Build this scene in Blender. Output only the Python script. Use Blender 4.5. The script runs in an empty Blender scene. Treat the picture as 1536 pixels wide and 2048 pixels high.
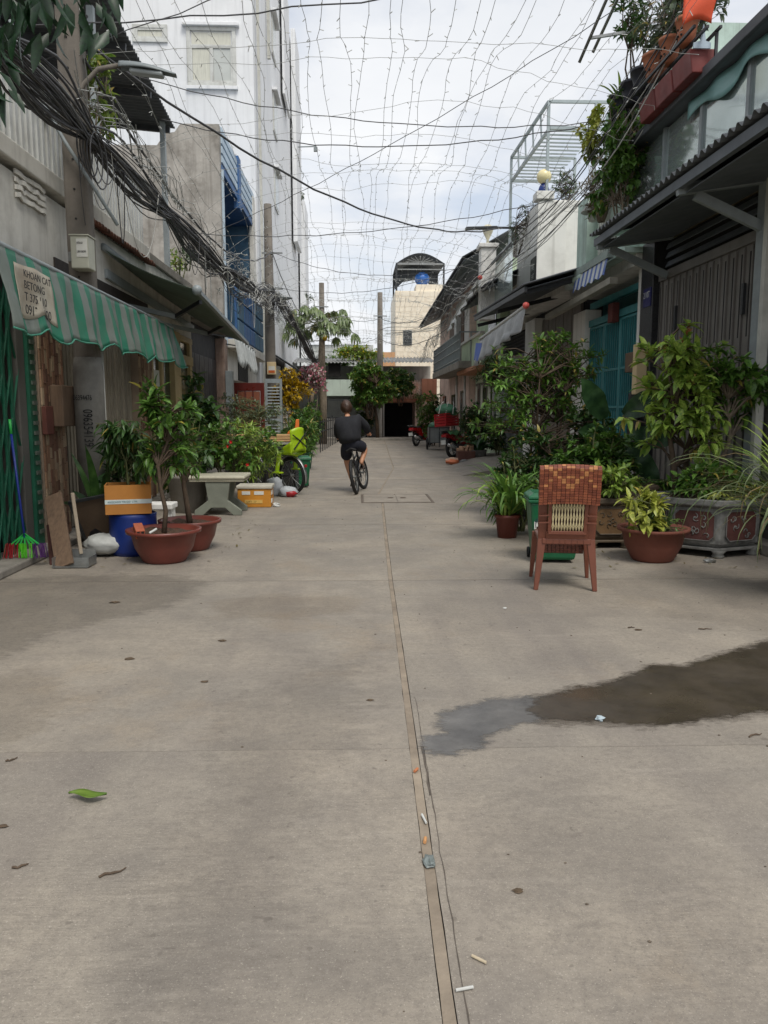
import bpy, bmesh, math, random
from mathutils import Vector, Matrix, noise as mnoise
R = math.radians
random.seed(7)
scene = bpy.context.scene
COL = scene.collection

# ------------------------------------------------------------------ camera
F, CX, CY, EYE = 1540.0, 768.0, 1024.0, 1.5          # focal length in photo pixels, eye height
PITCH, YAW = R(7.4728), R(2.0649)
cam_d = bpy.data.cameras.new('camera'); cam = bpy.data.objects.new('camera', cam_d); COL.objects.link(cam)
cam.location = (0, 0, EYE); cam.rotation_euler = (R(90) - PITCH, 0, -YAW)
cam_d.sensor_fit = 'VERTICAL'; cam_d.sensor_height = 36; cam_d.lens = 36 * F / 2048
cam_d.clip_start = 0.05; cam_d.clip_end = 2000
scene.camera = cam

# ------------------------------------------------------------------ sky, sun, exposure
SUN_EL, SUN_AZ = R(58), R(160)                        # behind the viewer, a little to the right
world = bpy.data.worlds.new('World'); scene.world = world; world.use_nodes = True
wn, wl_ = world.node_tree.nodes, world.node_tree.links
wn.clear()
w_out = wn.new('ShaderNodeOutputWorld'); w_bg = wn.new('ShaderNodeBackground')
w_sky = wn.new('ShaderNodeTexSky'); w_sky.sky_type = 'NISHITA'; w_sky.sun_disc = False
w_sky.sun_elevation = SUN_EL; w_sky.sun_rotation = SUN_AZ; w_sky.air_density = 1.0; w_sky.dust_density = 2.5
w_tc = wn.new('ShaderNodeTexCoord'); w_sep = wn.new('ShaderNodeSeparateXYZ')
wl_.new(w_tc.outputs['Generated'], w_sep.inputs[0])
def wmath(op, a, b):
    n = wn.new('ShaderNodeMath'); n.operation = op
    for i, q in enumerate((a, b)):
        if hasattr(q, 'links'): wl_.new(q, n.inputs[i])
        else: n.inputs[i].default_value = q
    return n.outputs[0]
w_z = wmath('ADD', wmath('MAXIMUM', w_sep.outputs[2], 0.0), 0.22)
w_cmb = wn.new('ShaderNodeCombineXYZ')
wl_.new(wmath('DIVIDE', w_sep.outputs[0], w_z), w_cmb.inputs[0]); wl_.new(wmath('DIVIDE', w_sep.outputs[1], w_z), w_cmb.inputs[1])
def wnoise(scale, detail, off):
    mp = wn.new('ShaderNodeMapping'); mp.inputs['Location'].default_value = off
    wl_.new(w_cmb.outputs[0], mp.inputs[0])
    n = wn.new('ShaderNodeTexNoise'); n.inputs['Scale'].default_value = scale; n.inputs['Detail'].default_value = detail
    n.inputs['Roughness'].default_value = 0.55
    wl_.new(mp.outputs[0], n.inputs['Vector']); return n.outputs['Fac']
def wramp(fac, stops):
    r = wn.new('ShaderNodeValToRGB'); e = r.color_ramp.elements
    while len(e) < len(stops): e.new(0.5)
    for el, (p, c) in zip(e, stops): el.position = p; el.color = (*c, 1)
    wl_.new(fac, r.inputs[0]); return r.outputs[0]
def wmix(f, a, b):
    m = wn.new('ShaderNodeMix'); m.data_type = 'RGBA'
    if hasattr(f, 'links'): wl_.new(f, m.inputs[0])
    else: m.inputs[0].default_value = f
    for s, q in ((m.inputs[6], a), (m.inputs[7], b)):
        if hasattr(q, 'links'): wl_.new(q, s)
        else: s.default_value = (*q, 1)
    return m.outputs[2]
w_cloud = wmix(wnoise(1.3, 7, (3.1, 7.7, 0)), (3.9, 4.15, 4.6), (7.0, 7.0, 6.95))
w_mask = wramp(wnoise(1.5, 8, (0.4, 2.2, 0)), [(0.36, (0.50,) * 3), (0.56, (1.0,) * 3)])
wl_.new(wmix(w_mask, w_sky.outputs[0], w_cloud), w_bg.inputs[0])
w_bg.inputs[1].default_value = 0.10
wl_.new(w_bg.outputs[0], w_out.inputs[0])

sun_d = bpy.data.lights.new('sun', 'SUN'); sun = bpy.data.objects.new('sun', sun_d); COL.objects.link(sun)
sun_d.energy = 1.5; sun_d.angle = R(22); sun_d.color = (1.0, 0.955, 0.88)
_sd = Vector((math.sin(SUN_AZ) * math.cos(SUN_EL), math.cos(SUN_AZ) * math.cos(SUN_EL), math.sin(SUN_EL)))
sun.rotation_euler = _sd.to_track_quat('Z', 'Y').to_euler(); sun.location = (0, 0, 30)

scene.view_settings.view_transform = 'Standard'; scene.view_settings.look = 'None'
scene.view_settings.exposure = 0.74; scene.view_settings.gamma = 1.0; scene.view_settings.use_curve_mapping = False
scene.render.resolution_x, scene.render.resolution_y = 768, 1024

# ------------------------------------------------------------------ where things stand (photo survey -> metres)
_f = Vector((math.sin(YAW) * math.cos(PITCH), math.cos(YAW) * math.cos(PITCH), -math.sin(PITCH)))
_r = Vector((math.cos(YAW), -math.sin(YAW), 0)); _u = _r.cross(_f); _o = Vector((0, 0, EYE))
def _ray(px, py): return _f * F + _r * (px - CX) - _u * (py - CY)
def at(px, py, Y): q = _ray(px, py); return _o + q * (Y / q.y)         # a point at distance Y down the street
def gd(px, py, Z=0.0): q = _ray(px, py); return _o + q * ((Z - EYE) / q.z)   # a point on the ground
def wl(px, py, X): q = _ray(px, py); return _o + q * (X / q.x)         # a point on a wall plane

# ------------------------------------------------------------------ materials
def S(r, g, b):
    f = lambda c: (c / 255 / 12.92) if c <= 10 else ((c / 255 + 0.055) / 1.055) ** 2.4
    return (f(r), f(g), f(b))
MATS = {}
class NT:
    def __init__(s, m):
        s.n, s.l = m.node_tree.nodes, m.node_tree.links
        s.bsdf = s.n['Principled BSDF']; s.out = s.n['Material Output']
        tc = s.n.new('ShaderNodeTexCoord'); oi = s.n.new('ShaderNodeObjectInfo')
        ad = s.n.new('ShaderNodeVectorMath'); ad.operation = 'ADD'
        sc = s.n.new('ShaderNodeVectorMath'); sc.operation = 'SCALE'; sc.inputs[3].default_value = 37.0
        cm = s.n.new('ShaderNodeCombineXYZ')
        for i in range(3): s.l.new(oi.outputs['Random'], cm.inputs[i])
        s.l.new(cm.outputs[0], sc.inputs[0]); s.l.new(tc.outputs['Object'], ad.inputs[0]); s.l.new(sc.outputs[0], ad.inputs[1])
        s.co = ad.outputs[0]; s.raw = tc.outputs['Object']; s.rnd = oi.outputs['Random']
    def noise(s, scale, detail=4, stretch=None, rough=0.55, raw=False):
        n = s.n.new('ShaderNodeTexNoise'); n.inputs['Scale'].default_value = scale
        n.inputs['Detail'].default_value = detail; n.inputs['Roughness'].default_value = rough
        v = s.raw if raw else s.co
        if stretch:
            mp = s.n.new('ShaderNodeMapping'); mp.inputs['Scale'].default_value = stretch
            s.l.new(v, mp.inputs[0]); v = mp.outputs[0]
        s.l.new(v, n.inputs['Vector']); return n.outputs['Fac']
    def ramp(s, fac, p0, p1, c0=(0, 0, 0), c1=(1, 1, 1)):
        r = s.n.new('ShaderNodeValToRGB'); e = r.color_ramp.elements
        e[0].position, e[1].position = p0, p1; e[0].color, e[1].color = (*c0, 1), (*c1, 1)
        s.l.new(fac, r.inputs[0]); return r.outputs[0]
    def mix(s, f, a, b, mode='MIX'):
        m = s.n.new('ShaderNodeMix'); m.data_type = 'RGBA'; m.blend_type = mode
        if hasattr(f, 'links'): s.l.new(f, m.inputs[0])
        else: m.inputs[0].default_value = f
        for k, q in ((m.inputs[6], a), (m.inputs[7], b)):
            if hasattr(q, 'links'): s.l.new(q, k)
            else: k.default_value = (*q, 1)
        return m.outputs[2]
    def bump(s, fac, strength, dist=0.01):
        b = s.n.new('ShaderNodeBump'); b.inputs['Strength'].default_value = strength; b.inputs['Distance'].default_value = dist
        s.l.new(fac, b.inputs['Height']); s.l.new(b.outputs[0], s.bsdf.inputs['Normal'])
def new_mat(name):
    m = bpy.data.materials.new(name); m.use_nodes = True; return m
def mat(name, col, rough=0.7, var=0.18, scale=5.0, dirt=0.0, dcol=None, dscale=1.6, streak=0.0, bump=0.15, bscale=60, metal=0.0, rndv=0.0, stretch=None):
    """painted / cast / plastic surface: base colour with tone drift, blotchy dirt, rain streaks, fine relief"""
    if name in MATS: return MATS[name]
    m = new_mat(name); t = NT(m); c = Vector(col)
    col_s = t.mix(t.ramp(t.noise(scale, 5, stretch), 0.3, 0.72), tuple(c * (1 - var)), tuple(min(1, q) for q in c * (1 + var)))
    if rndv:
        mr = t.n.new('ShaderNodeMapRange'); mr.inputs[3].default_value = 1 - rndv; mr.inputs[4].default_value = 1 + rndv
        t.l.new(t.rnd, mr.inputs[0]); vm = t.n.new('ShaderNodeVectorMath'); vm.operation = 'SCALE'
        t.l.new(col_s, vm.inputs[0]); t.l.new(mr.outputs[0], vm.inputs[3]); col_s = vm.outputs[0]
    dc = dcol or tuple(c * 0.35)
    if dirt:
        f = t.ramp(t.noise(dscale, 9, rough=0.68), 0.46, 0.70, (0, 0, 0), (dirt,) * 3); col_s = t.mix(f, col_s, dc)
    if streak:
        f = t.ramp(t.noise(1.0, 7, (7.0, 7.0, 0.35)), 0.50, 0.74, (0, 0, 0), (streak,) * 3); col_s = t.mix(f, col_s, dc)
    t.l.new(col_s, t.bsdf.inputs['Base Color'])
    rr = t.ramp(t.noise(scale * 2.3, 5), 0.25, 0.8, (max(0, rough - .12),) * 3, (min(1, rough + .1),) * 3)
    t.l.new(rr, t.bsdf.inputs['Roughness']); t.bsdf.inputs['Metallic'].default_value = metal
    if bump: t.bump(t.noise(bscale, 4), bump, 0.006)
    MATS[name] = m; return m
def leafmat(name, c0, c1, scale=9.0, rough=0.42, trans=0.30, rndv=0.22):
    if name in MATS: return MATS[name]
    m = new_mat(name); t = NT(m)
    col = t.mix(t.ramp(t.noise(scale, 3), 0.34, 0.68), c0, c1)
    mr = t.n.new('ShaderNodeMapRange'); mr.inputs[3].default_value = 1 - rndv; mr.inputs[4].default_value = 1 + rndv
    t.l.new(t.rnd, mr.inputs[0]); vm = t.n.new('ShaderNodeVectorMath'); vm.operation = 'SCALE'
    t.l.new(col, vm.inputs[0]); t.l.new(mr.outputs[0], vm.inputs[3]); col = vm.outputs[0]
    t.l.new(col, t.bsdf.inputs['Base Color']); t.bsdf.inputs['Roughness'].default_value = rough
    tr = t.n.new('ShaderNodeBsdfTranslucent'); t.l.new(col, tr.inputs[0])
    ms = t.n.new('ShaderNodeMixShader'); ms.inputs[0].default_value = trans
    t.l.new(t.bsdf.outputs[0], ms.inputs[1]); t.l.new(tr.outputs[0], ms.inputs[2]); t.l.new(ms.outputs[0], t.out.inputs[0])
    MATS[name] = m; return m

# ------------------------------------------------------------------ mesh building
class MB:
    """collects shapes in world (or thing-local) metres; build() links them as ONE mesh object"""
    def __init__(s): s.v = []; s.f = []
    def add(s, vs, fs):
        o = len(s.v); s.v += [tuple(q) for q in vs]; s.f += [tuple(o + i for i in q) for q in fs]; return s
    def box(s, x0, x1, y0, y1, z0, z1):
        x0, x1 = sorted((x0, x1)); y0, y1 = sorted((y0, y1)); z0, z1 = sorted((z0, z1))
        return s.add([(x0, y0, z0), (x1, y0, z0), (x1, y1, z0), (x0, y1, z0), (x0, y0, z1), (x1, y0, z1), (x1, y1, z1), (x0, y1, z1)],
                     [(0, 3, 2, 1), (4, 5, 6, 7), (0, 1, 5, 4), (1, 2, 6, 5), (2, 3, 7, 6), (3, 0, 4, 7)])
    def obox(s, c, size, rot=None):
        rot = rot or Matrix.Identity(3); c = Vector(c); h = Vector(size) / 2
        vs = [c + rot @ Vector((a * h.x, b * h.y, d * h.z)) for d in (-1, 1) for a, b in ((-1, -1), (1, -1), (1, 1), (-1, 1))]
        return s.add(vs, [(0, 3, 2, 1), (4, 5, 6, 7), (0, 1, 5, 4), (1, 2, 6, 5), (2, 3, 7, 6), (3, 0, 4, 7)])
    def bar(s, p, q, w, h=None, up=(0, 0, 1)):
        h = h or w; p, q = Vector(p), Vector(q); d = (q - p)
        if d.length < 1e-6: return s
        z = d.normalized(); x = Vector(up).cross(z)
        if x.length < 1e-4: x = Vector((1, 0, 0)).cross(z)
        if x.length < 1e-4: x = Vector((0, 1, 0)).cross(z)
        x.normalize(); y = z.cross(x)
        return s.obox((p + q) / 2, (w, h, d.length), Matrix((x, y, z)).transposed())
    def tube(s, pts, r, n=6, cap=True):
        pts = [Vector(p) for p in pts]; k = len(pts)
        rs = r if isinstance(r, (list, tuple)) else [r] * k
        o = len(s.v); t0 = (pts[1] - pts[0]).normalized()
        a = t0.cross(Vector((0, 0, 1)))
        if a.length < 1e-3: a = t0.cross(Vector((1, 0, 0)))
        a.normalize()
        for i in range(k):
            t = (pts[min(i + 1, k - 1)] - pts[max(i - 1, 0)])
            t = t.normalized() if t.length > 1e-9 else t0
            a = (a - t * a.dot(t))
            a = a.normalized() if a.length > 1e-6 else t.orthogonal().normalized()
            b = t.cross(a)
            for j in range(n):
                w = 2 * math.pi * j / n
                s.v.append(tuple(pts[i] + (a * math.cos(w) + b * math.sin(w)) * rs[i]))
        for i in range(k - 1):
            for j in range(n):
                s.f.append((o + i * n + j, o + i * n + (j + 1) % n, o + (i + 1) * n + (j + 1) % n, o + (i + 1) * n + j))
        if cap: s.f.append(tuple(o + j for j in reversed(range(n)))); s.f.append(tuple(o + (k - 1) * n + j for j in range(n)))
        return s
    def lathe(s, prof, c=(0, 0, 0), n=28, rx=1.0, ry=1.0, close=False):
        o = len(s.v); k = len(prof)
        for r, z in prof:
            for j in range(n):
                w = 2 * math.pi * (j + 0.5) / n
                s.v.append((c[0] + r * rx * math.cos(w), c[1] + r * ry * math.sin(w), c[2] + z))
        for i in range(k - 1):
            for j in range(n):
                s.f.append((o + i * n + j, o + i * n + (j + 1) % n, o + (i + 1) * n + (j + 1) % n, o + (i + 1) * n + j))
        if prof[0][0] > 1e-4: s.f.append(tuple(o + j for j in reversed(range(n))))
        if prof[-1][0] > 1e-4: s.f.append(tuple(o + (k - 1) * n + j for j in range(n)))
        return s
    def sheet(s, fn, nu, nv, th=0.0):
        """a surface fn(u, v) -> point; th gives it a real thickness along -normal"""
        P = [[Vector(fn(i / nu, j / nv)) for j in range(nv + 1)] for i in range(nu + 1)]
        o = len(s.v); W = nv + 1
        s.v += [tuple(P[i][j]) for i in range(nu + 1) for j in range(W)]
        top = [(o + i * W + j, o + (i + 1) * W + j, o + (i + 1) * W + j + 1, o + i * W + j + 1) for i in range(nu) for j in range(nv)]
        s.f += top
        if th:
            o2 = len(s.v)
            for i in range(nu + 1):
                for j in range(W):
                    du = P[min(i + 1, nu)][j] - P[max(i - 1, 0)][j]; dv = P[i][min(j + 1, nv)] - P[i][max(j - 1, 0)]
                    nn = du.cross(dv); nn = nn.normalized() if nn.length > 1e-9 else Vector((0, 0, 1))
                    s.v.append(tuple(P[i][j] - nn * th))
            d = o2 - o
            s.f += [tuple(q + d for q in reversed(f)) for f in top]
            rim = [(i * W) for i in range(nu + 1)] + [nu * W + j for j in range(1, W)] + [i * W + nv for i in range(nu - 1, -1, -1)] + [j for j in range(nv - 1, 0, -1)]
            for a, b in zip(rim, rim[1:] + rim[:1]): s.f.append((o + b, o + a, o2 + a, o2 + b))
        return s
    def prism(s, pts, vec):
        """extrude a flat polygon (list of 3-D points) along vec"""
        n = len(pts); vec = Vector(vec); a = [Vector(p) for p in pts]
        return s.add(a + [p + vec for p in a], [tuple(reversed(range(n))), tuple(range(n, 2 * n))] + [(i, (i + 1) % n, n + (i + 1) % n, n + i) for i in range(n)])
    def ball(s, c, r, nu=12, nv=8, sq=(1, 1, 1), jit=0.0, seed=0):
        rnd = random.Random(seed); c = Vector(c); vs = [c + Vector((0, 0, r * sq[2]))]; fs = []
        for i in range(1, nv):
            a = math.pi * i / nv
            for j in range(nu):
                b = 2 * math.pi * j / nu; q = 1 + rnd.uniform(-jit, jit)
                vs.append(c + Vector((math.sin(a) * math.cos(b) * sq[0], math.sin(a) * math.sin(b) * sq[1], math.cos(a) * sq[2])) * (r * q))
        vs.append(c - Vector((0, 0, r * sq[2]))); L = len(vs) - 1
        for j in range(nu): fs.append((0, 1 + j, 1 + (j + 1) % nu))
        for i in range(nv - 2):
            for j in range(nu):
                a = 1 + i * nu + j; b = 1 + i * nu + (j + 1) % nu; fs.append((a, a + nu, b + nu, b))
        for j in range(nu): fs.append((L, 1 + (nv - 2) * nu + (j + 1) % nu, 1 + (nv - 2) * nu + j))
        return s.add(vs, fs)
    def torus(s, c, Rr, r, axis='Y', n=32, m=8, rot=None):
        c = Vector(c); vs = []; fs = []
        for i in range(n):
            a = 2 * math.pi * i / n
            for j in range(m):
                b = 2 * math.pi * j / m; q = Rr + r * math.cos(b); h = r * math.sin(b)
                p = Vector((q * math.cos(a), h, q * math.sin(a))) if axis == 'Y' else (Vector((q * math.cos(a), q * math.sin(a), h)) if axis == 'Z' else Vector((h, q * math.cos(a), q * math.sin(a))))
                vs.append(c + (rot @ p if rot else p))
        for i in range(n):
            for j in range(m): fs.append((i * m + j, ((i + 1) % n) * m + j, ((i + 1) % n) * m + (j + 1) % m, i * m + (j + 1) % m))
        return s.add(vs, fs)
    def build(s, name, material, parent=None, smooth=False, bevel=0.0, kind=None, label=None):
        off = OFF.get(parent, Vector((0, 0, 0)))
        me = bpy.data.meshes.new(name); me.from_pydata([(x - off.x, y - off.y, z - off.z) for x, y, z in s.v], [], s.f)
        me.materials.append(material)
        if smooth:
            me.polygons.foreach_set('use_smooth', [True] * len(me.polygons))
        me.update()
        o = bpy.data.objects.new(name, me); COL.objects.link(o)
        if parent is not None: o.parent = parent; OFF[o] = off
        if bevel:
            b = o.modifiers.new('bevel', 'BEVEL'); b.width = bevel; b.segments = 2; b.limit_method = 'ANGLE'; b.angle_limit = R(40)
        if smooth == 'auto' or (smooth and bevel):
            pass
        if kind: o['kind'] = kind
        if label: o['label'] = label
        return o
OFF = {}
def tag(o, label, cat, group=None):
    o['label'] = label; o['category'] = cat
    if group: o['group'] = group
    return o
def thing(name, label, cat, loc=(0, 0, 0), group=None):
    o = bpy.data.objects.new(name, None); COL.objects.link(o); o.location = loc; o.empty_display_size = 0.1
    OFF[o] = Vector(loc); return tag(o, label, cat, group)
def inst(name, mesh, parent, M, material=None):
    """another object on shared mesh data; M is its matrix in world metres"""
    o = bpy.data.objects.new(name, mesh); COL.objects.link(o)
    off = OFF.get(parent, Vector((0, 0, 0)))
    if parent is not None: o.parent = parent; OFF[o] = off
    o.matrix_local = Matrix.Translation(-off) @ M
    return o
def mesh_of(mb, name, material, smooth=False):
    me = bpy.data.meshes.new(name); me.from_pydata(mb.v, [], mb.f); me.materials.append(material)
    if smooth: me.polygons.foreach_set('use_smooth', [True] * len(me.polygons))
    me.update(); return me
def frame(d, up=(0, 0, 1)):
    """matrix whose X axis runs along d and whose Z axis leans to up"""
    x = Vector(d).normalized(); z = Vector(up) - x * Vector(up).dot(x)
    z = z.normalized() if z.length > 1e-4 else x.orthogonal().normalized()
    return Matrix((x, z.cross(x), z)).transposed()
def text(name, body, size, origin, xdir, ydir, material, parent, depth=0.001, align='LEFT', sx=1.0):
    """flat printed lettering as a thin mesh lying in the plane (xdir, ydir)"""
    cu = bpy.data.curves.new(name, 'FONT'); cu.body = body; cu.size = size; cu.extrude = depth; cu.align_x = align; cu.resolution_u = 3
    tmp = bpy.data.objects.new(name + '_tmp', cu); COL.objects.link(tmp)
    dg = bpy.context.evaluated_depsgraph_get(); me = bpy.data.meshes.new_from_object(tmp.evaluated_get(dg))
    bpy.data.objects.remove(tmp); bpy.data.curves.remove(cu)
    x = Vector(xdir).normalized(); y = Vector(ydir).normalized(); z = x.cross(y)
    M = Matrix.Translation(Vector(origin)) @ Matrix((x * sx, y, z)).transposed().to_4x4()
    off = OFF.get(parent, Vector((0, 0, 0)))
    me.transform(Matrix.Translation(-off) @ M); me.materials.clear(); me.materials.append(material); me.name = name
    o = bpy.data.objects.new(name, me); COL.objects.link(o); o.parent = parent; OFF[o] = off; return o
def fbm(x, y=0.0, z=0.0): return mnoise.fractal(Vector((x, y, z)), 1.0, 2.0, 4)
def catenary(p, q, sag, n=12):
    p, q = Vector(p), Vector(q); out = []
    for i in range(n + 1):
        t = i / n; v = p.lerp(q, t); v.z -= sag * 4 * t * (1 - t); out.append(v)
    return out
# ================================================================== GROUND
def concrete_road():
    m = new_mat('road_concrete'); t = NT(m)
    base = t.mix(t.ramp(t.noise(0.55, 6, raw=True), 0.32, 0.68), S(134, 128, 118), S(158, 148, 133))
    base = t.mix(t.ramp(t.noise(2.3, 9, rough=0.66), 0.40, 0.66, (0, 0, 0), (0.55,) * 3), base, S(112, 106, 99))
    # tyre and mop wear running with the street, brushed marks across it
    base = t.mix(t.ramp(t.noise(1.0, 6, (2.4, 0.16, 1)), 0.50, 0.70, (0, 0, 0), (0.45,) * 3), base, S(110, 103, 98))
    base = t.mix(t.ramp(t.noise(1.0, 7, (1.2, 16.0, 1)), 0.58, 0.70, (0, 0, 0), (0.30,) * 3), base, S(158, 150, 138))
    base = t.mix(t.ramp(t.noise(11.0, 6, rough=0.75), 0.60, 0.72, (0, 0, 0), (0.40,) * 3), base, S(108, 101, 94))
    base = t.mix(t.ramp(t.noise(5.0, 3), 0.70, 0.74, (0, 0, 0), (0.45,) * 3), base, S(112, 104, 96))      # drip spots
    base = t.mix(t.ramp(t.noise(0.9, 8, rough=0.7), 0.57, 0.70, (0, 0, 0), (0.40,) * 3), base, S(146, 130, 108))  # ochre dust
    base = t.mix(t.ramp(t.noise(90.0, 3, rough=0.8), 0.55, 0.75, (0, 0, 0), (0.35,) * 3), base, S(184, 176, 165))
    base = t.mix(t.ramp(t.noise(34.0, 7, rough=0.78), 0.44, 0.66, (0, 0, 0), (0.5,) * 3), base, S(108, 101, 93))
    base = t.mix(t.ramp(t.noise(170.0, 3, rough=0.8), 0.56, 0.66, (0, 0, 0), (0.5,) * 3), base, S(90, 84, 77))
    base = t.mix(t.ramp(t.noise(140.0, 2, (1, 1.2, 1), rough=0.8), 0.62, 0.70, (0, 0, 0), (0.5,) * 3), base, S(196, 188, 174))
    base = t.mix(t.ramp(t.noise(16.0, 2), 0.70, 0.74, (0, 0, 0), (0.5,) * 3), base, S(96, 89, 81))
    base = t.mix(t.ramp(t.noise(0.42, 9, rough=0.72, raw=True), 0.52, 0.68, (0, 0, 0), (0.38,) * 3), base, S(116, 109, 102))
    t.l.new(base, t.bsdf.inputs['Base Color'])
    t.l.new(t.ramp(t.noise(3.0, 6), 0.3, 0.7, (0.62,) * 3, (0.9,) * 3), t.bsdf.inputs['Roughness'])
    h = t.mix(0.5, t.noise(55, 6, rough=0.7), t.noise(1.0, 6, (5, 60, 1)))
    h = t.mix(t.ramp(t.noise(1.7, 4), 0.45, 0.62, (0.15,) * 3, (0.8,) * 3), (0.5, 0.5, 0.5), h)
    t.bump(h, 1.0, 0.010)
    return m
M_ROAD = concrete_road()
M_JOINT = mat('joint_grout', S(142, 130, 114), 0.9, 0.2, 9, dirt=0.5, dcol=S(88, 76, 66), bump=0.5)
M_DARKCON = mat('joint_dark', S(60, 56, 50), 0.9, 0.3, 8, bump=0.3)
M_SOILG = mat('packed_ground', S(120, 112, 100), 0.9, 0.2, 2, dirt=0.4, bump=0.3)
M_CONC = mat('grey_concrete', S(142, 137, 128), 0.85, 0.2, 3, dirt=0.6, dcol=S(80, 76, 70), streak=0.35, bump=0.4)

g = MB(); g.box(-160, 160, -120, 240, -0.9, -0.05); o = g.build('ground', M_SOILG); o['kind'] = 'structure'
road = MB().box(-3.62, 4.72, -4.0, 39.6, -0.05, -0.022).build('road', M_DARKCON); road['kind'] = 'structure'
# the joint that runs down the middle of the street
mh0, mh1 = gd(725, 1006), gd(845, 990)
CL = [(-4.0, 0.19), (1.7, 0.225), (4.0, 0.262), (6.75, 0.302), (10, 0.37), (12.62, 0.43)]
p_a, p_b, p_c = gd(757, 988), gd(787, 936), gd(770, 885)
CL2 = CL + [(p_a.y, p_a.x), (p_b.y, p_b.x), (p_c.y, p_c.x), (39.6, p_c.x + .03)]
def cx(y):
    for (a, x0), (b, x1) in zip(CL2, CL2[1:]):
        if a <= y <= b: return x0 + (x1 - x0) * (y - a) / (b - a)
    return CL2[-1][1]
JY = [-4.0, -0.2, 3.28, 6.74, 10.15, 13.25, 16.9, 20.6, 24.6, 28.3, 32.0, 35.8, 39.6]
for k, (a, b) in enumerate(zip(JY, JY[1:])):
    gap = 0.007; ga = .0015 if abs(a - 3.28) < .1 else gap; gb = .0015 if abs(b - 3.28) < .1 else gap
    for side in (-1, 1):
        n = 26; inner = []; 
        for i in range(n + 1):
            y = a + ga + (b - a - ga - gb) * i / n
            w = 0.019 if side < 0 else 0.020
            if y > 13: w *= 0.8
            inner.append((cx(y) + side * (w + 0.003 * fbm(y * 9, side)), y))
        slant = lambda x: -0.012 * x            # the cross joints are not quite square to the street
        xo = -3.62 if side < 0 else 4.72
        pts = [(x, y) for x, y in inner]
        m_ = 30
        end = [(pts[-1][0] + (xo - pts[-1][0]) * i / m_, b - gb) for i in range(1, m_ + 1)]
        sta = [(xo + (pts[0][0] - xo) * i / m_, a + ga) for i in range(0, m_)]
        poly = []
        for x, y in pts + end + sta: 
            poly.append(Vector((x, y - slant(x) * -1 + 0.004 * fbm(x * 6, y * 6, 3), -0.02)))
        if side > 0: poly.reverse()
        dz = 0.0015 * random.uniform(-1, 1)
        MB().prism(poly, (0, 0, 0.02 + dz * 0.4)).build('concrete_slab', M_ROAD, road)
# filled gutter strip, thin crack beside it
def strip(a, b, w0, w1, name, m, z, off=0.0, wob=0.002):
    n = int((b - a) * 10) + 2
    L = []; Rr = []
    for i in range(n + 1):
        y = a + (b - a) * i / n; c = cx(y) + off
        L.append((c + w0 + wob * fbm(y * 7, 1), y, z)); Rr.append((c + w1 + wob * fbm(y * 8, 5), y, z))
    mb = MB(); mb.add(L + Rr, [(i, n + 1 + i, n + 2 + i, i + 1) for i in range(n)]); return mb.build(name, m, road)
strip(-4, 12.6, -0.017, 0.017, 'joint_filler', M_JOINT, -0.003)
strip(13.5, 39.5, -0.013, 0.013, 'joint_filler', M_JOINT, -0.003)
def concrete_patch(): return mat('crack_dark', S(84, 76, 68), 0.95, 0.3, 12)
def crack(pts, w, name='crack'):
    mb = MB(); n = len(pts); L = []; Q = []
    for i, (x, y) in enumerate(pts):
        ww = w * (0.5 + abs(fbm(i * 0.7, w * 90)) * 1.6)
        L.append((x - ww, y, 0.0024)); Q.append((x + ww, y, 0.0024))
    mb.add(L + Q, [(i, n + i, n + i + 1, i + 1) for i in range(n - 1)]); return mb.build(name, concrete_patch(), road)
crack([(cx(y * 0.06) + 0.046 + 0.007 * fbm(y * 0.5, 2), y * 0.06) for y in range(24, 66)], 0.0014)
crack([(cx(y * 0.05) + 0.042 + 0.006 * fbm(y * 0.6, 8), y * 0.05) for y in range(57, 67)], 0.004)
# hatch in the road
M_HATCH = mat('hatch_concrete', S(140, 132, 121), 0.85, 0.16, 5, dirt=0.5, bump=0.4)
hx0, hx1, hy0, hy1 = mh0.x - 0.02, mh1.x + 0.1, mh0.y, mh1.y + 0.1
hatch = thing('drain_hatch', 'rectangular concrete drain hatch let into the middle of the road', 'hatch', ((hx0 + hx1) / 2, (hy0 + hy1) / 2, 0))
fr = MB()
for a in ((hx0, hx1, hy0, hy0 + .04), (hx0, hx1, hy1 - .04, hy1), (hx0, hx0 + .04, hy0 + .04, hy1 - .04), (hx1 - .04, hx1, hy0 + .04, hy1 - .04)): fr.box(*a, 0.001, 0.006)
fr.build('frame', mat('hatch_iron', S(96, 86, 76), 0.8, 0.3, 8), hatch)
w3 = (hx1 - hx0 - .1) / 2
for i in range(2): MB().box(hx0 + .05 + i * (w3 + .01), hx0 + .05 + i * (w3 + .01) + w3 - .01, hy0 + .055, hy1 - .055, 0.001, 0.009).build('lid', M_HATCH, hatch, bevel=0.003)
for i in (0.42, 0.6): MB().torus((hx0 + (hx1 - hx0) * i, (hy0 + hy1) / 2, 0.012), 0.045, 0.007, 'Z', 14, 5).build('lifting_ring', mat('hatch_iron', (0, 0, 0)), hatch)

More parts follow.
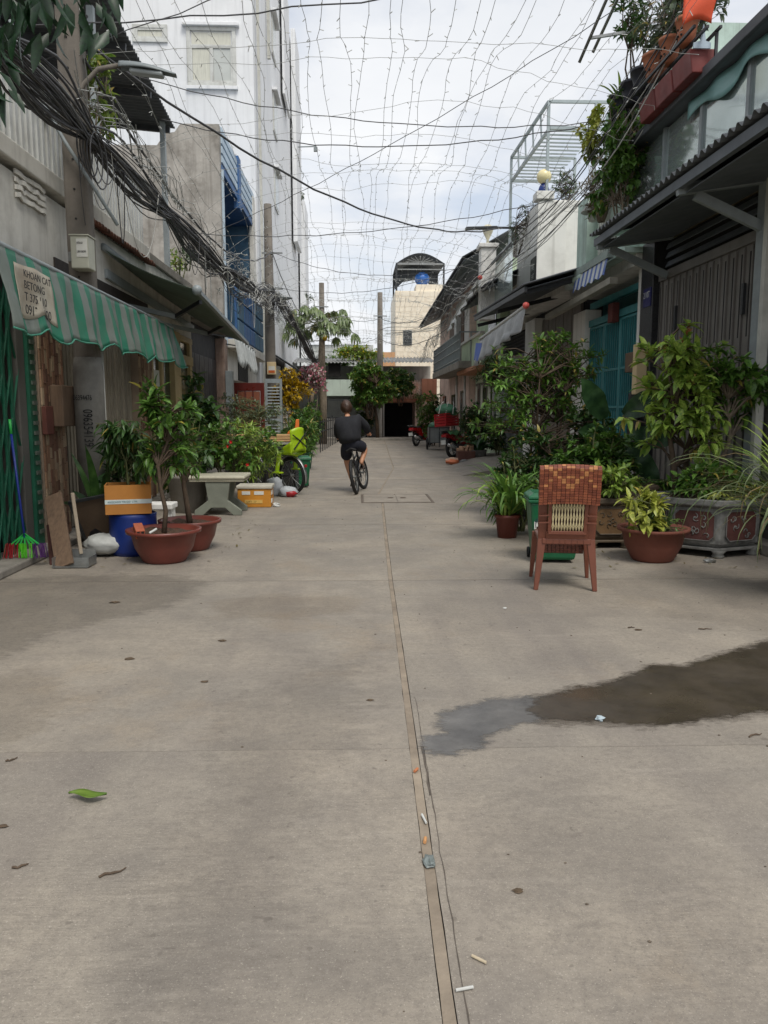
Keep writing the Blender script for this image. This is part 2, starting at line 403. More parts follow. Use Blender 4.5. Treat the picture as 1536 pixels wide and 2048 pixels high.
# water run out over the concrete, stains, and one patch of painted shade: sheets that fade out towards their own ragged outline
def blot(name, pts, z, m, cell=0.03, parent=None, soft=0.10, kind=None):
    P = [gd(*q) for q in pts]; n = len(P)
    mg = .4 * soft + cell
    x0, x1 = min(p.x for p in P) - mg, max(p.x for p in P) + mg; y0, y1 = min(p.y for p in P) - mg, max(p.y for p in P) + mg
    nx, ny = int((x1 - x0) / cell) + 2, int((y1 - y0) / cell) + 2
    def sd(x, y):
        ins = False; d = 1e9
        for i in range(n):
            a, b = P[i], P[(i + 1) % n]; ex, ey = b.x - a.x, b.y - a.y; L = ex * ex + ey * ey or 1e-9
            t = max(0, min(1, ((x - a.x) * ex + (y - a.y) * ey) / L)); d = min(d, math.hypot(x - a.x - ex * t, y - a.y - ey * t))
            if (a.y > y) != (b.y > y) and x < (b.x - a.x) * (y - a.y) / (b.y - a.y) + a.x: ins = not ins
        return d if ins else -d
    vs = []; val = []; idx = {}; fs = []
    for i in range(nx):
        for j in range(ny):
            x, y = x0 + i * cell, y0 + j * cell; vs.append((x, y, z)); val.append(max(0.0, min(1.0, .35 + sd(x, y) / soft)))
    for i in range(nx - 1):
        for j in range(ny - 1):
            q = (i * ny + j, (i + 1) * ny + j, (i + 1) * ny + j + 1, i * ny + j + 1)
            if max(val[k] for k in q) > 0: fs.append(q)
    me = bpy.data.meshes.new(name); me.from_pydata(vs, [], fs); at_ = me.attributes.new('fade', 'FLOAT', 'POINT'); at_.data.foreach_set('value', val); me.materials.append(m); me.update()
    o = bpy.data.objects.new(name, me); COL.objects.link(o)
    if parent: o.parent = parent
    if kind: o['kind'] = kind
    return o
def blotmat(name, c0, c1, rough, lo, hi, op=1.0, nscale=7.0, bump=0.3, spec=.5):
    m = new_mat(name); t = NT(m)
    c = t.mix(t.ramp(t.noise(3, 8, rough=0.65), 0.35, 0.65), c0, c1); t.l.new(c, t.bsdf.inputs['Base Color'])
    t.l.new(t.ramp(t.noise(2.5, 5), 0.35, 0.65, (rough * .55,) * 3, (min(1, rough * 1.6),) * 3), t.bsdf.inputs['Roughness']); t.bsdf.inputs['Specular IOR Level'].default_value = spec
    if bump: t.bump(t.noise(50, 5), bump, 0.004)
    at_ = t.n.new('ShaderNodeAttribute'); at_.attribute_name = 'fade'
    nz = t.mix(.5, t.noise(nscale, 8, (1, 1.6, 1), rough=.7), t.noise(nscale * 5, 5, (.6, 2.2, 1), rough=.7))
    nz = t.ramp(nz, .36, .64, (.1,) * 3, (.9,) * 3)
    a = t.n.new('ShaderNodeMath'); a.operation = 'ADD'; t.l.new(at_.outputs['Fac'], a.inputs[0]); t.l.new(nz, a.inputs[1])
    r = t.ramp(a.outputs[0], lo, hi, (0, 0, 0), (op,) * 3)
    z = t.n.new('ShaderNodeMath'); z.operation = 'GREATER_THAN'; t.l.new(at_.outputs['Fac'], z.inputs[0]); z.inputs[1].default_value = .001
    f = t.n.new('ShaderNodeMath'); f.operation = 'MULTIPLY'; t.l.new(r, f.inputs[0]); t.l.new(z.outputs[0], f.inputs[1])
    tr = t.n.new('ShaderNodeBsdfTransparent'); ms = t.n.new('ShaderNodeMixShader')
    t.l.new(f.outputs[0], ms.inputs[0]); t.l.new(tr.outputs[0], ms.inputs[1]); t.l.new(t.bsdf.outputs[0], ms.inputs[2]); t.l.new(ms.outputs[0], t.out.inputs[0]); return m
PUD = [(1536, 1285), (1490, 1298), (1440, 1312), (1405, 1325), (1370, 1335), (1310, 1332), (1260, 1355), (1225, 1365), (1190, 1374), (1150, 1377), (1120, 1389), (1078, 1397), (1060, 1424), (1090, 1440), (1150, 1445), (1200, 1442), (1250, 1449), (1300, 1449), (1370, 1442), (1440, 1434), (1500, 1427), (1600, 1414), (1720, 1402), (1760, 1330), (1660, 1270)]
DMP = [(1110, 1396), (1030, 1396), (980, 1400), (930, 1416), (885, 1428), (876, 1450), (890, 1466), (856, 1475), (850, 1490), (866, 1508), (908, 1511), (928, 1498), (958, 1495), (978, 1472), (1015, 1452), (1070, 1444), (1100, 1430)]
ctr = lambda pts, k: [((x - sum(p[0] for p in pts) / len(pts)) * k + sum(p[0] for p in pts) / len(pts), (y - sum(p[1] for p in pts) / len(pts)) * k + sum(p[1] for p in pts) / len(pts)) for x, y in pts]
blot('damp_fringe', ctr(PUD, 1.04), 0.0022, blotmat('damp_fringe_concrete', S(96, 88, 78), S(112, 104, 94), 0.7, .45, 1.25, .7), .02, soft=.14, kind='structure')
blot('puddle', PUD, 0.0036, blotmat('wet_concrete', S(56, 50, 42), S(76, 68, 57), 0.34, .70, 1.02, .92, 5, .25), .02, soft=.13, kind='structure')
blot('damp_patch', DMP, 0.0030, blotmat('damp_concrete', S(86, 85, 84), S(118, 116, 113), 0.5, .55, 1.45, .85, 9, .5), .015, soft=.11, kind='structure')
ST = [([(-40, 1165), (120, 1150), (300, 1150), (420, 1165), (330, 1215), (210, 1240), (90, 1270), (-40, 1340)], S(84, 79, 72), .55, 1.6),  # by the left gates: shade painted into the colour along with grime
      ([(430, 1205), (560, 1188), (740, 1196), (700, 1224), (560, 1240), (440, 1238)], S(124, 104, 78), .30, 1.2),
      ([(-30, 1360), (70, 1340), (130, 1400), (60, 1470), (-30, 1500)], S(118, 104, 84), .3, 1.2),
      ([(450, 1420), (640, 1330), (760, 1300), (700, 1420), (600, 1600), (520, 1850), (420, 2060), (250, 2060), (360, 1800), (420, 1600)], S(102, 96, 91), .34, 2.2),
      ([(960, 1620), (1150, 1560), (1350, 1640), (1300, 1760), (1100, 1800), (980, 1730)], S(104, 99, 96), .2, 2.0),
      ([(1150, 1850), (1400, 1790), (1560, 1860), (1560, 2060), (1250, 2060)], S(104, 99, 97), .24, 2.0),
      ([(560, 1860), (760, 1820), (860, 1950), (820, 2060), (600, 2060)], S(108, 103, 100), .22, 1.6),
      ([(1200, 1160), (1400, 1130), (1560, 1150), (1560, 1270), (1380, 1240), (1240, 1215)], S(112, 104, 93), .3, 1.6),
      ([(880, 1180), (1010, 1120), (1120, 1130), (1090, 1230), (960, 1300), (880, 1280)], S(112, 107, 103), .2, 1.8)]
for k, (pts, c, op, sf) in enumerate(ST): blot('stain_and_shade', pts, 0.0008 + .00012 * k, blotmat('stain_and_shade_%d' % k, c, tuple(Vector(c) * 1.1), .85, .62, 1.35, op * .38, 2.2, .3, .2), .05, road, .25 * sf)

# ramp up to the far right-hand houses and the step along the left-hand ones
rp = MB(); n = 18
for i in range(n + 1):
    y = 17.9 + 5.6 * i / n; toe = 2.45 + 0.06 * i / n * 6 + 0.05 * fbm(y * 2, 3)
    rp.v += [(toe, y, 0.002), (3.4, y, 0.17 + .01 * fbm(y, 2)), (4.6, y, 0.26), (4.6, y, -0.02)]
for i in range(n):
    for j in range(2): a = i * 4 + j; rp.f.append((a, a + 1, a + 5, a + 4))
rp.f += [(3, 2, 1, 0), (n * 4, n * 4 + 1, n * 4 + 2, n * 4 + 3)]
o = rp.build('ramp', M_ROAD); o['kind'] = 'structure'
o = MB().box(-3.62, -3.18, 4.0, 13.0, 0.0, 0.075).box(-3.62, -3.25, 13.0, 27, 0.0, 0.10).build('left_pavement_step', M_CONC, bevel=0.015); o['kind'] = 'structure'
o = MB().box(4.25, 4.72, 5.5, 17.8, 0.0, 0.12).build('right_pavement_step', M_CONC, bevel=0.015); o['kind'] = 'structure'
o = MB().box(-3.3, 4.3, 39.6, 41.2, -0.05, 0.13).build('end_pavement', M_CONC, bevel=0.02); o['kind'] = 'structure'

# ================================================================== PLANT TOOLKIT
def leaf_geo(mb, p, d, up, L, W, bend=0.25, fold=0.25):
    """a leaf with midrib, two sides and a curl: 8 vertices"""
    p = Vector(p); Fm = frame(d, up); x, y, z = Fm.col[0], Fm.col[1], Fm.col[2]
    q = lambda u, v, w: p + x * (u * L) + y * (v * W) + z * (w * L)
    b = bend; fo = fold * W / L
    mb.add([p, q(.35, -.5, fo - b * .12), q(.35, 0, -b * .10), q(.35, .5, fo - b * .12), q(.72, -.36, fo * .7 - b * .5), q(.72, 0, -b * .48), q(.72, .36, fo * .7 - b * .5), q(1, 0, -b)],
           [(0, 1, 2), (0, 2, 3), (1, 4, 5, 2), (2, 5, 6, 3), (4, 7, 5), (5, 7, 6)])
def leaf_lo(mb, p, d, up, L, W, bend=0.25):
    p = Vector(p); Fm = frame(d, up); x, y, z = Fm.col[0], Fm.col[1], Fm.col[2]
    mb.add([p, p + x * L * .45 - y * W * .5, p + x * L - z * L * bend, p + x * L * .45 + y * W * .5], [(0, 1, 2), (0, 2, 3)])
_LM = {}
def leaf_mesh(ratio, bend, material):
    k = (round(ratio, 2), round(bend, 2), material.name)
    if k not in _LM:
        mb = MB(); leaf_geo(mb, (0, 0, 0), (1, 0, 0), (0, 0, 1), 1.0, ratio, bend); _LM[k] = mesh_of(mb, 'leaf', material, True)
    return _LM[k]
def rdir(rnd, zmin=-1, zmax=1):
    z = rnd.uniform(zmin, zmax); a = rnd.uniform(0, 2 * math.pi); q = math.sqrt(max(0, 1 - z * z)); return Vector((q * math.cos(a), q * math.sin(a), z))
def put_leaves(root, leaves, m, nobj=0, lo=False, name='foliage'):
    """leaves: (pos, dir, up, length, width, bend). The nobj nearest to the street view become leaf parts, the rest one mass."""
    if nobj:
        eye = Vector((0, 0, EYE)); leaves = sorted(leaves, key=lambda q: (Vector(q[0]) - eye).length - 2.5 * q[3])
    for p, d, up, L, W, b in leaves[:nobj]:
        me = leaf_mesh(W / L, b, m); inst('leaf', me, root, Matrix.Translation(p) @ (frame(d, up).to_4x4()) @ Matrix.Scale(L, 4))
    rest = leaves[nobj:]
    if len(rest) > 120:
        rr = random.Random(len(rest)); old = [q for q in rest if rr.random() < .07]; ids = {id(q) for q in old}; rest = [q for q in rest if id(q) not in ids]
        mb = MB()
        for p, d, up, L, W, b in old: (leaf_lo if lo else leaf_geo)(mb, p, d, up, L * .9, W * .8, b * 1.6)
        mb.build('ageing_leaves', ML_OLD, root, smooth=not lo, kind='stuff')
    if rest:
        mb = MB()
        for p, d, up, L, W, b in rest: (leaf_lo if lo else leaf_geo)(mb, p, d, up, L, W, b)
        mb.build(name, m, root, smooth=not lo, kind='stuff')
def bush(name, label, cat, base, h, rx, ry, m, ms, n_tips, per, L, W, seed=0, stems=3, crown0=0.25, droop=0.3, nobj=0, lo=False, group=None, bend=0.3, lean=(0, 0), root=None, stem_r=0.012, shape=1.0, up_bias=0.35, extra=None, bare=0.0, part='foliage'):
    """woody or herbaceous plant: stems fork into tips spread through the crown, each tip a tuft of leaves"""
    rnd = random.Random(seed); base = Vector(base)
    r = root or thing(name, label, cat, base, group)
    st = MB(); leaves = []; heads = []
    for k in range(stems):
        a = 2 * math.pi * (k + rnd.random() * .6) / stems; q = 0.0 if stems == 1 else 0.5
        top = base + Vector((lean[0] + math.cos(a) * rx * q, lean[1] + math.sin(a) * ry * q, h * rnd.uniform(0.62, 0.9)))
        foot = base + Vector((math.cos(a), math.sin(a), 0)) * min(rx, ry) * (0.12 if stems > 1 else 0)
        pts = [foot + (top - foot) * t + Vector((fbm(seed + k, t * 3), fbm(seed + k + 9, t * 3), 0)) * (0.06 * h) * math.sin(math.pi * t) for t in (0, .2, .4, .6, .8, 1)]
        st.tube(pts, [stem_r * (1.25 - 0.8 * i / 5) for i in range(6)], 6); heads.append(pts)
    clumps = [(rdir(rnd, -0.7, 1.0), rnd.uniform(.35, 1.0)) for _ in range(max(10, min(26, n_tips // 7)))]
    for i in range(n_tips):
        cd, cq = rnd.choice(clumps); v = cd * cq + rdir(rnd) * (.42 * rnd.random() ** .5); q = min(1.12, v.length); d = v.normalized() if v.length > 1e-4 else cd
        zc = base.z + h * (crown0 + 1) / 2; hz = h * (1 - crown0) / 2
        k = 1.0 + 0.28 * fbm(d.x * 1.7 + seed, d.y * 1.7, d.z * 1.7)
        taper = 1 - (shape - 1) * d.z * q * .5 if shape != 1 else 1
        tip = Vector((base.x + lean[0] + d.x * q * rx * k * taper, base.y + lean[1] + d.y * q * ry * k * taper, zc + d.z * q * hz * k))
        if bare and rnd.random() < bare: continue
        pts = rnd.choice(heads); cand = min(pts[1:], key=lambda p: abs(p.z - (tip.z - 0.25 * h * .5)) + 0.3 * (p - tip).length)
        mid = cand.lerp(tip, 0.55) + Vector((0, 0, 0.04 * h))
        st.tube([cand, mid, tip], [stem_r * .5, stem_r * .35, stem_r * .18], 4, cap=False)
        out = (tip - Vector((base.x + lean[0], base.y + lean[1], zc - hz * .3))); out = out.normalized() if out.length > 1e-3 else d
        for j in range(per):
            ld = (out * 0.7 + rdir(rnd) * 1.0 + Vector((0, 0, up_bias - droop))).normalized()
            s_ = rnd.uniform(0.45, 1.2); back = rnd.random() * 0.6
            p = tip.lerp(mid, back)
            leaves.append((p, ld, Vector((0, 0, 1)) + rdir(rnd) * .35, L * s_, W * s_, bend * rnd.choice((.5, 1, 1.5))))
    st.build('stem', ms, r, smooth=True)
    put_leaves(r, leaves, m, nobj, lo, part)
    if extra: extra(r, rnd, leaves)
    return r
def blades(r, base, n, L, W, m, seed=0, spread=0.9, arch=1.0, th=0.0, segs=7, name='leaf', up0=1.0, ring=0.03, wprof=None, fan=None):
    """strap leaves that rise from a crown and arch over; every one a part"""
    rnd = random.Random(seed); base = Vector(base)
    for k in range(n):
        a = rnd.uniform(*fan) if fan else rnd.uniform(0, 2 * math.pi); hd = Vector((math.cos(a), math.sin(a), 0)); l = L * rnd.uniform(.6, 1.1)
        p = base + hd * ring * rnd.random(); ang = math.pi / 2 - spread * rnd.uniform(.15, 1.0) * (1 / up0)
        pts = []; pos = p.copy(); ac = arch * rnd.uniform(.6, 1.3)
        for i in range(segs + 1):
            pts.append(pos.copy()); t = i / segs
            an = ang - ac * t * t * 2.1
            pos = pos + (hd * math.cos(an) + Vector((0, 0, math.sin(an)))) * (l / segs)
        side = Vector((-hd.y, hd.x, 0)); tw = rnd.uniform(-.4, .4); side = (side + Vector((0, 0, tw))).normalized()
        mb = MB(); vs = []; fs = []
        for i, q in enumerate(pts):
            t = i / segs; w = W * (wprof(t) if wprof else (math.sin(math.pi * min(1, t * .8 + .2)) ** .7)) * .5
            vs += [q - side * w, q + Vector((0, 0, -.25 * w)) , q + side * w]
        for i in range(segs):
            b = i * 3; fs += [(b, b + 1, b + 4, b + 3), (b + 1, b + 2, b + 5, b + 4)]
        mb.add(vs, fs).build(name, m, r, smooth=True)
ML_DARK = leafmat('leaf_dark_green', S(36, 64, 28), S(76, 110, 52))
ML_MID = leafmat('leaf_mid_green', S(56, 94, 38), S(110, 146, 62))
ML_LIGHT = leafmat('leaf_light_green', S(92, 130, 48), S(164, 184, 84))
ML_YEL = leafmat('leaf_yellow_green', S(124, 142, 52), S(188, 188, 92))
ML_GOLD = leafmat('leaf_golden', S(150, 120, 18), S(222, 186, 30), 14)
ML_DEEP = leafmat('leaf_deep_green', S(30, 56, 32), S(60, 92, 52))
ML_BRIGHT = leafmat('leaf_bright_green', S(64, 108, 40), S(122, 158, 64))
ML_OLD = leafmat('leaf_ageing', S(150, 146, 56), S(176, 150, 92), 6)
ML_DRY = leafmat('leaf_dry', S(96, 84, 56), S(140, 122, 84))
ML_GREY = leafmat('leaf_grey_green', S(70, 88, 66), S(122, 138, 108))
ML_ALOE = leafmat('leaf_aloe', S(66, 96, 56), S(112, 138, 88), rough=0.35, trans=0.1)
M_BARK = mat('bark_brown', S(84, 70, 56), 0.9, 0.3, 14, dirt=0.5, bump=0.7, bscale=40)
M_STEM = mat('stem_green_brown', S(84, 88, 52), 0.8, 0.3, 14, bump=0.3)
M_BARKG = mat('bark_grey', S(128, 116, 100), 0.9, 0.3, 10, dirt=0.5, bump=0.7, bscale=35)
M_SOIL = mat('potting_soil', S(70, 52, 38), 0.95, 0.4, 30, bump=0.9, bscale=90)
# ================================================================== SHARED SURFACES
M_WHITE = mat('white_wall_weathered', S(208, 206, 198), 0.85, 0.06, 3, dirt=0.42, dcol=S(124, 120, 110), streak=0.45, bump=0.25)
M_WHITE2 = mat('white_wall_tall', S(226, 228, 230), 0.8, 0.04, 1.2, dirt=0.18, dcol=S(160, 162, 164), dscale=0.5, streak=0.32, bump=0.15)
M_RAWCON = mat('raw_concrete_wall', S(164, 160, 153), 0.9, 0.2, 2.2, dirt=0.75, dcol=S(92, 86, 78), streak=0.7, bump=0.8, bscale=24)
M_DARKWALL = mat('dark_grey_wall', S(62, 62, 64), 0.85, 0.25, 3, dirt=0.4, bump=0.2)
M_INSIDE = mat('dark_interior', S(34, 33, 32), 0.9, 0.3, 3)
M_PAINTW = mat('white_metal_paint', S(198, 200, 196), 0.5, 0.08, 8, dirt=0.35, dcol=S(120, 112, 100), streak=0.3, bump=0.05)
M_PAINTG = mat('grey_metal_paint', S(140, 148, 150), 0.5, 0.1, 8, dirt=0.3, bump=0.05)
M_STEEL = mat('galvanised_steel', S(150, 152, 150), 0.42, 0.15, 12, metal=0.7, dirt=0.3, bump=0.05)
M_DSTEEL = mat('dark_steel', S(58, 60, 62), 0.5, 0.2, 12, metal=0.3, bump=0.05)
M_BLACK = mat('black_rubber', S(26, 26, 27), 0.7, 0.25, 20, bump=0.1)
M_CABLE = mat('black_cable', S(70, 70, 72), 0.6, 0.25, 20, bump=0)
M_CABLEW = mat('white_cable', S(186, 186, 180), 0.6, 0.1, 20, bump=0)
M_CREAM = mat('cream_frame', S(176, 156, 110), 0.6, 0.1, 6, dirt=0.3, bump=0.05)
M_BEIGEGATE = mat('beige_gate_paint', S(134, 126, 112), 0.55, 0.12, 6, dirt=0.35, streak=0.4, bump=0.05, rndv=0.14)
M_GREENGATE = mat('green_gate_paint', S(30, 88, 66), 0.5, 0.2, 6, dirt=0.4, bump=0.05, rndv=0.15)
M_TERRA = mat('terracotta_dark', S(112, 72, 56), 0.8, 0.25, 10, dirt=0.6, dcol=S(52, 44, 38), bump=0.4, rndv=0.2)
M_CORR = mat('corrugated_dark', S(84, 88, 92), 0.65, 0.15, 2, dirt=0.4, dcol=S(58, 56, 56), streak=0.3, bump=0.05)
M_CORRG = mat('corrugated_grey', S(126, 128, 128), 0.55, 0.15, 2, dirt=0.5, dcol=S(92, 80, 70), streak=0.4, metal=0.25, bump=0.05)
M_WOOD = mat('weathered_wood', S(104, 84, 66), 0.85, 0.25, 3, dirt=0.4, bump=0.4, stretch=(14, 14, 1.2))
M_PVC = mat('white_pvc_pipe', S(186, 186, 178), 0.5, 0.08, 8, dirt=0.4, bump=0.02)
M_INK = mat('black_ink', S(24, 24, 26), 0.8, 0.1, 8, bump=0)
M_PLAST_R = mat('plastic_red', S(150, 28, 34), 0.45, 0.12, 5, dirt=0.2, bump=0.03)
M_PLAST_B = mat('plastic_blue', S(20, 46, 116), 0.45, 0.14, 4, dirt=0.25, dcol=S(18, 24, 46), bump=0.05)
M_PLAST_G = mat('plastic_green', S(16, 92, 56), 0.45, 0.14, 4, dirt=0.25, dcol=S(14, 48, 34), streak=0.2, bump=0.05)
M_GLASSD = mat('dark_glass', S(26, 34, 32), 0.12, 0.2, 2, bump=0.02, bscale=3)
M_CURT = mat('pale_curtain', S(196, 196, 184), 0.8, 0.12, 3, stretch=(9, 9, 1), bump=0.1)
def brickmat(i, c): return mat('cladding_brick_%d' % i, c, 0.8, 0.2, 16, dirt=0.35, bump=0.4, rndv=0.25)
M_BRK = [brickmat(0, S(124, 92, 70)), brickmat(1, S(146, 116, 90)), brickmat(2, S(108, 76, 60)), brickmat(3, S(160, 138, 112))]
def stripemat(name, ca, cb, period, axis=1, duty=0.5, dirt=0.5, dcol=(0.05, 0.05, 0.04), rough=0.6, trans=0.0):
    if name in MATS: return MATS[name]
    m = new_mat(name); t = NT(m)
    sp = t.n.new('ShaderNodeSeparateXYZ'); t.l.new(t.raw, sp.inputs[0])
    a = t.n.new('ShaderNodeMath'); a.operation = 'DIVIDE'; t.l.new(sp.outputs[axis], a.inputs[0]); a.inputs[1].default_value = period
    b = t.n.new('ShaderNodeMath'); b.operation = 'FRACT'; t.l.new(a.outputs[0], b.inputs[0])
    c = t.n.new('ShaderNodeMath'); c.operation = 'GREATER_THAN'; t.l.new(b.outputs[0], c.inputs[0]); c.inputs[1].default_value = duty
    col = t.mix(c.outputs[0], ca, cb)
    col = t.mix(t.ramp(t.noise(2.2, 8, rough=0.65), 0.45, 0.72, (0, 0, 0), (dirt,) * 3), col, dcol)
    col = t.mix(t.ramp(t.noise(7, 6, (1, 1, .3)), 0.56, 0.74, (0, 0, 0), (0.35,) * 3), col, (0.42, 0.44, 0.42))
    t.l.new(col, t.bsdf.inputs['Base Color']); t.bsdf.inputs['Roughness'].default_value = rough
    t.bump(t.noise(14, 5), 0.4, 0.01)
    if trans:
        tr = t.n.new('ShaderNodeBsdfTranslucent'); t.l.new(col, tr.inputs[0]); ms = t.n.new('ShaderNodeMixShader'); ms.inputs[0].default_value = trans
        t.l.new(t.bsdf.outputs[0], ms.inputs[1]); t.l.new(tr.outputs[0], ms.inputs[2]); t.l.new(ms.outputs[0], t.out.inputs[0])
    MATS[name] = m; return m
def corrugated(mb, p0, du, dv, nu, amp, th=0.006, waves=None, per=6):
    """sheet from p0, corrugated along du (waves run parallel to dv)"""
    p0, du, dv = Vector(p0), Vector(du), Vector(dv); nn = du.cross(dv).normalized(); waves = waves or max(2, int(du.length / 0.11))
    mb.sheet(lambda u, v: p0 + du * u + dv * v + nn * (amp * math.sin(u * waves * 2 * math.pi)), waves * per, nu, th)
def bricks_on(parent, face, y0, y1, z0, z1, bw, bh, X, seed, jitter=0.004, thick=0.02, horiz=False):
    """vertical cladding bricks standing proud of a pilaster; face +1 looks to +X, -1 to -X"""
    rnd = random.Random(seed); MM = []
    for m in M_BRK: MM.append(mesh_of(MB().box(0, thick, -.5, .5, -.5, .5), 'brick', m))
    y = y0
    while y < y1 - bw * .4:
        w = min(bw * rnd.uniform(.8, 1.2), y1 - y); z = z0 - rnd.uniform(0, bh)
        while z < z1:
            h = bh * rnd.uniform(.7, 1.3); a, b = max(z, z0), min(z + h, z1)
            if b - a > bh * .2:
                M = Matrix.Translation((X + face * rnd.uniform(-jitter, jitter), y + w / 2, (a + b) / 2)) @ Matrix.Diagonal((face, w - .006, b - a - .006, 1))
                inst('brick', rnd.choice(MM), parent, M)
            z += h
        y += w

XL = -3.4
# ================================================================== LEFT HOUSE WITH WHITE BALCONY
h = thing('balcony_house', 'weathered white house with baluster balcony above a beige folding gate', 'house', (XL - 1.5, 8.5, 0))
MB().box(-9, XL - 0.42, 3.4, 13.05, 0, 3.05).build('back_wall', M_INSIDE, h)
MB().box(XL - 0.4, XL, 3.4, 13.05, 2.98, 3.86).build('wall', M_WHITE, h, bevel=0.01, label='stained white plaster band above the shopfronts')
MB().box(-9, XL + 0.06, 3.4, 13.1, 3.93, 4.13).build('balcony_slab', M_WHITE, h, bevel=0.015)
MB().box(-9, -5.1, 3.4, 13.05, 4.13, 6.9).build('upper_wall', mat('grey_upper_wall', S(92, 90, 86), 0.85, 0.2, 2, dirt=0.7, streak=0.6, bump=0.3), h)
for a_ in (5.2, 8.4): MB().box(-5.1, -5.06, a_, a_ + 1.3, 4.3, 6.3).build('window', M_GLASSD, h)
me = mesh_of(MB().box(-.022, .022, -.03, .03, 0, 0.86), 'baluster', M_PAINTW)
y = 3.6
while y < 13.0:
    inst('baluster', me, h, Matrix.Translation((XL - 0.02, y, 4.13))); y += 0.135
MB().box(XL - 0.06, XL + 0.03, 3.4, 13.05, 4.99, 5.06).build('handrail', M_PAINTW, h, bevel=0.01)
tile = MB().sheet(lambda u, v: (0.16 * v - .02, 0.062 * math.cos(math.pi * u), 0.05 * math.sin(math.pi * u) - 0.05 * v), 8, 2, 0.012)
me = mesh_of(tile, 'roof_tile', M_TERRA, True)
y = 9.7
while y < 13.1:
    inst('roof_tile', me, h, Matrix.Translation((XL + 0.02, y, 3.88 + random.uniform(-.01, .01)))); y += 0.122
# the crumbling corner by the pole
MB().box(XL - .3, XL + .02, 3.4, 7.6, 3.18, 3.92).build('plaster_panel', mat('cracked_plaster', S(186, 184, 176), 0.9, 0.1, 3, dirt=0.8, dcol=S(84, 80, 72), dscale=2.5, streak=0.6, bump=0.6), h, bevel=0.02)
for k in range(4):
    MB().sheet(lambda u, v: (XL + .03 + .02 * fbm(u * 4, k), 8.15 + .75 * u + .03 * fbm(u * 5, k * 3), 3.62 + .075 * k + .03 * fbm(u * 6, k) + .045 * v), 14, 2, 0.02).build('broken_render', M_WHITE, h)
MB().box(XL, XL + .05, 3.4, 9.5, 2.99, 3.04).build('drip_edge', M_DARKWALL, h)
MB().box(XL - .38, XL - .2, 9.1, 13.0, 2.6, 2.98).build('shutter_box', mat('rusty_dark', S(66, 56, 48), 0.8, 0.25, 4, streak=0.5), h)
MB().box(XL - .2, XL + .02, 9.1, 13.0, 2.9, 3.22).build('dark_fascia', mat('timber_dark', S(52, 46, 42), 0.8, 0.25, 3, stretch=(2, 8, 2), streak=.4), h)
# grey pillar, folded gate edge, brick pilasters
MB().box(XL - .3, XL - .02, 8.04, 8.22, 0, 3.0).build('pillar', mat('pillar_grey', S(88, 86, 80), 0.85, 0.12, 3, dirt=0.4, bump=0.2), h, bevel=0.01)
fg = MB().box(XL - .2, XL + .01, 8.23, 8.40, 0.05, 2.95).build('folded_gate', M_GREENGATE, h)
for k in range(26): MB().box(XL + .012, XL + .03, 8.27, 8.37, .2 + k * .105, .24 + k * .105).build('gate_rivet_strip', mat('dull_rivet', S(84, 92, 82), .6, .2, 9), fg)
MB().box(XL - .3, XL + .03, 8.42, 9.10, 0, 2.98).build('pilaster', mat('pilaster_mortar', S(138, 122, 104), 0.9, 0.15, 8), h)
bricks_on(h, 1, 8.44, 9.09, 0.1, 2.96, 0.062, 0.17, XL + .03, 3)
MB().box(XL - .3, XL + .03, 12.24, 13.02, 0, 2.9).build('pilaster', mat('pilaster_mortar', (0, 0, 0)), h)
bricks_on(h, 1, 12.26, 13.0, 0.1, 2.88, 0.075, 0.18, XL + .03, 4)
# beige folding gate, slat by slat
ma = mesh_of(MB().box(-.03, 0.012, -.030, .030, 0, 2.5), 'gate_slat', M_BEIGEGATE); mc = mesh_of(MB().box(-.02, 0.03, -.016, .016, 0, 2.5), 'gate_slat', M_BEIGEGATE)
y = 9.15; k = 0
while y < 12.2:
    inst('gate_slat', ma if k % 2 else mc, h, Matrix.Translation((XL - .10 + (.03 if k % 2 else 0), y, 0.1))); y += 0.066 if k % 2 else 0.05; k += 1
for z in (0.12, 1.55, 2.56): MB().box(XL - .15, XL - .135, 9.12, 12.22, z, z + .05).build('gate_rail', M_DSTEEL, h)
# green accordion gate: uprights and crossing links
ma = mesh_of(MB().box(-.012, .012, -.016, .016, 0, 2.85), 'gate_bar', M_GREENGATE)
y = 4.4; k = 0
while y < 8.0:
    inst('gate_bar', ma, h, Matrix.Translation((XL - .06 + (k % 2) * .03, y, 0.08))); y += 0.085; k += 1
ml = mesh_of(MB().bar((0, -.17, -.42), (0, .17, .42), .006, .022, (1, 0, 0)), 'gate_link', M_GREENGATE)
mr = mesh_of(MB().bar((0, .17, -.42), (0, -.17, .42), .006, .022, (1, 0, 0)), 'gate_link', M_GREENGATE)
for zz in (0.62, 1.5, 2.38):
    y = 4.5
    while y < 7.9: inst('gate_link', ml, h, Matrix.Translation((XL - .028, y, zz))); inst('gate_link', mr, h, Matrix.Translation((XL - .038, y, zz))); y += 0.17
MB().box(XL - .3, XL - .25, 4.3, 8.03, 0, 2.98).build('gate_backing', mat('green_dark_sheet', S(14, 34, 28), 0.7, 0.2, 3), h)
# wooden meter box and small boxes on the brick pilaster
MB().box(XL + .06, XL + .2, 8.62, 8.98, 1.33, 1.78).build('meter_box', M_WOOD, h, bevel=0.01)
MB().box(XL + .05, XL + .12, 9.0, 9.16, 1.5, 1.78).build('meter_box', mat('ply_box', S(132, 108, 78), 0.8), h, bevel=0.006)
MB().box(XL + .05, XL + .10, 8.4, 8.6, 1.25, 1.55).build('meter_box', mat('rust_box', S(96, 54, 44), 0.8), h, bevel=0.006)

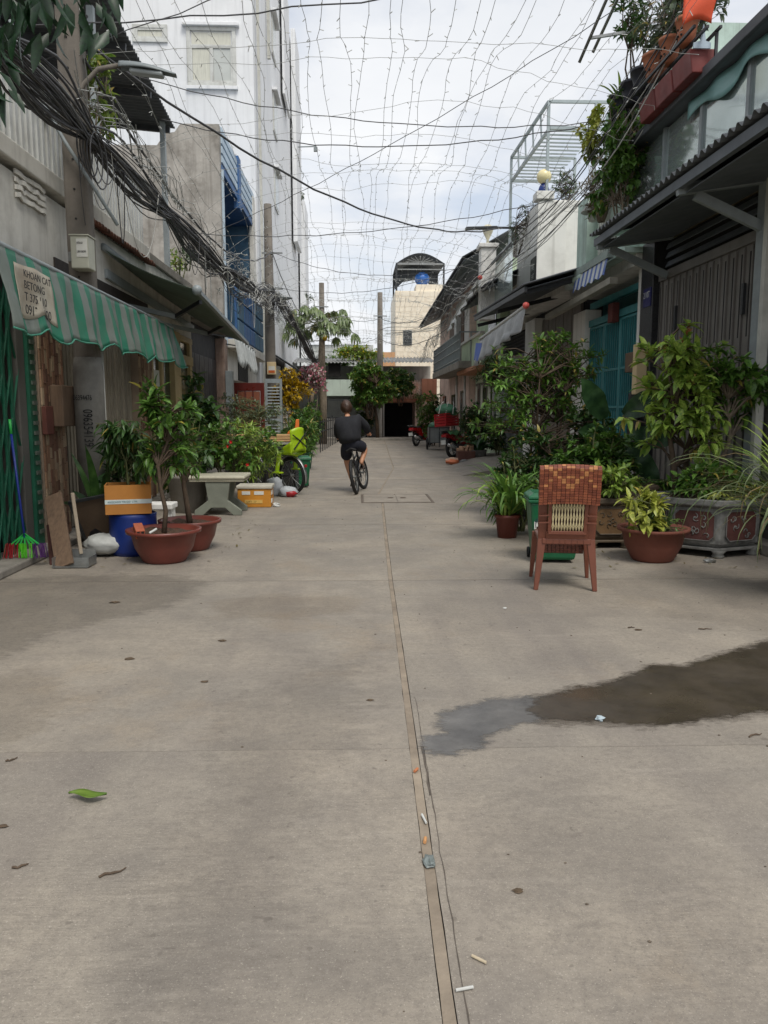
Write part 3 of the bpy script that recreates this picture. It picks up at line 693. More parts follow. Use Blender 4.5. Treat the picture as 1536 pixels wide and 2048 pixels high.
# ================================================================== CREAM-FRAMED HOUSE NEXT DOOR
h = thing('cream_frame_house', 'house with cream painted door frames and green glass beyond the brick pilaster', 'house', (XL - 1.5, 14.8, 0))
MB().box(-9, XL - .9, 13.06, 16.5, 0, 3.3).build('back_wall', M_INSIDE, h)
MB().box(XL - .9, XL - .02, 13.06, 16.5, 2.98, 3.95).build('wall', M_WHITE, h, bevel=0.01)
MB().box(-9, XL + .02, 13.1, 16.6, 3.96, 4.1).build('terrace_slab', M_CONC, h, bevel=0.01)
MB().box(-9, -5.0, 13.06, 16.6, 4.1, 5.7).build('upper_wall', M_DARKWALL, h)
for a, b, w in ((13.12, 13.3, .1), (13.86, 14.0, .1), (14.66, 15.18, .14), (16.2, 16.42, .1)):
    MB().box(XL - .1, XL - .1 + w, a, b, 0, 2.98).build('post', M_CREAM, h, bevel=0.008)
MB().box(XL - .1, XL + .015, 13.1, 16.45, 2.42, 2.6).build('transom', M_CREAM, h, bevel=0.008)
MB().box(XL - .1, XL + .01, 13.1, 16.45, 2.86, 2.97).build('lintel', M_CREAM, h, bevel=0.008)
M_GGLASS = mat('green_glass', S(28, 52, 40), 0.15, 0.25, 2, bump=0.03, bscale=4)
for a, b in ((13.3, 13.86), (14.0, 14.66), (15.18, 16.2)):
    MB().box(XL - .07, XL - .06, a, b, .1, 2.42).build('pane', M_GGLASS, h); MB().box(XL - .07, XL - .06, a, b, 2.6, 2.86).build('pane', M_GLASSD, h)
MB().box(XL - .06, XL - .035, 13.34, 13.8, 1.35, 2.2).build('window', M_CURT, h)
# roof over the terrace: corrugated sheet, beams, posts
rt = MB(); corrugated(rt, (-5.3, 10.6, 7.32), (0, 4.7, -.42), (1.95, 0, -.18), 2, 0.022)
rt.build('canopy_roof', M_CORR, h, smooth=True, label='dark corrugated sheet roof over the upper terrace')
for yy in (10.9, 12.4, 13.8, 15.1): MB().bar((-5.2, yy, 7.18 - (yy - 10.6) * .09), (-3.4, yy, 7.03 - (yy - 10.6) * .09), .06, .1).build('beam', M_DSTEEL, h)
for xx in (-5.1, -4.3, -3.55): MB().bar((xx, 10.7, 7.24), (xx, 15.2, 6.82), .05, .07).build('purlin', M_DSTEEL, h)
for p in ((-3.52, 15.05, 4.1), (-3.52, 11.2, 4.13), (-5.0, 15.05, 4.1)): MB().box(p[0] - .045, p[0] + .045, p[1] - .045, p[1] + .045, p[2], 6.85).build('post', M_PAINTG, h)

# ================================================================== LOW HOUSE WITH A RECESS PAINTED DARK
h = thing('dark_recess_house', 'low house front with its shaded recess painted dark beyond the cream frames', 'house', (XL - 1.5, 18.5, 0))
MB().box(-9, XL - .12, 16.52, 20.48, 0, 3.4).build('wall', M_DARKWALL, h)
for k in range(6): MB().box(XL - .115, XL - .09, 16.62 + k * .52, 17.11 + k * .52, .1, 2.75).build('gate_panel', mat('recess_shade_sheet', S(44, 44, 48), 0.5, 0.15, 2, streak=0.3, bump=0.1), h, bevel=0.006)  # dark panels carry the shadow of the recess in their colour
MB().box(XL - .12, XL + .12, 19.78, 20.2, 0, 3.3).build('pillar', mat('peeling_pillar', S(150, 130, 118), 0.9, 0.2, 3, dirt=0.7, dcol=S(90, 66, 54), streak=0.6, bump=0.5), h, bevel=0.015)
MB().box(-9, XL + .15, 16.52, 20.48, 3.4, 3.55).build('roof', M_CONC, h, bevel=0.01)
tag(MB().box(XL + .13, XL + .30, 19.7, 19.98, 1.6, 2.5).build('meter_cabinet', M_PAINTG, bevel=0.01), 'tall grey electricity meter cabinet fixed to the peeling pillar', 'meter cabinet')

# ================================================================== RAW CONCRETE HOUSE WITH BLUE LOGGIA
M_BLUE = mat('blue_paint', S(70, 106, 132), 0.75, 0.12, 2, dirt=0.5, dcol=S(78, 96, 104), streak=0.4, bump=0.1)
M_BLUED = mat('blue_paint_deep', S(50, 92, 140), 0.65, 0.12, 3, dirt=0.2, bump=0.05)
M_BLUEP = mat('pale_blue_paint', S(176, 194, 208), 0.7, 0.08, 3, dirt=0.35, dcol=S(96, 110, 120), bump=0.1)
h = thing('blue_loggia_house', 'raw concrete house with a bright blue painted upper loggia', 'house', (XL - 2, 23.5, 0))
side = MB().prism([(-9, 20.5, 0), (XL, 20.5, 0), (XL, 20.5, 8.62), (-4.35, 20.5, 8.62), (-4.5, 20.5, 8.42), (-4.75, 20.5, 8.38), (-4.95, 20.5, 8.1), (-9, 20.5, 8.1)], (0, .22, 0))
side.build('side_wall', M_RAWCON, h, label='bare streaked concrete flank wall with a broken top')
MB().box(-9, -4.4, 20.72, 26.95, 0, 8.0).build('wall', M_BLUE, h, label='blue back wall of the loggia')
MB().box(-4.4, XL, 26.6, 26.95, 3.3, 8.3).build('end_wall', M_BLUE, h)
MB().box(-4.4, XL + .02, 20.72, 26.98, 7.55, 7.72).build('upper_slab', M_BLUED, h, bevel=0.01)
for k in range(4): MB().box(XL - .06, XL + .03, 20.74, 26.9, 7.78 + k * .23, 7.95 + k * .23).build('parapet_board', M_BLUEP, h, bevel=0.008)
MB().box(XL - .1, XL + .07, 23.3, 23.75, 7.3, 8.75).build('parapet_pier', M_BLUED, h, bevel=0.01)
MB().box(XL - .09, XL + .05, 26.5, 26.96, 3.3, 8.5).build('corner_post', M_WHITE, h, bevel=0.01)
MB().box(XL - .05, XL + .05, 20.7, 20.8, 3.2, 7.6).build('edge_trim', M_BLUEP, h)
MB().box(-4.4, XL + .35, 20.75, 26.95, 3.15, 3.38).build('floor_slab', M_WHITE, h, bevel=0.01)
for k in range(5):
    for j in range(3):
        MB().box(XL + .22, XL + .30, 21.1 + k * 1.12, 22.12 + k * 1.12, 3.45 + j * .5, 3.9 + j * .5).build('shutter_panel', M_BLUED if k in (1, 2) else M_BLUE, h, bevel=0.02)
    MB().box(XL + .2, XL + .26, 21.02 + k * 1.12, 21.1 + k * 1.12, 3.4, 4.95).build('mullion', M_BLUED, h)
MB().box(-4.4, XL + .22, 21.0, 26.7, 3.39, 3.44).build('sill', M_BLUED, h)
MB().box(-9, XL, 20.73, 26.95, 0, 0.12).box(-9, XL - .1, 24.2, 26.95, 0.12, 2.3).box(-9, XL, 21.0, 26.95, 2.35, 3.15).build('ground_wall', M_WHITE, h, bevel=0.01)
MB().box(XL, XL + .03, 22.7, 24.6, 2.38, 2.95).build('arched_recess', M_INSIDE, h)
for k in range(3): MB().box(XL - .1, XL + .02, 23.9 + k * .85, 24.65 + k * .85, .6, 2.3).build('shutter', mat('grey_shutter', S(92, 96, 98), 0.6, 0.12, 3, streak=0.3), h, bevel=0.01)
# the door that stands open across the pavement
d = thing('panel_door', 'open varnished red panel door standing out from the blue house', 'door', (-3.0, 21.9, 0))
M_DOOR = mat('varnished_red_wood', S(98, 34, 26), 0.35, 0.2, 3, dirt=0.3, bump=0.1, stretch=(12, 12, 1)); M_DOORP = mat('door_panel_wood', S(136, 82, 60), 0.4, 0.2, 3, bump=0.1, stretch=(10, 10, 1))
x0, x1 = -3.42, -2.56
for a in ((x0, x0 + .11), (x1 - .11, x1)): MB().box(*a, 21.88, 21.93, .1, 2.28).build('stile', M_DOOR, d, bevel=0.005)
for z0, z1 in ((.1, .32), (.95, 1.06), (1.5, 1.58), (2.06, 2.28)): MB().box(x0 + .11, x1 - .11, 21.885, 21.925, z0, z1).build('rail', M_DOOR, d, bevel=0.004)
for k in range(3):
    xa = x0 + .13 + k * .215
    for z0, z1 in ((.34, .93), (1.08, 1.48), (1.6, 2.04)): MB().box(xa, xa + .175, 21.895, 21.915, z0, z1).build('panel', M_DOORP, d, bevel=0.012)
    if k: MB().box(xa - .035, xa - .005, 21.888, 21.922, .32, 2.06).build('muntin', M_DOOR, d)
MB().ball((x1 - .06, 21.86, 1.18), .028).build('handle', M_STEEL, d, smooth=True)
lv = thing('louvre_door', 'grey louvred shutter door leaf behind the open red door', 'door', (-2.4, 22.6, 0))
for a in ((-2.62, -2.55), (-2.2, -2.13)): MB().box(*a, 22.58, 22.63, .1, 2.42).build('stile', M_PAINTG, lv, bevel=0.005)
for z0, z1 in ((.1, .22), (2.3, 2.42), (1.2, 1.28)): MB().box(-2.55, -2.2, 22.58, 22.63, z0, z1).build('rail', M_PAINTG, lv)
for k in range(22):
    z = .28 + k * .09
    if not 1.14 < z < 1.3: MB().obox((-2.375, 22.605, z), (.35, .05, .008), Matrix.Rotation(R(35), 3, 'X')).build('slat', M_PAINTG, lv)

# ================================================================== TALL WHITE BUILDING
h = thing('tall_white_building', 'tall plain white apartment building rising above the blue loggia house', 'building', (-7, 36, 0))
XW = -3.3
MB().box(-16, XW, 27.0, 50, 0, 20.5).build('wall', M_WHITE2, h)
def window_y(parent, x0, x1, z0, z1, Y, leaves=2, trans=True, hood=True):
    w = MB().box(x0 - .12, x1 + .12, Y - .06, Y - .003, z0 - .12, z0).box(x0 - .12, x1 + .12, Y - .06, Y - .003, z1, z1 + .12).box(x0 - .12, x0, Y - .06, Y - .003, z0, z1).box(x1, x1 + .12, Y - .06, Y - .003, z0, z1).build('window', M_PAINTW, parent, bevel=0.01)
    zt = z1 - (z1 - z0) * .3 if trans else z1
    for k in range(leaves):
        a = x0 + (x1 - x0) * k / leaves; b = x0 + (x1 - x0) * (k + 1) / leaves
        MB().box(a + .06, b - .06, Y - .015, Y - .004, z0 + .06, zt - .06).build('pane', M_CURT if k % 2 == 0 else mat('hazy_glass', S(186, 190, 186), 0.25, 0.08, 2), w)
        f = MB().box(a, a + .055, Y - .045, Y - .004, z0, zt).box(b - .055, b, Y - .045, Y - .004, z0, zt).box(a + .055, b - .055, Y - .045, Y - .004, z0, z0 + .055).box(a + .055, b - .055, Y - .045, Y - .004, zt - .055, zt)
        f.build('sash', M_PAINTW, w)
    if trans: MB().box(x0 + .04, x1 - .04, Y - .015, Y - .004, zt + .05, z1 - .04).build('pane', M_CURT, w); MB().box(x0, x1, Y - .05, Y - .004, zt, zt + .05).build('transom', M_PAINTW, w)
    if hood: MB().box(x0 - .25, x1 + .25, Y - .16, Y - .003, z1 + .12, z1 + .24).build('hood', M_WHITE2, w, bevel=0.02); MB().box(x0 - .16, x1 + .16, Y - .1, Y - .003, z0 - .22, z0 - .12).build('sill', M_WHITE2, w)
    return w
a, b = at(380, 62, 27), at(466, 166, 27); window_y(h, a.x, b.x, b.z, a.z, 27.0)
a, b = at(272, 57, 27), at(328, 78, 27); window_y(h, a.x, b.x, b.z, a.z, 27.0, 1, False, False)
a, b = at(380, -340, 27), at(466, -220, 27); window_y(h, a.x, b.x, b.z, a.z, 27.0)
for fl in range(6):                                   # street side: narrow window hoods and balcony lips, storey by storey
    z = 3.6 + fl * 2.95
    for yy in ((33.0,) if fl in (2, 3, 4) else ()):
        w = MB().box(XW + .003, XW + .05, yy, yy + 1.4, z + .3, z + 1.75).build('window', M_PAINTW, h)
        MB().box(XW + .05, XW + .058, yy + .1, yy + 1.3, z + .4, z + 1.65).build('pane', mat('hazy_glass', (0, 0, 0)), w)
        MB().box(XW + .003, XW + .22, yy - .15, yy + 1.55, z + 1.8, z + 1.9).build('hood', M_WHITE2, w)
for yy, z0, z1, pr in ((36.5, 15.5, 20.5, .10), (41.5, 10.2, 20.5, .22), (46.0, 0.1, 13.4, .32)):
    MB().box(XW + .105, XW + .105 + pr, yy, yy + 3.0, z0, z1).build('balcony_shaft', M_WHITE2, h, bevel=0.01)
MB().bar((XW + .1, 31.0, 14.6), (XW + .1, 31.0, 20.4), .12, .12).build('downpipe', M_PVC, h)
MB().bar((XW + .1, 27.6, .2), (XW + .1, 27.6, 20.4), .09, .09).build('downpipe', M_PVC, h)

# ================================================================== LOW FRONTS UNDER THE WHITE BUILDING
h = thing('shuttered_shop', 'low grey lean-to shop front with louvred shutters under the tall white building', 'shop', (-3.0, 31.0, 0))
MB().box(XW + .01, -2.72, 28.2, 36.6, 0, 3.1).build('wall', mat('shop_grey', S(150, 150, 142), 0.85, 0.1, 3, dirt=0.4, streak=0.4), h)
rf = MB(); corrugated(rf, (-3.29, 28.0, 3.75), (0, 8.8, 0), (0.98, 0, -.62), 2, .02, waves=60, per=4); rf.build('lean_to_roof', M_CORR, h, smooth=True)
for k in range(4):
    y0 = 28.5 + k * 2.0
    MB().box(-2.72, -2.68, y0, y0 + .14, 0, 3.1).build('post', M_PAINTW if k % 2 else M_GLASSD, h)
    sh = MB().box(-2.72, -2.70, y0 + .2, y0 + 1.85, .2, 2.9).build('shutter', mat('shutter_beige', S(168, 156, 134), 0.7, 0.1, 4, streak=0.3), h)
    for j in range(14): MB().obox((-2.69, y0 + 1.02, .35 + j * .18), (.05, 1.55, .012), Matrix.Rotation(R(38), 3, 'Y')).build('slat', mat('shutter_beige', (0, 0, 0)), sh)
XR = 4.5
def clearglass(name, tint, rough=0.05, op=0.35):
    m = new_mat(name); t = NT(m)
    t.bsdf.inputs['Base Color'].default_value = (*tint, 1); t.bsdf.inputs['Roughness'].default_value = rough
    tr = t.n.new('ShaderNodeBsdfTransparent'); tr.inputs[0].default_value = (0.86, 0.93, 0.92, 1); ms = t.n.new('ShaderNodeMixShader')
    t.l.new(t.ramp(t.noise(1.2, 5), 0.3, 0.7, (op * .8,) * 3, (min(1, op * 1.3),) * 3), ms.inputs[0])
    t.l.new(tr.outputs[0], ms.inputs[1]); t.l.new(t.bsdf.outputs[0], ms.inputs[2]); t.l.new(ms.outputs[0], t.out.inputs[0]); return m
M_GLASS = clearglass('dusty_glass', S(204, 216, 214), 0.08, 0.78); M_GLASS.node_tree.nodes['Principled BSDF'].inputs['Metallic'].default_value = .65
M_GRANITE = mat('dark_granite', S(46, 46, 48), 0.35, 0.5, 40, bump=0.05)
M_DGATE = mat('charcoal_gate_paint', S(116, 112, 107), 0.5, 0.12, 3, dirt=0.3, dcol=S(82, 76, 72), streak=0.4, bump=0.08, rndv=0.10)
M_TEAL = mat('teal_gate_paint', S(58, 130, 134), 0.5, 0.12, 4, dirt=0.3, dcol=S(22, 56, 60), streak=0.3, bump=0.05, rndv=0.08)
M_MINT = mat('mint_wall', S(190, 212, 201), 0.8, 0.08, 2.5, dirt=0.4, dcol=S(104, 116, 106), streak=0.65, bump=0.2)
M_MINT2 = mat('pale_green_wall', S(206, 224, 192), 0.8, 0.08, 2, dirt=0.4, dcol=S(120, 128, 108), streak=0.5, bump=0.2)
M_PINK = mat('faded_pink_wall', S(224, 196, 184), 0.85, 0.08, 1.5, dirt=0.6, dcol=S(128, 104, 94), streak=0.6, bump=0.3)
M_RWHITE = mat('white_plaster_right', S(224, 223, 218), 0.85, 0.06, 2, dirt=0.3, dcol=S(138, 134, 126), streak=0.4, bump=0.15)
M_SOFFIT = mat('soffit_blue_grey', S(92, 98, 104), 0.6, 0.12, 3, dirt=0.3, bump=0.05)

# ================================================================== RIGHT HOUSE WITH THE CHARCOAL GATE
h = thing('charcoal_gate_house', 'house with a tall charcoal folding gate and glazed balcony above', 'house', (XR + 1, 9.0, 0))
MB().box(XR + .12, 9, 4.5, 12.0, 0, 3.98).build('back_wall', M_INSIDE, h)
y = 5.2; k = 0
pm = mesh_of(MB().box(-.012, .03, 0.004, .196, 0.12, 3.5), 'gate_panel', M_DGATE); rm = mesh_of(MB().box(-.034, -.012, .0, .03, 0.12, 3.36), 'gate_rib', M_DGATE)
sm = mesh_of(MB().box(-.0135, -.0122, .07, .105, 2.35, 3.3), 'gate_slot', M_INSIDE)
while y < 11.5:
    inst('gate_panel', pm, h, Matrix.Translation((XR, y, 0))); inst('gate_rib', rm, h, Matrix.Translation((XR, y, 0)))
    inst('gate_slot', sm, h, Matrix.Translation((XR, y, 0)))
    y += 0.2; k += 1
for z in (3.38, 0.12): MB().box(XR - .045, XR - .035, 5.2, 11.52, z, z + .12).build('gate_rail', M_DGATE, h)
for yy in (7.0, 8.9, 10.8): MB().box(XR - .07, XR - .036, yy, yy + .05, 2.6, 2.95).build('gate_bolt', M_DSTEEL, h)
for k in range(3): MB().obox((XR + .06, 8.35, 3.62 + k * .13), (.02, 6.3, .09), Matrix.Rotation(R(25), 3, 'Y')).build('louvre', M_SOFFIT, h)
MB().box(XR - .12, XR + .2, 11.54, 12.02, 0, 4.0).build('pillar', M_GRANITE, h, bevel=0.01)
MB().box(XR - .16, XR - .02, 8.36, 8.52, 0.12, 4.2).build('post', M_PAINTG, h, bevel=0.01)
MB().box(XR - .12, XR + .2, 8.53, 8.56, 0.12, 3.9).build('post_backing', M_GRANITE, h)
MB().box(XR - .2, XR - .12, 8.2, 8.28, 0.3, 4.0).build('downpipe', M_PVC, h)
# number plate on the pillar
pl = MB().box(XR - .135, XR - .122, 11.56, 11.86, 3.05, 3.32).build('number_plate', mat('plate_blue', S(34, 34, 92), 0.4, 0.1, 5, bump=0), h)
text('plate_number', '2/10T', .13, (XR - .137, 11.85, 3.18), (0, -1, 0), (0, 0, 1), M_PAINTW, pl, sx=.8)
# corrugated canopy on a steel frame
cv = MB(); corrugated(cv, (3.36, 6.2, 3.98), (0, 5.15, 0), (1.2, 0, .26), 3, .026, waves=36, per=8); cv.build('canopy_roof', M_CORR, h, smooth=True)
MB().bar((3.44, 6.25, 3.88), (3.44, 11.3, 3.88), .06, .1).build('canopy_beam', M_SOFFIT, h)
MB().bar((3.95, 6.25, 4.0), (3.95, 11.3, 4.0), .05, .08).build('canopy_beam', M_SOFFIT, h)
for yy in (6.4, 8.44, 11.2):
    MB().bar((3.42, yy, 3.83), (XR, yy, 3.98), .07, .12).build('rafter', M_PAINTG, h)
    MB().bar((3.62, yy, 3.78), (XR - .05, yy, 3.42), .06, .10).build('bracket', M_PAINTG, h)
MB().sheet(lambda u, v: (3.5 + 1.0 * u, 6.3 + 5.0 * v, 3.80 + .16 * u), 2, 2, .015).build('soffit', M_SOFFIT, h)
MB().box(4.18, XR + .2, 6.2, 12.0, 4.02, 4.42).build('tiled_upstand', mat('beige_mosaic', S(176, 164, 138), 0.7, 0.2, 8, dirt=0.6, streak=0.6), h, bevel=0.01)
MB().box(4.14, XR + .22, 6.2, 12.0, 4.42, 4.46).build('sill_rail', M_DSTEEL, h)
for k in range(5): MB().box(4.22, 4.235, 6.3 + k * 1.15, 7.42 + k * 1.15, 4.46, 5.28).build('pane', M_GLASS, h)
for k in range(6): MB().box(4.19, 4.28, 6.24 + k * 1.15, 6.31 + k * 1.15, 4.46, 5.30).build('window_post', M_PAINTG, h)
MB().box(XR + .5, 9, 5.4, 12.0, 4.0, 5.3).build('room_wall', mat('room_grey', S(150, 152, 148), 0.8, 0.1, 3, dirt=0.3), h)
MB().box(4.06, 9, 5.6, 12.05, 5.31, 5.4).build('roof_slab', M_SOFFIT, h, bevel=0.01)
MB().box(4.0, 4.06, 5.6, 12.05, 5.30, 5.42).build('gutter', M_CORR, h, bevel=0.01)
cu = MB(); cu.sheet(lambda u, v: (4.16 + .02 * math.sin(u * 30), 6.4 + 3.6 * u, 5.29 - v * (.2 + .07 * math.sin(u * 19))), 60, 4, .004)
cu.build('plastic_curtain', mat('aqua_plastic', S(128, 172, 170), 0.4, 0.1, 4, bump=0.1), h, smooth=True)
# roof-edge planters, pots, flag poles
for k in range(3):
    pt = thing('planter_trough', ['red brown trough planter at the roof edge beside the pale blue bracket', 'middle red brown trough planter at the roof edge', 'red brown trough planter at the roof edge beside the hanging creeper'][k], 'planter', (3.95, 9.3 + k * .55, 5.4), 'troughs along the roof edge')
    y0 = 9.3 + k * .55
    MB().prism([(3.88, y0, 5.36), (4.1, y0, 5.36), (4.14, y0, 5.62), (3.84, y0, 5.62)], (0, .52, 0)).build('body', mat('trough_red', S(116, 48, 44), 0.6, 0.15, 4, dirt=0.3, streak=0.3), pt, bevel=0.012)
    MB().box(3.86, 4.12, y0 + .02, y0 + .5, 5.60, 5.624).build('soil', M_SOIL, pt)
br = thing('wall_bracket', 'pale blue pointed metal bracket beside the roof-edge troughs', 'bracket', (3.98, 9.25, 5.55))
MB().prism([(3.86, 9.27, 5.6), (4.06, 9.27, 5.6), (4.06, 9.27, 5.66), (4.0, 9.27, 5.68), (3.97, 9.27, 5.86), (3.94, 9.27, 5.68), (3.86, 9.27, 5.66)], (0, -.02, 0)).build('plate', M_BLUEP, br)
def small_pot(loc, r, hh, m, label, n_holes=0, group=None, name='flower_pot'):
    t = thing(name, label, 'pot', loc, group); x, y, z = loc
    MB().lathe([(r * .68, 0), (r * .8, hh * .4), (r, hh * .86), (r * 1.08, hh * .87), (r * 1.08, hh), (r * .95, hh), (r * .9, hh * .85), (0, hh * .84)], loc, 18).build('body', m, t, smooth=True)
    for k in range(n_holes):
        a = math.pi + (k % 3 - 1) * .55; zz = z + hh * (.3 + .24 * (k // 3)); rr = r * .86
        MB().ball((x + math.cos(a) * rr, y + math.sin(a) * rr - .01, zz), r * .11, 8, 6).build('hole', M_INSIDE, t)
    MB().lathe([(0, 0), (r * .93, 0), (r * .93, .015), (0, .02)], (x, y, z + hh * .88), 14).build('soil', M_SOIL, t)
    return t
M_TERRL = mat('terracotta_light', S(178, 112, 82), 0.85, 0.15, 8, dirt=0.4, dcol=S(120, 90, 74), bump=0.25)
M_PLBK = mat('black_plastic_pot', S(34, 36, 46), 0.5, 0.15, 6, dirt=0.3)
sh = thing('plant_shelf', 'steel shelf rack carrying pots on the roof above the glazed balcony', 'shelf', (3.9, 10.6, 5.4))
for yy in (9.2, 12.0):
    for xx in (4.1, 4.4): MB().box(xx - .015, xx + .015, yy - .015, yy + .015, 5.4, 5.78).build('post', M_DSTEEL, sh)
for xx in (3.80, 3.95, 4.1, 4.40): MB().box(xx - .015, xx + .015, 9.1, 12.1, 5.75, 5.78).build('rail', M_DSTEEL, sh)
pots = [(9.6, M_TERRL, 'pierced terracotta orchid pot next to the orange flag', 6), (10.1, M_TERRL, 'tall pierced terracotta orchid pot in the middle of the roof shelf', 6), (10.55, M_TERRL, 'round terracotta pot beside the black plastic pots', 4), (10.98, M_PLBK, 'small black plastic pot touching the round terracotta pot', 0), (11.4, M_PLBK, 'larger black plastic pot between two others on the roof shelf', 0), (11.85, M_PLBK, 'black plastic pot at the end of the roof shelf under the spiky plant', 0)]
for yy, m, lb, nh in pots: small_pot((3.92, yy, 5.78), .17 if nh != 6 else .13, .30, m, lb, nh, 'pots on the roof shelf')
fl = thing('orange_flag', 'small orange cloth hanging over the roof shelf pots', 'flag', (3.7, 9.0, 6.0))
MB().sheet(lambda u, v: (3.62 + .30 * u + .015 * math.sin(v * 5), 9.0 - .12 * u + .03 * math.sin(v * 5 + u * 3), 6.2 - .5 * v * (1 - .12 * math.sin(math.pi * u))), 10, 8, .003).build('cloth', mat('orange_cloth', S(214, 84, 48), 0.7, 0.1, 5, bump=0.2), fl, smooth=True)
MB().bar((3.6, 9.0, 6.21), (3.95, 8.88, 6.21), .02).build('rod', M_DSTEEL, fl)
for k, (a, b, lb) in enumerate((((3.2, 11.6, 6.42), (4.3, 9.6, 9.4), 'long grey pole leaning out over the street from the roof garden'), ((3.42, 11.7, 6.6), (4.5, 9.9, 9.3), 'second grey pole beside the cross piece in the roof garden'))):
    tag(MB().tube([a, b], .022, 8).build('flag_pole', M_STEEL, smooth=True), lb, 'pole')
tag(MB().bar((3.3, 11.45, 6.68), (4.4, 11.3, 6.8), .035, .035).build('cross_pole', M_STEEL), 'short grey cross pole tying the leaning poles together', 'pole')

# ================================================================== TEAL GATE HOUSE
h = thing('teal_gate_house', 'house with a teal barred gate between white columns', 'house', (XR + 1, 13.8, 0))
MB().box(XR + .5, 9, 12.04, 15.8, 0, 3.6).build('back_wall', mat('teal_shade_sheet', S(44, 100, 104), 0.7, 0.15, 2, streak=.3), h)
MB().box(XR - .06, XR + .2, 12.06, 12.3, 0, 3.7).build('column', M_RWHITE, h, bevel=0.01)
MB().box(XR - .12, XR + .2, 14.92, 15.72, 0, 3.42).build('column', M_RWHITE, h, bevel=0.015, label='broad white column with a chipped top')
for y0, y1 in ((12.34, 13.12), (13.14, 13.98), (14.0, 14.88)):
    lf = MB().box(XR - .03, XR + .01, y0, y0 + .045, .1, 3.06).box(XR - .03, XR + .01, y1 - .045, y1, .1, 3.06).build('gate_leaf', M_TEAL, h)
    for z in (.1, .95, 1.55, 2.2, 3.02): MB().box(XR - .028, XR + .008, y0 + .045, y1 - .045, z, z + .04).build('rail', M_TEAL, lf)
    n = 7
    for k in range(n):
        yy = y0 + .045 + (y1 - y0 - .09) * (k + .5) / n; MB().box(XR - .02, XR + .0, yy - .012, yy + .012, .14, 3.02).build('bar', M_TEAL, lf)
    MB().box(XR + .012, XR + .018, y0 + .03, y1 - .03, .1, 1.5 if y0 < 13.5 else 3.0).build('sheet', M_TEAL, lf)
MB().box(XR - .04, XR + .06, 12.3, 14.92, 3.08, 3.2).build('lintel', M_TEAL, h)
MB().box(XR - .03, XR + .06, 12.3, 14.92, 3.42, 3.52).build('transom', M_TEAL, h)
tag(MB().box(XR - .16, XR - .04, 13.2, 13.45, 3.0, 3.32).build('votive_box', mat('rust_red_box', S(92, 40, 32), 0.7, 0.2, 5), bevel=0.01), 'small rust red box hanging over the teal gate', 'box')
MB().box(XR - .2, 9, 12.05, 15.75, 3.72, 3.9).build('floor_slab', M_RWHITE, h, bevel=0.01)
MB().box(4.02, 4.5, 13.75, 14.35, 3.86, 5.2).build('balcony_pier', M_MINT, h, bevel=0.01)
MB().box(3.9, 4.6, 13.65, 14.45, 3.78, 3.9).build('pier_foot', M_MINT, h, bevel=0.04)
MB().box(4.1, 4.55, 12.1, 12.75, 4.3, 5.6).build('balcony_pier', M_MINT, h, bevel=0.01)
MB().box(4.1, 4.6, 12.0, 14.3, 3.9, 3.98).build('balcony_edge', M_MINT, h)
for k in range(8): MB().box(4.2, 4.235, 12.8 + k * .12, 12.835 + k * .12, 3.98, 5.15).build('baluster', M_PAINTW, h)
MB().box(4.18, 4.25, 12.75, 13.75, 5.15, 5.2).build('handrail', M_PAINTW, h)
MB().box(4.9, 9, 12.05, 15.75, 3.9, 7.2).build('upper_wall', M_MINT, h)
# gutter and blue wave valance
va = thing('wave_valance', 'blue and white wave patterned metal valance above the teal gate', 'valance', (3.9, 13.2, 3.8))
M_WAVE = stripemat('blue_wave_paint', S(60, 96, 176), S(206, 212, 214), 0.24, 1, 0.45, 0.35, S(120, 120, 110))
MB().sheet(lambda u, v: (3.92 - .05 * v, 12.25 + 1.75 * u, 3.86 - .26 * v + .02 * math.sin(u * 30) * v - .0 * u), 40, 3, .006).build('panel', M_WAVE, va)
MB().bar((3.95, 12.2, 3.92), (3.95, 14.05, 3.92), .10, .12).build('rolled_top', mat('grey_green_roll', S(140, 154, 148), 0.6, 0.1, 5, dirt=.4), va)
MB().bar((3.98, 12.1, 3.5), (3.98, 16.2, 3.42), .12, .10).build('gutter', mat('old_gutter', S(150, 146, 134), 0.6, 0.15, 5, dirt=0.5), va)
# lamp that hangs by the mint pier
lp = thing('street_lamp', 'white enamel shaded lamp hanging beside the mint green pier', 'lamp', (3.98, 13.3, 5.0))
MB().lathe([(.03, .26), (.05, .2), (.08, .14), (.2, 0), (.19, -.01), (.07, .12), (.0, .13)], (3.98, 13.3, 4.80), 20).build('shade', M_PAINTW, lp, smooth=True)
MB().lathe([(0, -.17), (.06, -.15), (.09, -.07), (.085, .0), (0, .02)], (3.98, 13.3, 4.80), 16).build('globe', mat('lamp_globe', S(196, 200, 194), 0.25, 0.05, 3, bump=0), lp, smooth=True)
MB().tube([(3.98, 13.3, 5.05), (3.98, 13.3, 5.2), (4.05, 13.25, 5.32), (4.2, 13.2, 5.35), (4.28, 13.15, 5.25)], .016, 6).build('arm', M_DSTEEL, lp, smooth=True)

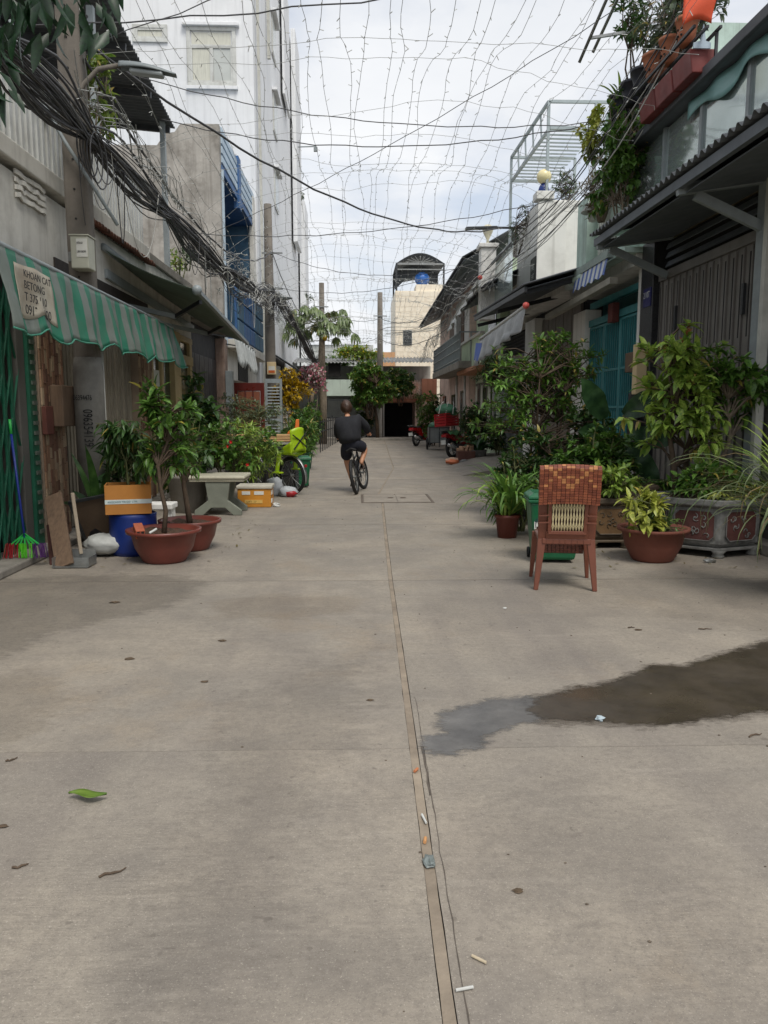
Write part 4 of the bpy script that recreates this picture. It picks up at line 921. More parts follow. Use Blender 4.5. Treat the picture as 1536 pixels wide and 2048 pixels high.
# ================================================================== WHITE HOUSE WITH ROOF PERGOLA
h = thing('pergola_house', 'white two storey house with a steel stair pergola on its roof', 'house', (XR + 1, 18, 0))
MB().box(XR + .15, 9, 15.82, 20.2, 0, 3.9).build('back_wall', M_DARKWALL, h)
MB().box(XR - .12, XR + .3, 19.1, 20.2, 0.1, 3.75).build('column', M_RWHITE, h, bevel=0.015)
M_BRG = mat('brown_grey_panel', S(112, 105, 98), 0.6, 0.12, 3, dirt=0.3, streak=0.4, rndv=.1)
for k in range(5):
    MB().box(XR + .06, XR + .12, 15.85 + k * .66, 16.46 + k * .66, .2, 2.45).build('door_panel', M_BRG, h, bevel=0.01)
    MB().box(XR + .06, XR + .12, 15.85 + k * .66, 16.46 + k * .66, 2.75, 3.7).build('upper_panel', M_BRG, h, bevel=0.01)
    f = MB().box(XR + .05, XR + .062, 15.95 + k * .66, 16.36 + k * .66, 1.6, 2.3).build('grille_backing', M_INSIDE, h)
    for j in range(6): MB().box(XR + .03, XR + .05, 15.98 + k * .66 + j * .07, 16.0 + k * .66 + j * .07, 1.6, 2.3).build('grille_bar', M_PAINTG, f)
MB().box(XR + .02, XR + .15, 15.82, 19.1, 2.48, 2.72).build('lintel', mat('lintel_grey', S(120, 116, 108), 0.8, 0.1, 3, streak=.4), h)
MB().box(XR - .3, 9, 15.8, 20.2, 3.9, 4.1).build('floor_slab', M_RWHITE, h, bevel=0.01)
MB().box(4.15, 9, 17.9, 20.3, 4.1, 6.2).build('upper_wall', M_RWHITE, h, bevel=0.02)
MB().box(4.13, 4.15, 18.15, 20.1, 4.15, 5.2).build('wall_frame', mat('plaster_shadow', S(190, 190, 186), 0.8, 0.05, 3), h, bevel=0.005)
MB().box(4.1, 4.75, 17.85, 17.9, 4.1, 6.15).build('camera_side_render', M_RWHITE, h)
MB().box(4.05, 4.45, 17.8, 18.2, 6.2, 6.37).build('coping', M_RWHITE, h, bevel=0.01)
M_PERG = mat('pergola_steel', S(158, 168, 170), 0.45, 0.1, 6, dirt=0.3, metal=0.2)
A1_, A2_, B1_, B2_ = at(1023, 315, 20.4), at(1098, 203, 17.9), at(1024, 362, 20.4), at(1100, 256, 17.9)
for p, q in (((A1_.x, 20.4, 4.1), A1_), ((A2_.x, 17.9, 6.2), A2_), ((5.35, 17.9, 6.2), (5.35, 17.9, A2_.z)), (A1_, A2_), (B1_, B2_), (A2_, (6.0, 17.9, A2_.z)), (B2_, (6.0, 17.9, B2_.z)), (A1_, (5.6, 20.4, A1_.z)), (B1_, (5.6, 20.4, B1_.z)), ((5.6, 20.4, 4.1), (5.6, 20.4, A1_.z))):
    MB().bar(p, q, .06, .06).build('pergola_post', M_PERG, h)
for k in range(16):
    a = B1_.lerp(B2_, k / 15) + Vector((0, 0, .03)); MB().bar(a, a + Vector((1.1, 0.05, 0)), .05, .025).build('pergola_slat', M_PERG, h)
for k in range(4):
    a, b = B1_.lerp(B2_, .2 + k * .2), A1_.lerp(A2_, .2 + k * .2); MB().bar(a, b, .035, .035).build('pergola_stud', M_PERG, h)
gp = thing('gate_pier', 'round topped plaster pier carrying a white lantern on the roof edge', 'pier', (3.5, 20.9, 4.0))
MB().box(3.3, 3.7, 20.8, 21.2, 3.9, 5.75).build('shaft', M_RWHITE, gp, bevel=0.02); MB().box(3.24, 3.76, 20.74, 21.26, 5.75, 5.86).build('cap', M_RWHITE, gp, bevel=0.02)
MB().lathe([(.05, 0), (.03, .12), (.12, .3), (.16, .42), (.08, .5), (0, .52)], (3.5, 21.0, 5.86), 14).build('lantern', mat('lantern_cream', S(208, 202, 176), 0.4, 0.08, 4), gp, smooth=True)
gl = thing('globe_lamp', 'cream globe lamp on the white parapet below the pergola', 'lamp', (4.25, 18.0, 6.37))
MB().lathe([(.10, 0), (.13, .05), (.10, .14), (.06, .2)], (4.25, 18.0, 6.37), 16).build('base', M_PLAST_B, gl, smooth=True)
MB().ball((4.25, 18.0, 6.72), .165, 20, 14).build('globe', mat('globe_cream', S(224, 212, 164), 0.3, 0.04, 2, bump=0), gl, smooth=True)
tag(MB().bar((2.72, 19.6, 5.95), (3.5, 19.7, 6.0), .17, .06).bar((3.4, 19.7, 6.0), (4.2, 19.8, 6.02), .05, .05).build('led_street_light', M_DSTEEL, bevel=0.01), 'flat dark street light arm reaching out below the pergola', 'street light')
MB().sheet(lambda u, v: (3.6 + .02 * u, 18.1 + 2.3 * u, 4.25 + 1.0 * v), 2, 2, .01).build('pane', M_GLASS, h)
MB().bar((3.55, 18.0, 5.3), (3.55, 20.6, 5.3), .05, .05).build('handrail', M_PAINTG, h)
# dark corrugated canopy over the pavement
cv = MB(); corrugated(cv, (2.98, 13.9, 3.72), (0, 6.0, .15), (1.55, 0, .45), 3, .02, waves=50, per=6); cv.build('canopy_roof', M_CORR, h, smooth=True)
MB().sheet(lambda u, v: (3.02 + 1.5 * u, 14.0 + 5.8 * v, 3.66 + .42 * u + .14 * v), 2, 2, .015).build('canopy_lining', M_SOFFIT, h)
MB().bar((3.02, 13.95, 3.64), (3.02, 19.8, 3.8), .05, .09).build('canopy_beam', M_DSTEEL, h)
for yy in (14.2, 16.9, 19.6): MB().bar((3.05, yy, 3.62), (XR + .1, yy, 4.0), .06, .08).build('rafter', M_DSTEEL, h)
hn = MB().box(4.10, 4.125, 17.98, 18.5, 4.45, 5.0).build('number_board', mat('board_black', S(36, 36, 36), 0.5, 0.1, 4), h)
text('board_number', '143', .2, (4.095, 18.42, 4.72), (0, -1, 0), (0, 0, 1), M_PAINTW, hn); text('board_number', '54T', .17, (4.095, 18.38, 4.52), (0, -1, 0), (0, 0, 1), M_PAINTW, hn)
# rolled tarpaulin hung on red-ended poles
def tarp(label, p, q, drop, m, seed):
    t = thing('rolled_tarpaulin', label, 'tarpaulin', p); p, q = Vector(p), Vector(q)
    MB().tube([p, q], .03, 8).build('pole', M_PAINTW, t, smooth=True); MB().ball(p, .062, 14, 10).build('end_ball', mat('coral_ball', S(214, 96, 88), 0.4, 0.08, 5), t, smooth=True)
    MB().sheet(lambda u, v: p.lerp(q, u) + Vector((.05 * math.sin(u * 34 + seed) * v - .12 * v, 0, -.02 - drop * v * (.7 + .3 * u) - .05 * fbm(u * 6, v * 3, seed))), 48, 8, .004).build('sheet', m, t, smooth=True)
    return t
M_TARP = mat('grey_tarpaulin', S(150, 152, 152), 0.5, 0.2, 5, dirt=0.5, streak=0.4, bump=0.2); M_TARPW = mat('white_tarpaulin', S(196, 198, 194), 0.6, 0.1, 3, dirt=0.4, streak=0.5, bump=0.2)
a = wl(1052, 611, 3.05); b = wl(985, 665, 3.2); b.y = 19.2; b.x = 3.05; b.z = 3.25; tarp('rolled grey tarpaulin with a coral red end ball below the dark canopy', (3.05, a.y, a.z), b, .62, M_TARP, 1)
tp = MB().sheet(lambda u, v: (3.0 - .05 * v, 18.6 + .9 * u, 3.1 - .42 * v + .08 * u), 6, 5, .004).build('blue_panel', mat('tarp_blue', S(64, 96, 176), 0.6, 0.1, 4), bpy.data.objects['rolled_tarpaulin'])

# ================================================================== GREY CORRUGATED GATE HOUSE
h = thing('grey_gate_house', 'house front closed by a tall grey ribbed steel gate at the top of the ramp', 'house', (XR + 1, 22.3, 0))
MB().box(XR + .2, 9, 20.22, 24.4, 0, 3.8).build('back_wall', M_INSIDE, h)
for k in range(20):
    y0 = 20.25 + k * .205; MB().box(XR + .05, XR + .08, y0, y0 + .2, .26, 3.05).build('gate_panel', mat('grey_ribbed', S(136, 138, 138), 0.5, 0.1, 3, streak=0.4, rndv=.1), h); MB().box(XR + .02, XR + .05, y0, y0 + .05, .26, 3.05).build('gate_rib', mat('grey_ribbed', (0, 0, 0)), h)
for k in range(5): MB().obox((XR + .1, 22.3, 3.2 + k * .1), (.09, 4.1, .012), Matrix.Rotation(R(35), 3, 'Y')).build('louvre', M_DSTEEL, h)
MB().box(XR - .2, 9, 20.2, 24.4, 3.75, 4.0).build('floor_slab', M_RWHITE, h, bevel=0.01)
MB().box(XR + .3, 9, 20.35, 24.4, 4.0, 5.6).build('upper_wall', M_RWHITE, h)
MB().box(XR + .24, XR + .3, 21.4, 22.6, 4.3, 5.3).build('window', mat('hazy_glass', (0, 0, 0)), h)
cv = MB(); corrugated(cv, (3.3, 20.0, 4.7), (0, 4.9, .0), (1.7, 0, .75), 2, .02, waves=44, per=6); cv.build('canopy_roof', M_CORR, h, smooth=True)
MB().sheet(lambda u, v: (3.34 + 1.5 * u, 20.1 + 4.7 * v, 4.62 + .66 * u), 2, 2, .015).build('canopy_lining', M_SOFFIT, h)

# ================================================================== PALE GREEN HOUSE
h = thing('pale_green_house', 'narrow pale green house with a planted balcony and white awning', 'house', (XR + 1, 26.7, 0))
MB().box(XR, 9, 24.42, 29.2, 0, 6.2).build('wall', M_MINT2, h)
MB().box(XR - .5, XR + .2, 24.45, 29.2, 2.95, 3.12).build('balcony_slab', M_MINT2, h, bevel=0.02)
MB().box(XR - .55, XR - .5, 24.45, 29.2, 3.0, 3.9).build('balcony_wall', M_MINT2, h, bevel=0.02)
MB().box(XR - .62, XR - .46, 24.4, 29.2, 3.9, 3.98).build('coping', M_RWHITE, h)
MB().box(XR - .75, XR + .05, 24.4, 28.9, 2.8, 2.94).build('tiled_hood', mat('orange_tile_hood', S(176, 120, 88), 0.8, 0.2, 6, dirt=.4), h, bevel=0.02)
for a, b in ((24.9, 26.1), (26.5, 27.7), (28.0, 28.9)):
    w = MB().box(XR - .04, XR - .005, a, b, .3, 2.5).build('door', M_BRG, h); MB().box(XR - .05, XR - .041, a + .1, b - .5, .5, 2.3).build('pane', M_GLASSD, w); MB().box(XR - .06, XR - .042, b - .45, b - .1, .4, 2.4).build('pane', M_CURT, w)
MB().box(XR - .03, XR - .01, 25.0, 26.4, 3.95, 5.3).build('window', M_GLASSD, h)
a = wl(983, 574, 3.1); tarp('white rolled awning with a coral red end ball above the green balcony', (3.15, a.y + 2.0, 4.85), (3.3, 27.2, 4.55), .35, M_TARPW, 4)
for k, (yy, c) in enumerate(((24.7, M_PVC), (24.5, M_STEEL))): MB().tube([(XR - .12, yy - .1, .3), (XR - .12, yy - .1, 3.3)], .045, 8).build('downpipe', c, h, smooth=True)

# ================================================================== PINK HOUSE WITH BALCONY
h = thing('pink_house', 'faded pink house with a grey railed balcony and dark corrugated eaves', 'house', (XR + .5, 34, 0))
MB().box(4.25, 9, 29.25, 39.4, 0, 6.1).build('wall', M_PINK, h)
MB().box(4.23, 4.25, 29.3, 33.2, 3.2, 5.9).build('upper_render', M_RWHITE, h)
sl = MB().prism([(3.5, 26.6, 2.95), (4.3, 26.6, 2.95), (4.3, 26.6, 3.2), (3.5, 26.6, 3.2)], (0, 9.0, 0)); sl.build('balcony_slab', M_CONC, h, bevel=0.02)
for k in range(46): MB().box(3.53, 3.56, 26.7 + k * .195, 26.72 + k * .195, 3.2, 4.15).build('baluster', M_PAINTG, h)
for z in (3.28, 3.6, 3.9, 4.15): MB().box(3.52, 3.57, 26.65, 35.6, z, z + .035).build('balcony_rail', M_PAINTG, h)
MB().box(3.52, 4.3, 26.62, 26.66, 4.15, 4.19).box(3.52, 3.57, 26.6, 26.64, 3.2, 4.15).box(3.9, 3.94, 26.6, 26.64, 3.2, 4.15).build('balcony_end_rail', M_PAINTG, h)
for a, b, z1 in ((30.2, 31.3, 2.3), (33.0, 34.2, 2.2), (36.5, 37.6, 2.2)):
    d = MB().box(4.2, 4.245, a, b, .1, z1).build('door', M_GLASSD, h); MB().box(4.19, 4.2, a + .08, a + .5, .2, z1 - .1).build('leaf', M_BRG, d)
for a, b in ((30.5, 32.0), (33.5, 35.0)): MB().box(4.19, 4.228, a, b, 3.3, 5.4).build('balcony_door', mat('brown_shutter', S(104, 84, 72), 0.7, 0.15, 4), h)
MB().box(4.0, 4.22, 31.2, 31.9, 4.5, 5.2).build('air_conditioner', M_PAINTW, h, bevel=0.02)
for yy in (29.5, 31.9): MB().tube([(4.14, yy, .1), (4.14, yy, 3.0)], .05, 8).build('downpipe', M_PVC, h, smooth=True)
rf = MB(); corrugated(rf, (3.2, 23.6, 6.05), (0, 16.2, -.35), (3.4, 0, 1.9), 2, .03, waves=90, per=4); rf.build('roof', M_CORR, h, smooth=True, label='dark corrugated roof with wide eaves')
MB().sheet(lambda u, v: (3.24 + 1.1 * u, 23.7 + 16 * v, 5.98 + .5 * u - .35 * v), 2, 2, .02).build('eaves_lining', M_SOFFIT, h)

# ================================================================== BEIGE TOWER AND THE HOUSES AT THE END
h = thing('beige_tower', 'slim beige tiled tower house with an arched grey roof frame and blue tank', 'building', (3.9, 50, 0))
M_TILEB = mat('beige_tile', S(236, 227, 208), 0.6, 0.05, 2, dirt=0.2, dcol=S(176, 150, 120), streak=0.25)
MB().box(2.42, 5.45, 48.1, 54, 0, 8.75).build('wall', M_TILEB, h)
k = 0; z = 3.0; rnd = random.Random(5)
while z < 8.6:
    xs = 2.44 + (0.0 if k % 2 else -.3)
    while xs < 5.4:
        a, b = max(2.44, xs), min(xs + .58, 5.43)
        if b - a > .05: MB().box(a, b - .012, 48.07, 48.1, z, z + .285).build('wall_tile', M_TILEB, h)
        xs += .6
    z += .3; k += 1
w = MB().box(2.9, 3.45, 48.03, 48.068, 5.5, 6.4).build('window', M_PAINTG, h)
for k in range(9): MB().box(2.92, 3.43, 48.0, 48.03, 5.54 + k * .095, 5.6 + k * .095).build('louvre', M_DSTEEL, w)
MB().box(3.7, 5.4, 48.2, 50, 8.75, 9.15).build('parapet', M_TILEB, h)
for xx in (2.5, 5.38): MB().box(xx - .05, xx + .05, 48.15, 48.25, 8.75, 10.35).build('roof_post', M_DSTEEL, h); MB().box(xx - .05, xx + .05, 52, 52.1, 8.75, 10.35).build('roof_post', M_DSTEEL, h)
MB().box(2.45, 5.43, 48.16, 48.24, 10.3, 10.4).build('roof_beam', M_STEEL, h); MB().box(2.45, 5.43, 48.17, 48.23, 10.0, 10.06).build('roof_beam', M_STEEL, h)
ar = MB().sheet(lambda u, v: (2.45 + 2.98 * u, 48.1 + 4.2 * v, 10.36 + .62 * math.sin(math.pi * u)), 20, 2, .03); ar.build('arched_roof', M_SOFFIT, h, smooth=True)
MB().prism([(2.5 + 2.88 * i / 16, 52.1, 10.36 + .6 * math.sin(math.pi * i / 16)) for i in range(17)] + [(5.3, 52.1, 9.4), (4.7, 52.1, 9.9), (3.9, 52.1, 10.05), (3.1, 52.1, 9.9), (2.58, 52.1, 9.4)], (0, .04, 0)).build('gable_sheet', M_SOFFIT, h)
for k in range(9): a = math.pi * (k + .5) / 9; MB().bar((3.94, 48.2, 10.4), (3.94 + math.cos(a) * .9, 48.2, 10.4 + math.sin(a) * .42), .025, .025).build('sunburst_bar', M_STEEL, h)
tk = thing('water_tank', 'round blue plastic water tank on top of the beige tower', 'water tank', (4.1, 49.2, 9.15))
MB().ball((4.1, 48.75, 9.55), .46, 24, 16, (1, 1, .9)).build('body', mat('tank_blue', S(40, 100, 178), 0.4, 0.08, 3), tk, smooth=True)
h = thing('end_house', 'low house at the street end with a black garage opening and rusty sheet gable', 'house', (1.5, 41.5, 0))
MB().box(-3.3, 1.35, 41.3, 46, 0, 1.1).build('front_wall', mat('end_wall_grey', S(128, 126, 122), 0.85, 0.12, 2, dirt=.5), h)
MB().box(-3.3, 4.2, 43.9, 46, 0, 4.0).build('wall', mat('end_back_wall', S(168, 170, 164), .85, .1, 2, dirt=.4, streak=.4), h)
MB().box(-1.6, .9, 41.35, 43.8, 2.3, 3.15).build('lean_to', mat('pale_green_sheet', S(190, 204, 192), 0.6, 0.08, 2, streak=0.5), h)
MB().box(-1.45, -.8, 41.33, 41.36, 3.3, 4.0).build('window', M_INSIDE, h)
MB().box(1.35, 1.5, 41.25, 41.9, 0, 2.0).build('pier', M_RWHITE, h); MB().box(3.15, 4.3, 41.25, 43.8, 0, 2.0).build('pier', M_PINK, h)
MB().box(1.5, 3.15, 43.4, 43.6, .1, 1.9).build('garage_back', M_INSIDE, h); MB().box(1.35, 3.3, 41.2, 43.8, 1.95, 2.15).build('garage_lintel', mat('rust_sheet', S(150, 100, 78), 0.8, 0.2, 3, dirt=.5, streak=.5), h)
rs = MB(); corrugated(rs, (1.5, 41.35, 2.15), (2.0, 0, 0), (0, .25, 1.0), 2, .025, waves=14); rs.build('gable_sheet', mat('rust_white_sheet', S(196, 176, 162), 0.7, 0.15, 2, dirt=.7, dcol=S(164, 96, 70), streak=.6), h, smooth=True)
MB().box(3.5, 4.3, 41.3, 43.8, 2.0, 3.2).build('pink_wall', mat('rust_pink', S(178, 124, 100), 0.8, 0.1, 2, streak=.4), h)
rf = MB(); corrugated(rf, (-3.3, 41.0, 4.0), (7.5, 0, .05), (0, 3.2, .45), 2, .03, waves=40); rf.build('roof', M_CORRG, h, smooth=True)
MB().box(-1.6, 1.3, 41.3, 41.34, 2.05, 2.12).box(-1.6, 1.3, 41.3, 41.34, 1.12, 1.18).build('fence_rail', M_DSTEEL, h)
for k in range(26): MB().box(-1.55 + k * .11, -1.53 + k * .11, 41.305, 41.335, 1.18, 2.05).build('fence_bar', M_STEEL, h)
h = thing('far_white_house', 'pale grey boarded house with a flat roof behind the end of the street', 'house', (-1.5, 50, 0))
MB().box(-6, 1.1, 49.1, 54, 0, 5.6).build('wall', mat('far_board', S(196, 200, 198), 0.8, 0.05, 2, dirt=.2, streak=.3), h)
for k in range(7): MB().box(-6, 1.1, 49.04, 49.09, 2.9 + k * .38, 3.24 + k * .38).build('board', mat('far_board', (0, 0, 0)), h)
rf = MB(); corrugated(rf, (-6.2, 48.8, 5.62), (7.2, 0, .35), (0, 3, .3), 2, .04, waves=30); rf.build('roof', M_CORRG, h, smooth=True)
for k in range(3): MB().box(-2.4 + k * .8, -2.05 + k * .8, 49.0, 49.035, 3.7, 4.7).build('window', M_DSTEEL, h)
tag(MB().box(1.15, 2.35, 47.0, 47.6, 0, 5.0).build('orange_house', mat('orange_wall', S(204, 158, 118), 0.8, 0.08, 2, dirt=.3, streak=.3)), 'strip of orange plastered wall beside the beige tower', 'house')
# ================================================================== UTILITY POLES
M_POLE = mat('pole_concrete', S(112, 106, 98), 0.9, 0.15, 4, dirt=0.4, dcol=S(66, 62, 56), streak=0.4, bump=0.4)
p1 = thing('utility_pole', 'thick concrete utility pole with stencilled numbers behind the striped awning', 'utility pole', (-3.04, 9.0, 0))
MB().lathe([(.165, 0), (.165, 1.95), (.15, 2.1)], (-3.04, 9.0, 0), 22).build('jacket', mat('pole_jacket', S(122, 120, 114), 0.8, 0.12, 4, dirt=0.65, dcol=S(64, 60, 56), streak=0.3, bump=0.3), p1, smooth=True)
MB().prism([(-3.17, 8.9, 2.0), (-2.91, 8.9, 2.0), (-2.91, 9.1, 2.0), (-3.17, 9.1, 2.0)], (-.02, 0, 5.6)).build('shaft', M_POLE, p1, bevel=0.03)
for k in range(16): MB().tube([(-3.05 - .0015 * k, 8.893, 2.35 + k * .31), (-3.05 - .0015 * k, 8.9, 2.35 + k * .31)], .012, 8).build('bolt_hole', M_INSIDE, p1)
text('stencil_number', '06394476', .085, (-3.165, 8.826, 1.62), (1, 0.0, 0), (0, 0, 1), M_INK, p1, sx=.62)
text('stencil_number', '096354139', .15, (-3.06, 8.826, 1.52), (0, 0, -1), (1, 0, 0), M_INK, p1, sx=.62)
MB().tube([(-2.95, 9.22, 0.1), (-2.95, 9.22, 2.7)], .022, 8).build('conduit', M_PVC, p1, smooth=True)
MB().tube([at(20, 40, 8.6), at(60, 160, 8.7), at(128, 280, 8.8), at(235, 450, 8.85)], .02, 8).build('conduit', M_PAINTG, p1, smooth=True)
eb = thing('junction_box', 'pale grey electrical junction box with a notice strapped to the near utility pole', 'junction box', (-2.95, 8.78, 3.0))
MB().box(-3.05, -2.86, 8.66, 8.88, 3.02, 3.36).build('body', mat('box_plastic', S(176, 176, 160), 0.5, 0.06, 6, dirt=0.3), eb, bevel=0.012)
MB().box(-3.06, -2.85, 8.65, 8.89, 3.36, 3.375).build('lid', mat('box_plastic', (0, 0, 0)), eb, bevel=0.004)
st = MB().box(-2.985, -2.87, 8.655, 8.66, 3.14, 3.33).build('notice', mat('paper_white', S(206, 206, 198), 0.8, 0.05, 8), eb)
text('notice_print', 'LBM BOM', .03, (-2.98, 8.652, 3.185), (1, 0, 0), (0, 0, 1), M_INK, st, sx=.75); text('notice_print', 'HTX:21', .03, (-2.98, 8.652, 3.275), (1, 0, 0), (0, 0, 1), M_INK, st, sx=.7)
MB().box(-3.09, -3.05, 8.7, 8.8, 3.1, 3.2).build('clamp', M_STEEL, eb)
lp = thing('street_lamp', 'long grey street lamp on a curved arm from the near utility pole', 'street lamp', (-3.0, 8.95, 4.9))
MB().tube([(-3.03, 8.9, 4.72), (-2.9, 8.9, 4.98), (-2.75, 8.92, 5.14), (-2.5, 8.95, 5.2)], .025, 10).build('arm', M_POLE, lp, smooth=True)
hd = MB()
hd.sheet(lambda u, v: (-2.53 + .60 * u, 8.95 + (.05 + .035 * math.sin(math.pi * min(1, u * 1.2))) * math.cos(math.pi * v), 5.16 - .07 * u * u + (.075 * (1 - .72 * u * u)) * math.sin(math.pi * v)), 14, 10, .004)
hd.build('housing', mat('lamp_grey', S(122, 130, 132), 0.5, 0.1, 5, dirt=0.4), lp, smooth=True)
MB().obox((-2.24, 8.95, 5.115), (.36, .12, .05), Matrix.Rotation(R(6), 3, 'Y')).build('lens', mat('lamp_lens', S(150, 156, 156), 0.2, 0.06, 5), lp, bevel=0.02)
# insulators at the pole
for k in range(3): MB().lathe([(.02, 0), (.05, .02), (.03, .05), (.05, .08), (.02, .1)], (-2.86 + .05 * (k % 2), 8.86, 5.3 + k * .13), 10).build('insulator', M_BLACK, p1, smooth=True)
p2 = thing('utility_pole', 'slim concrete utility pole with a yellow box by the open red door', 'utility pole', (-2.75, 25.4, 0))
MB().lathe([(.19, 0), (.17, 3), (.12, 7.95), (.0, 7.97)], (-2.75, 25.4, 0), 16).build('shaft', M_POLE, p2, smooth=True)
for k in range(9): MB().tube([(-2.755, 25.22 + .006 * k, 4.2 + k * .4), (-2.755, 25.27, 4.2 + k * .4)], .014, 6).build('bolt_hole', M_INSIDE, p2)
for zz in (6.45, 5.35): MB().bar((-2.95, 25.3, zz), (-2.3, 25.3, zz), .05, .05).build('cross_arm', M_STEEL, p2)
MB().lathe([(.04, .0), (.30, .06), (.32, .05), (.04, -.03)], (-2.3, 25.2, 5.0), 16).build('lamp_shade', M_PAINTG, p2, smooth=True)
yb = thing('meter_box', 'cream meter box with a printed advert on the slim utility pole', 'meter box', (-2.72, 25.15, 2.6))
a, b = at(534, 724, 25.1), at(552, 749, 25.1); MB().box(a.x, b.x, 25.05, 25.22, b.z, a.z).build('body', mat('cream_box', S(206, 184, 142), 0.6, 0.08, 5), yb, bevel=0.012)
MB().box(a.x + .05, b.x - .03, 25.043, 25.05, b.z + .05, a.z - .13).build('advert', mat('paper_white', (0, 0, 0)), yb); MB().box(a.x + .05, b.x - .03, 25.038, 25.043, b.z + .05, b.z + .13).build('advert_band', mat('advert_orange', S(196, 96, 40), 0.8, 0.2, 20), yb)
a = at(556, 796, 24.9); sg = thing('advert_card', 'tilted white and orange advert card hung on the slim utility pole', 'sign', a)
rot = Matrix.Rotation(R(-38), 3, 'Y'); MB().obox(a, (.25, .02, .25), rot).build('card', mat('paper_white', (0, 0, 0)), sg)
MB().obox(a + rot @ Vector((0, -.012, -.02)), (.18, .004, .06), rot).build('print', mat('advert_orange', (0, 0, 0)), sg)
for k, (px, top, Y) in enumerate(((643, 566, 40.5), (760, 585, 40.8))):
    a = at(px, top, Y); t = thing('utility_pole', ['plain concrete pole rising behind the papaya tree', 'plain concrete pole rising from the yellow flowers at the street end'][k], 'utility pole', (a.x, Y, 0))
    MB().lathe([(.19, 0), (.13, a.z), (0, a.z + .01)], (a.x, Y, 0), 14).build('shaft', M_POLE, t, smooth=True)
    MB().bar((a.x - .35, Y - .15, a.z - 1.2), (a.x + .35, Y - .15, a.z - 1.2), .05, .05).build('cross_arm', M_STEEL, t)
tag(MB().lathe([(.15, 0), (.14, 1.5), (.12, 1.52), (0, 1.53)], (1.22, 40.4, .13), 12).build('white_post', mat('whitewash', S(190, 188, 182), 0.85, 0.1, 5, dirt=0.5), smooth=True), 'whitewashed round post beside the black garage opening', 'post')

# ================================================================== STRIPED AWNING, DARK AWNING
aw = thing('striped_awning', 'faded green and grey striped tarpaulin awning hanging in front of the near pole', 'awning', (-2.85, 9.5, 2.8))
M_STR = stripemat('green_stripe_tarp', S(54, 140, 112), S(136, 146, 138), 0.36, 1, 0.5, 0.4, S(104, 106, 88), 0.5, 0.35)
def aw_f(u, v):
    y = 6.45 + 6.0 * u + .3 * max(0, u - .95) * 20 * v * .55
    fold = .035 * math.sin(u * 62 + 2 * math.sin(u * 9)) * (0.25 + v) + .03 * fbm(u * 14, v * 2, 2)
    hem = .66 + .05 * fbm(u * 8, 1, 5) + .03 * math.sin(u * 40) - .10 * u
    return (-2.86 + fold * .6 + .10 * v + .07 * max(0, u - .95) * 20 * v, y + fold * .3, 2.83 - .04 * u - hem * v + .02 * math.sin(u * 62) * v)
MB().sheet(aw_f, 220, 12, .003).build('cloth', M_STR, aw, smooth=True)
MB().tube([(-2.87, 6.3, 2.845), (-2.87, 12.5, 2.80)], .022, 8).build('pole', M_PAINTG, aw, smooth=True)
MB().tube([Vector(aw_f(i / 60, 1.0)) + Vector((.004, 0, 0)) for i in range(61)], .009, 5).build('hem_cord', mat('hem_green', S(60, 130, 108), 0.6, 0.15, 10), aw, smooth=True)
for yy in (6.5, 9.4, 12.4): MB().tube([(-3.35, yy, 2.97), (-2.87, yy, 2.83)], .014, 6).build('bracket', M_PAINTG, aw)
bn = MB().sheet(lambda u, v: Vector(aw_f(.045 + .125 * u, .14 + .66 * v)) + Vector((.006, 0, 0)), 24, 10, .0015).build('banner', mat('banner_white', S(172, 166, 150), 0.7, 0.12, 8, dirt=0.5, dcol=S(120, 100, 80)), aw, smooth=True)
yb0 = 6.45 + 6 * .05
for body, z, s in (('KHOAN CAT', 2.62, .085), ('BETONG', 2.525, .095), ('T 375.110', 2.425, .10), ('0913.2400', 2.315, .115)):
    text('banner_print', body, s, (-2.775, yb0, z), (0, 1, 0), (0, 0, 1), M_INK, bn, sx=1.15)
dk = thing('canvas_awning', 'dark green canvas awning stretched from the house over folding arms', 'awning', (-2.6, 13.8, 3.2))
M_CANV = mat('dark_green_canvas', S(92, 108, 98), 0.75, 0.15, 3, dirt=0.35, bump=0.15)
A0, B0, A1, B1 = Vector((-3.4, 10.8, 3.66)), Vector((-2.3, 11.6, 3.24)), Vector((-3.4, 16.6, 3.45)), Vector((-2.3, 16.8, 2.92))
MB().sheet(lambda u, v: A0.lerp(A1, u).lerp(B0.lerp(B1, u), v) + Vector((0, 0, -.05 * math.sin(math.pi * v) - .03 * math.sin(math.pi * u))), 24, 8, .005).build('canvas', M_CANV, dk, smooth=True)
MB().bar(B0, B1, .06, .06).build('front_bar', M_PAINTG, dk); MB().ball(B0, .075, 12, 8).build('bar_end', M_PAINTG, dk, smooth=True)
MB().tube([A0 + Vector((.03, 0, .02)), A1 + Vector((.03, 0, .02))], .05, 8).build('roller', M_PAINTG, dk, smooth=True)
for y0 in (11.9, 14.6): 
    MB().bar((-3.38, y0, 3.05), (-2.85, y0 + .7, 2.98), .05, .07).build('folding_arm', M_PAINTG, dk); MB().bar((-2.85, y0 + .7, 2.98), (-2.32, y0 + .05, 3.12), .05, .06).build('folding_arm', M_DSTEEL, dk)
MB().bar((-3.38, 10.9, 3.35), (-3.38, 16.5, 3.2), .05, .12).build('wall_rail', M_PAINTG, dk)
lf = thing('lace_awning', 'ragged white scalloped awning fringe past the dark canvas awning', 'awning', (-2.5, 18.3, 2.9))
MB().sheet(lambda u, v: (-2.6 + .08 * v + .03 * math.sin(u * 50), 16.9 + 3.4 * u, 3.1 - .1 * u - (.55 + .07 * math.sin(u * 60)) * v), 80, 6, .004).build('fringe', mat('lace_white', S(186, 190, 188), 0.7, 0.15, 8, dirt=0.4, streak=.3, bump=.3), lf, smooth=True)
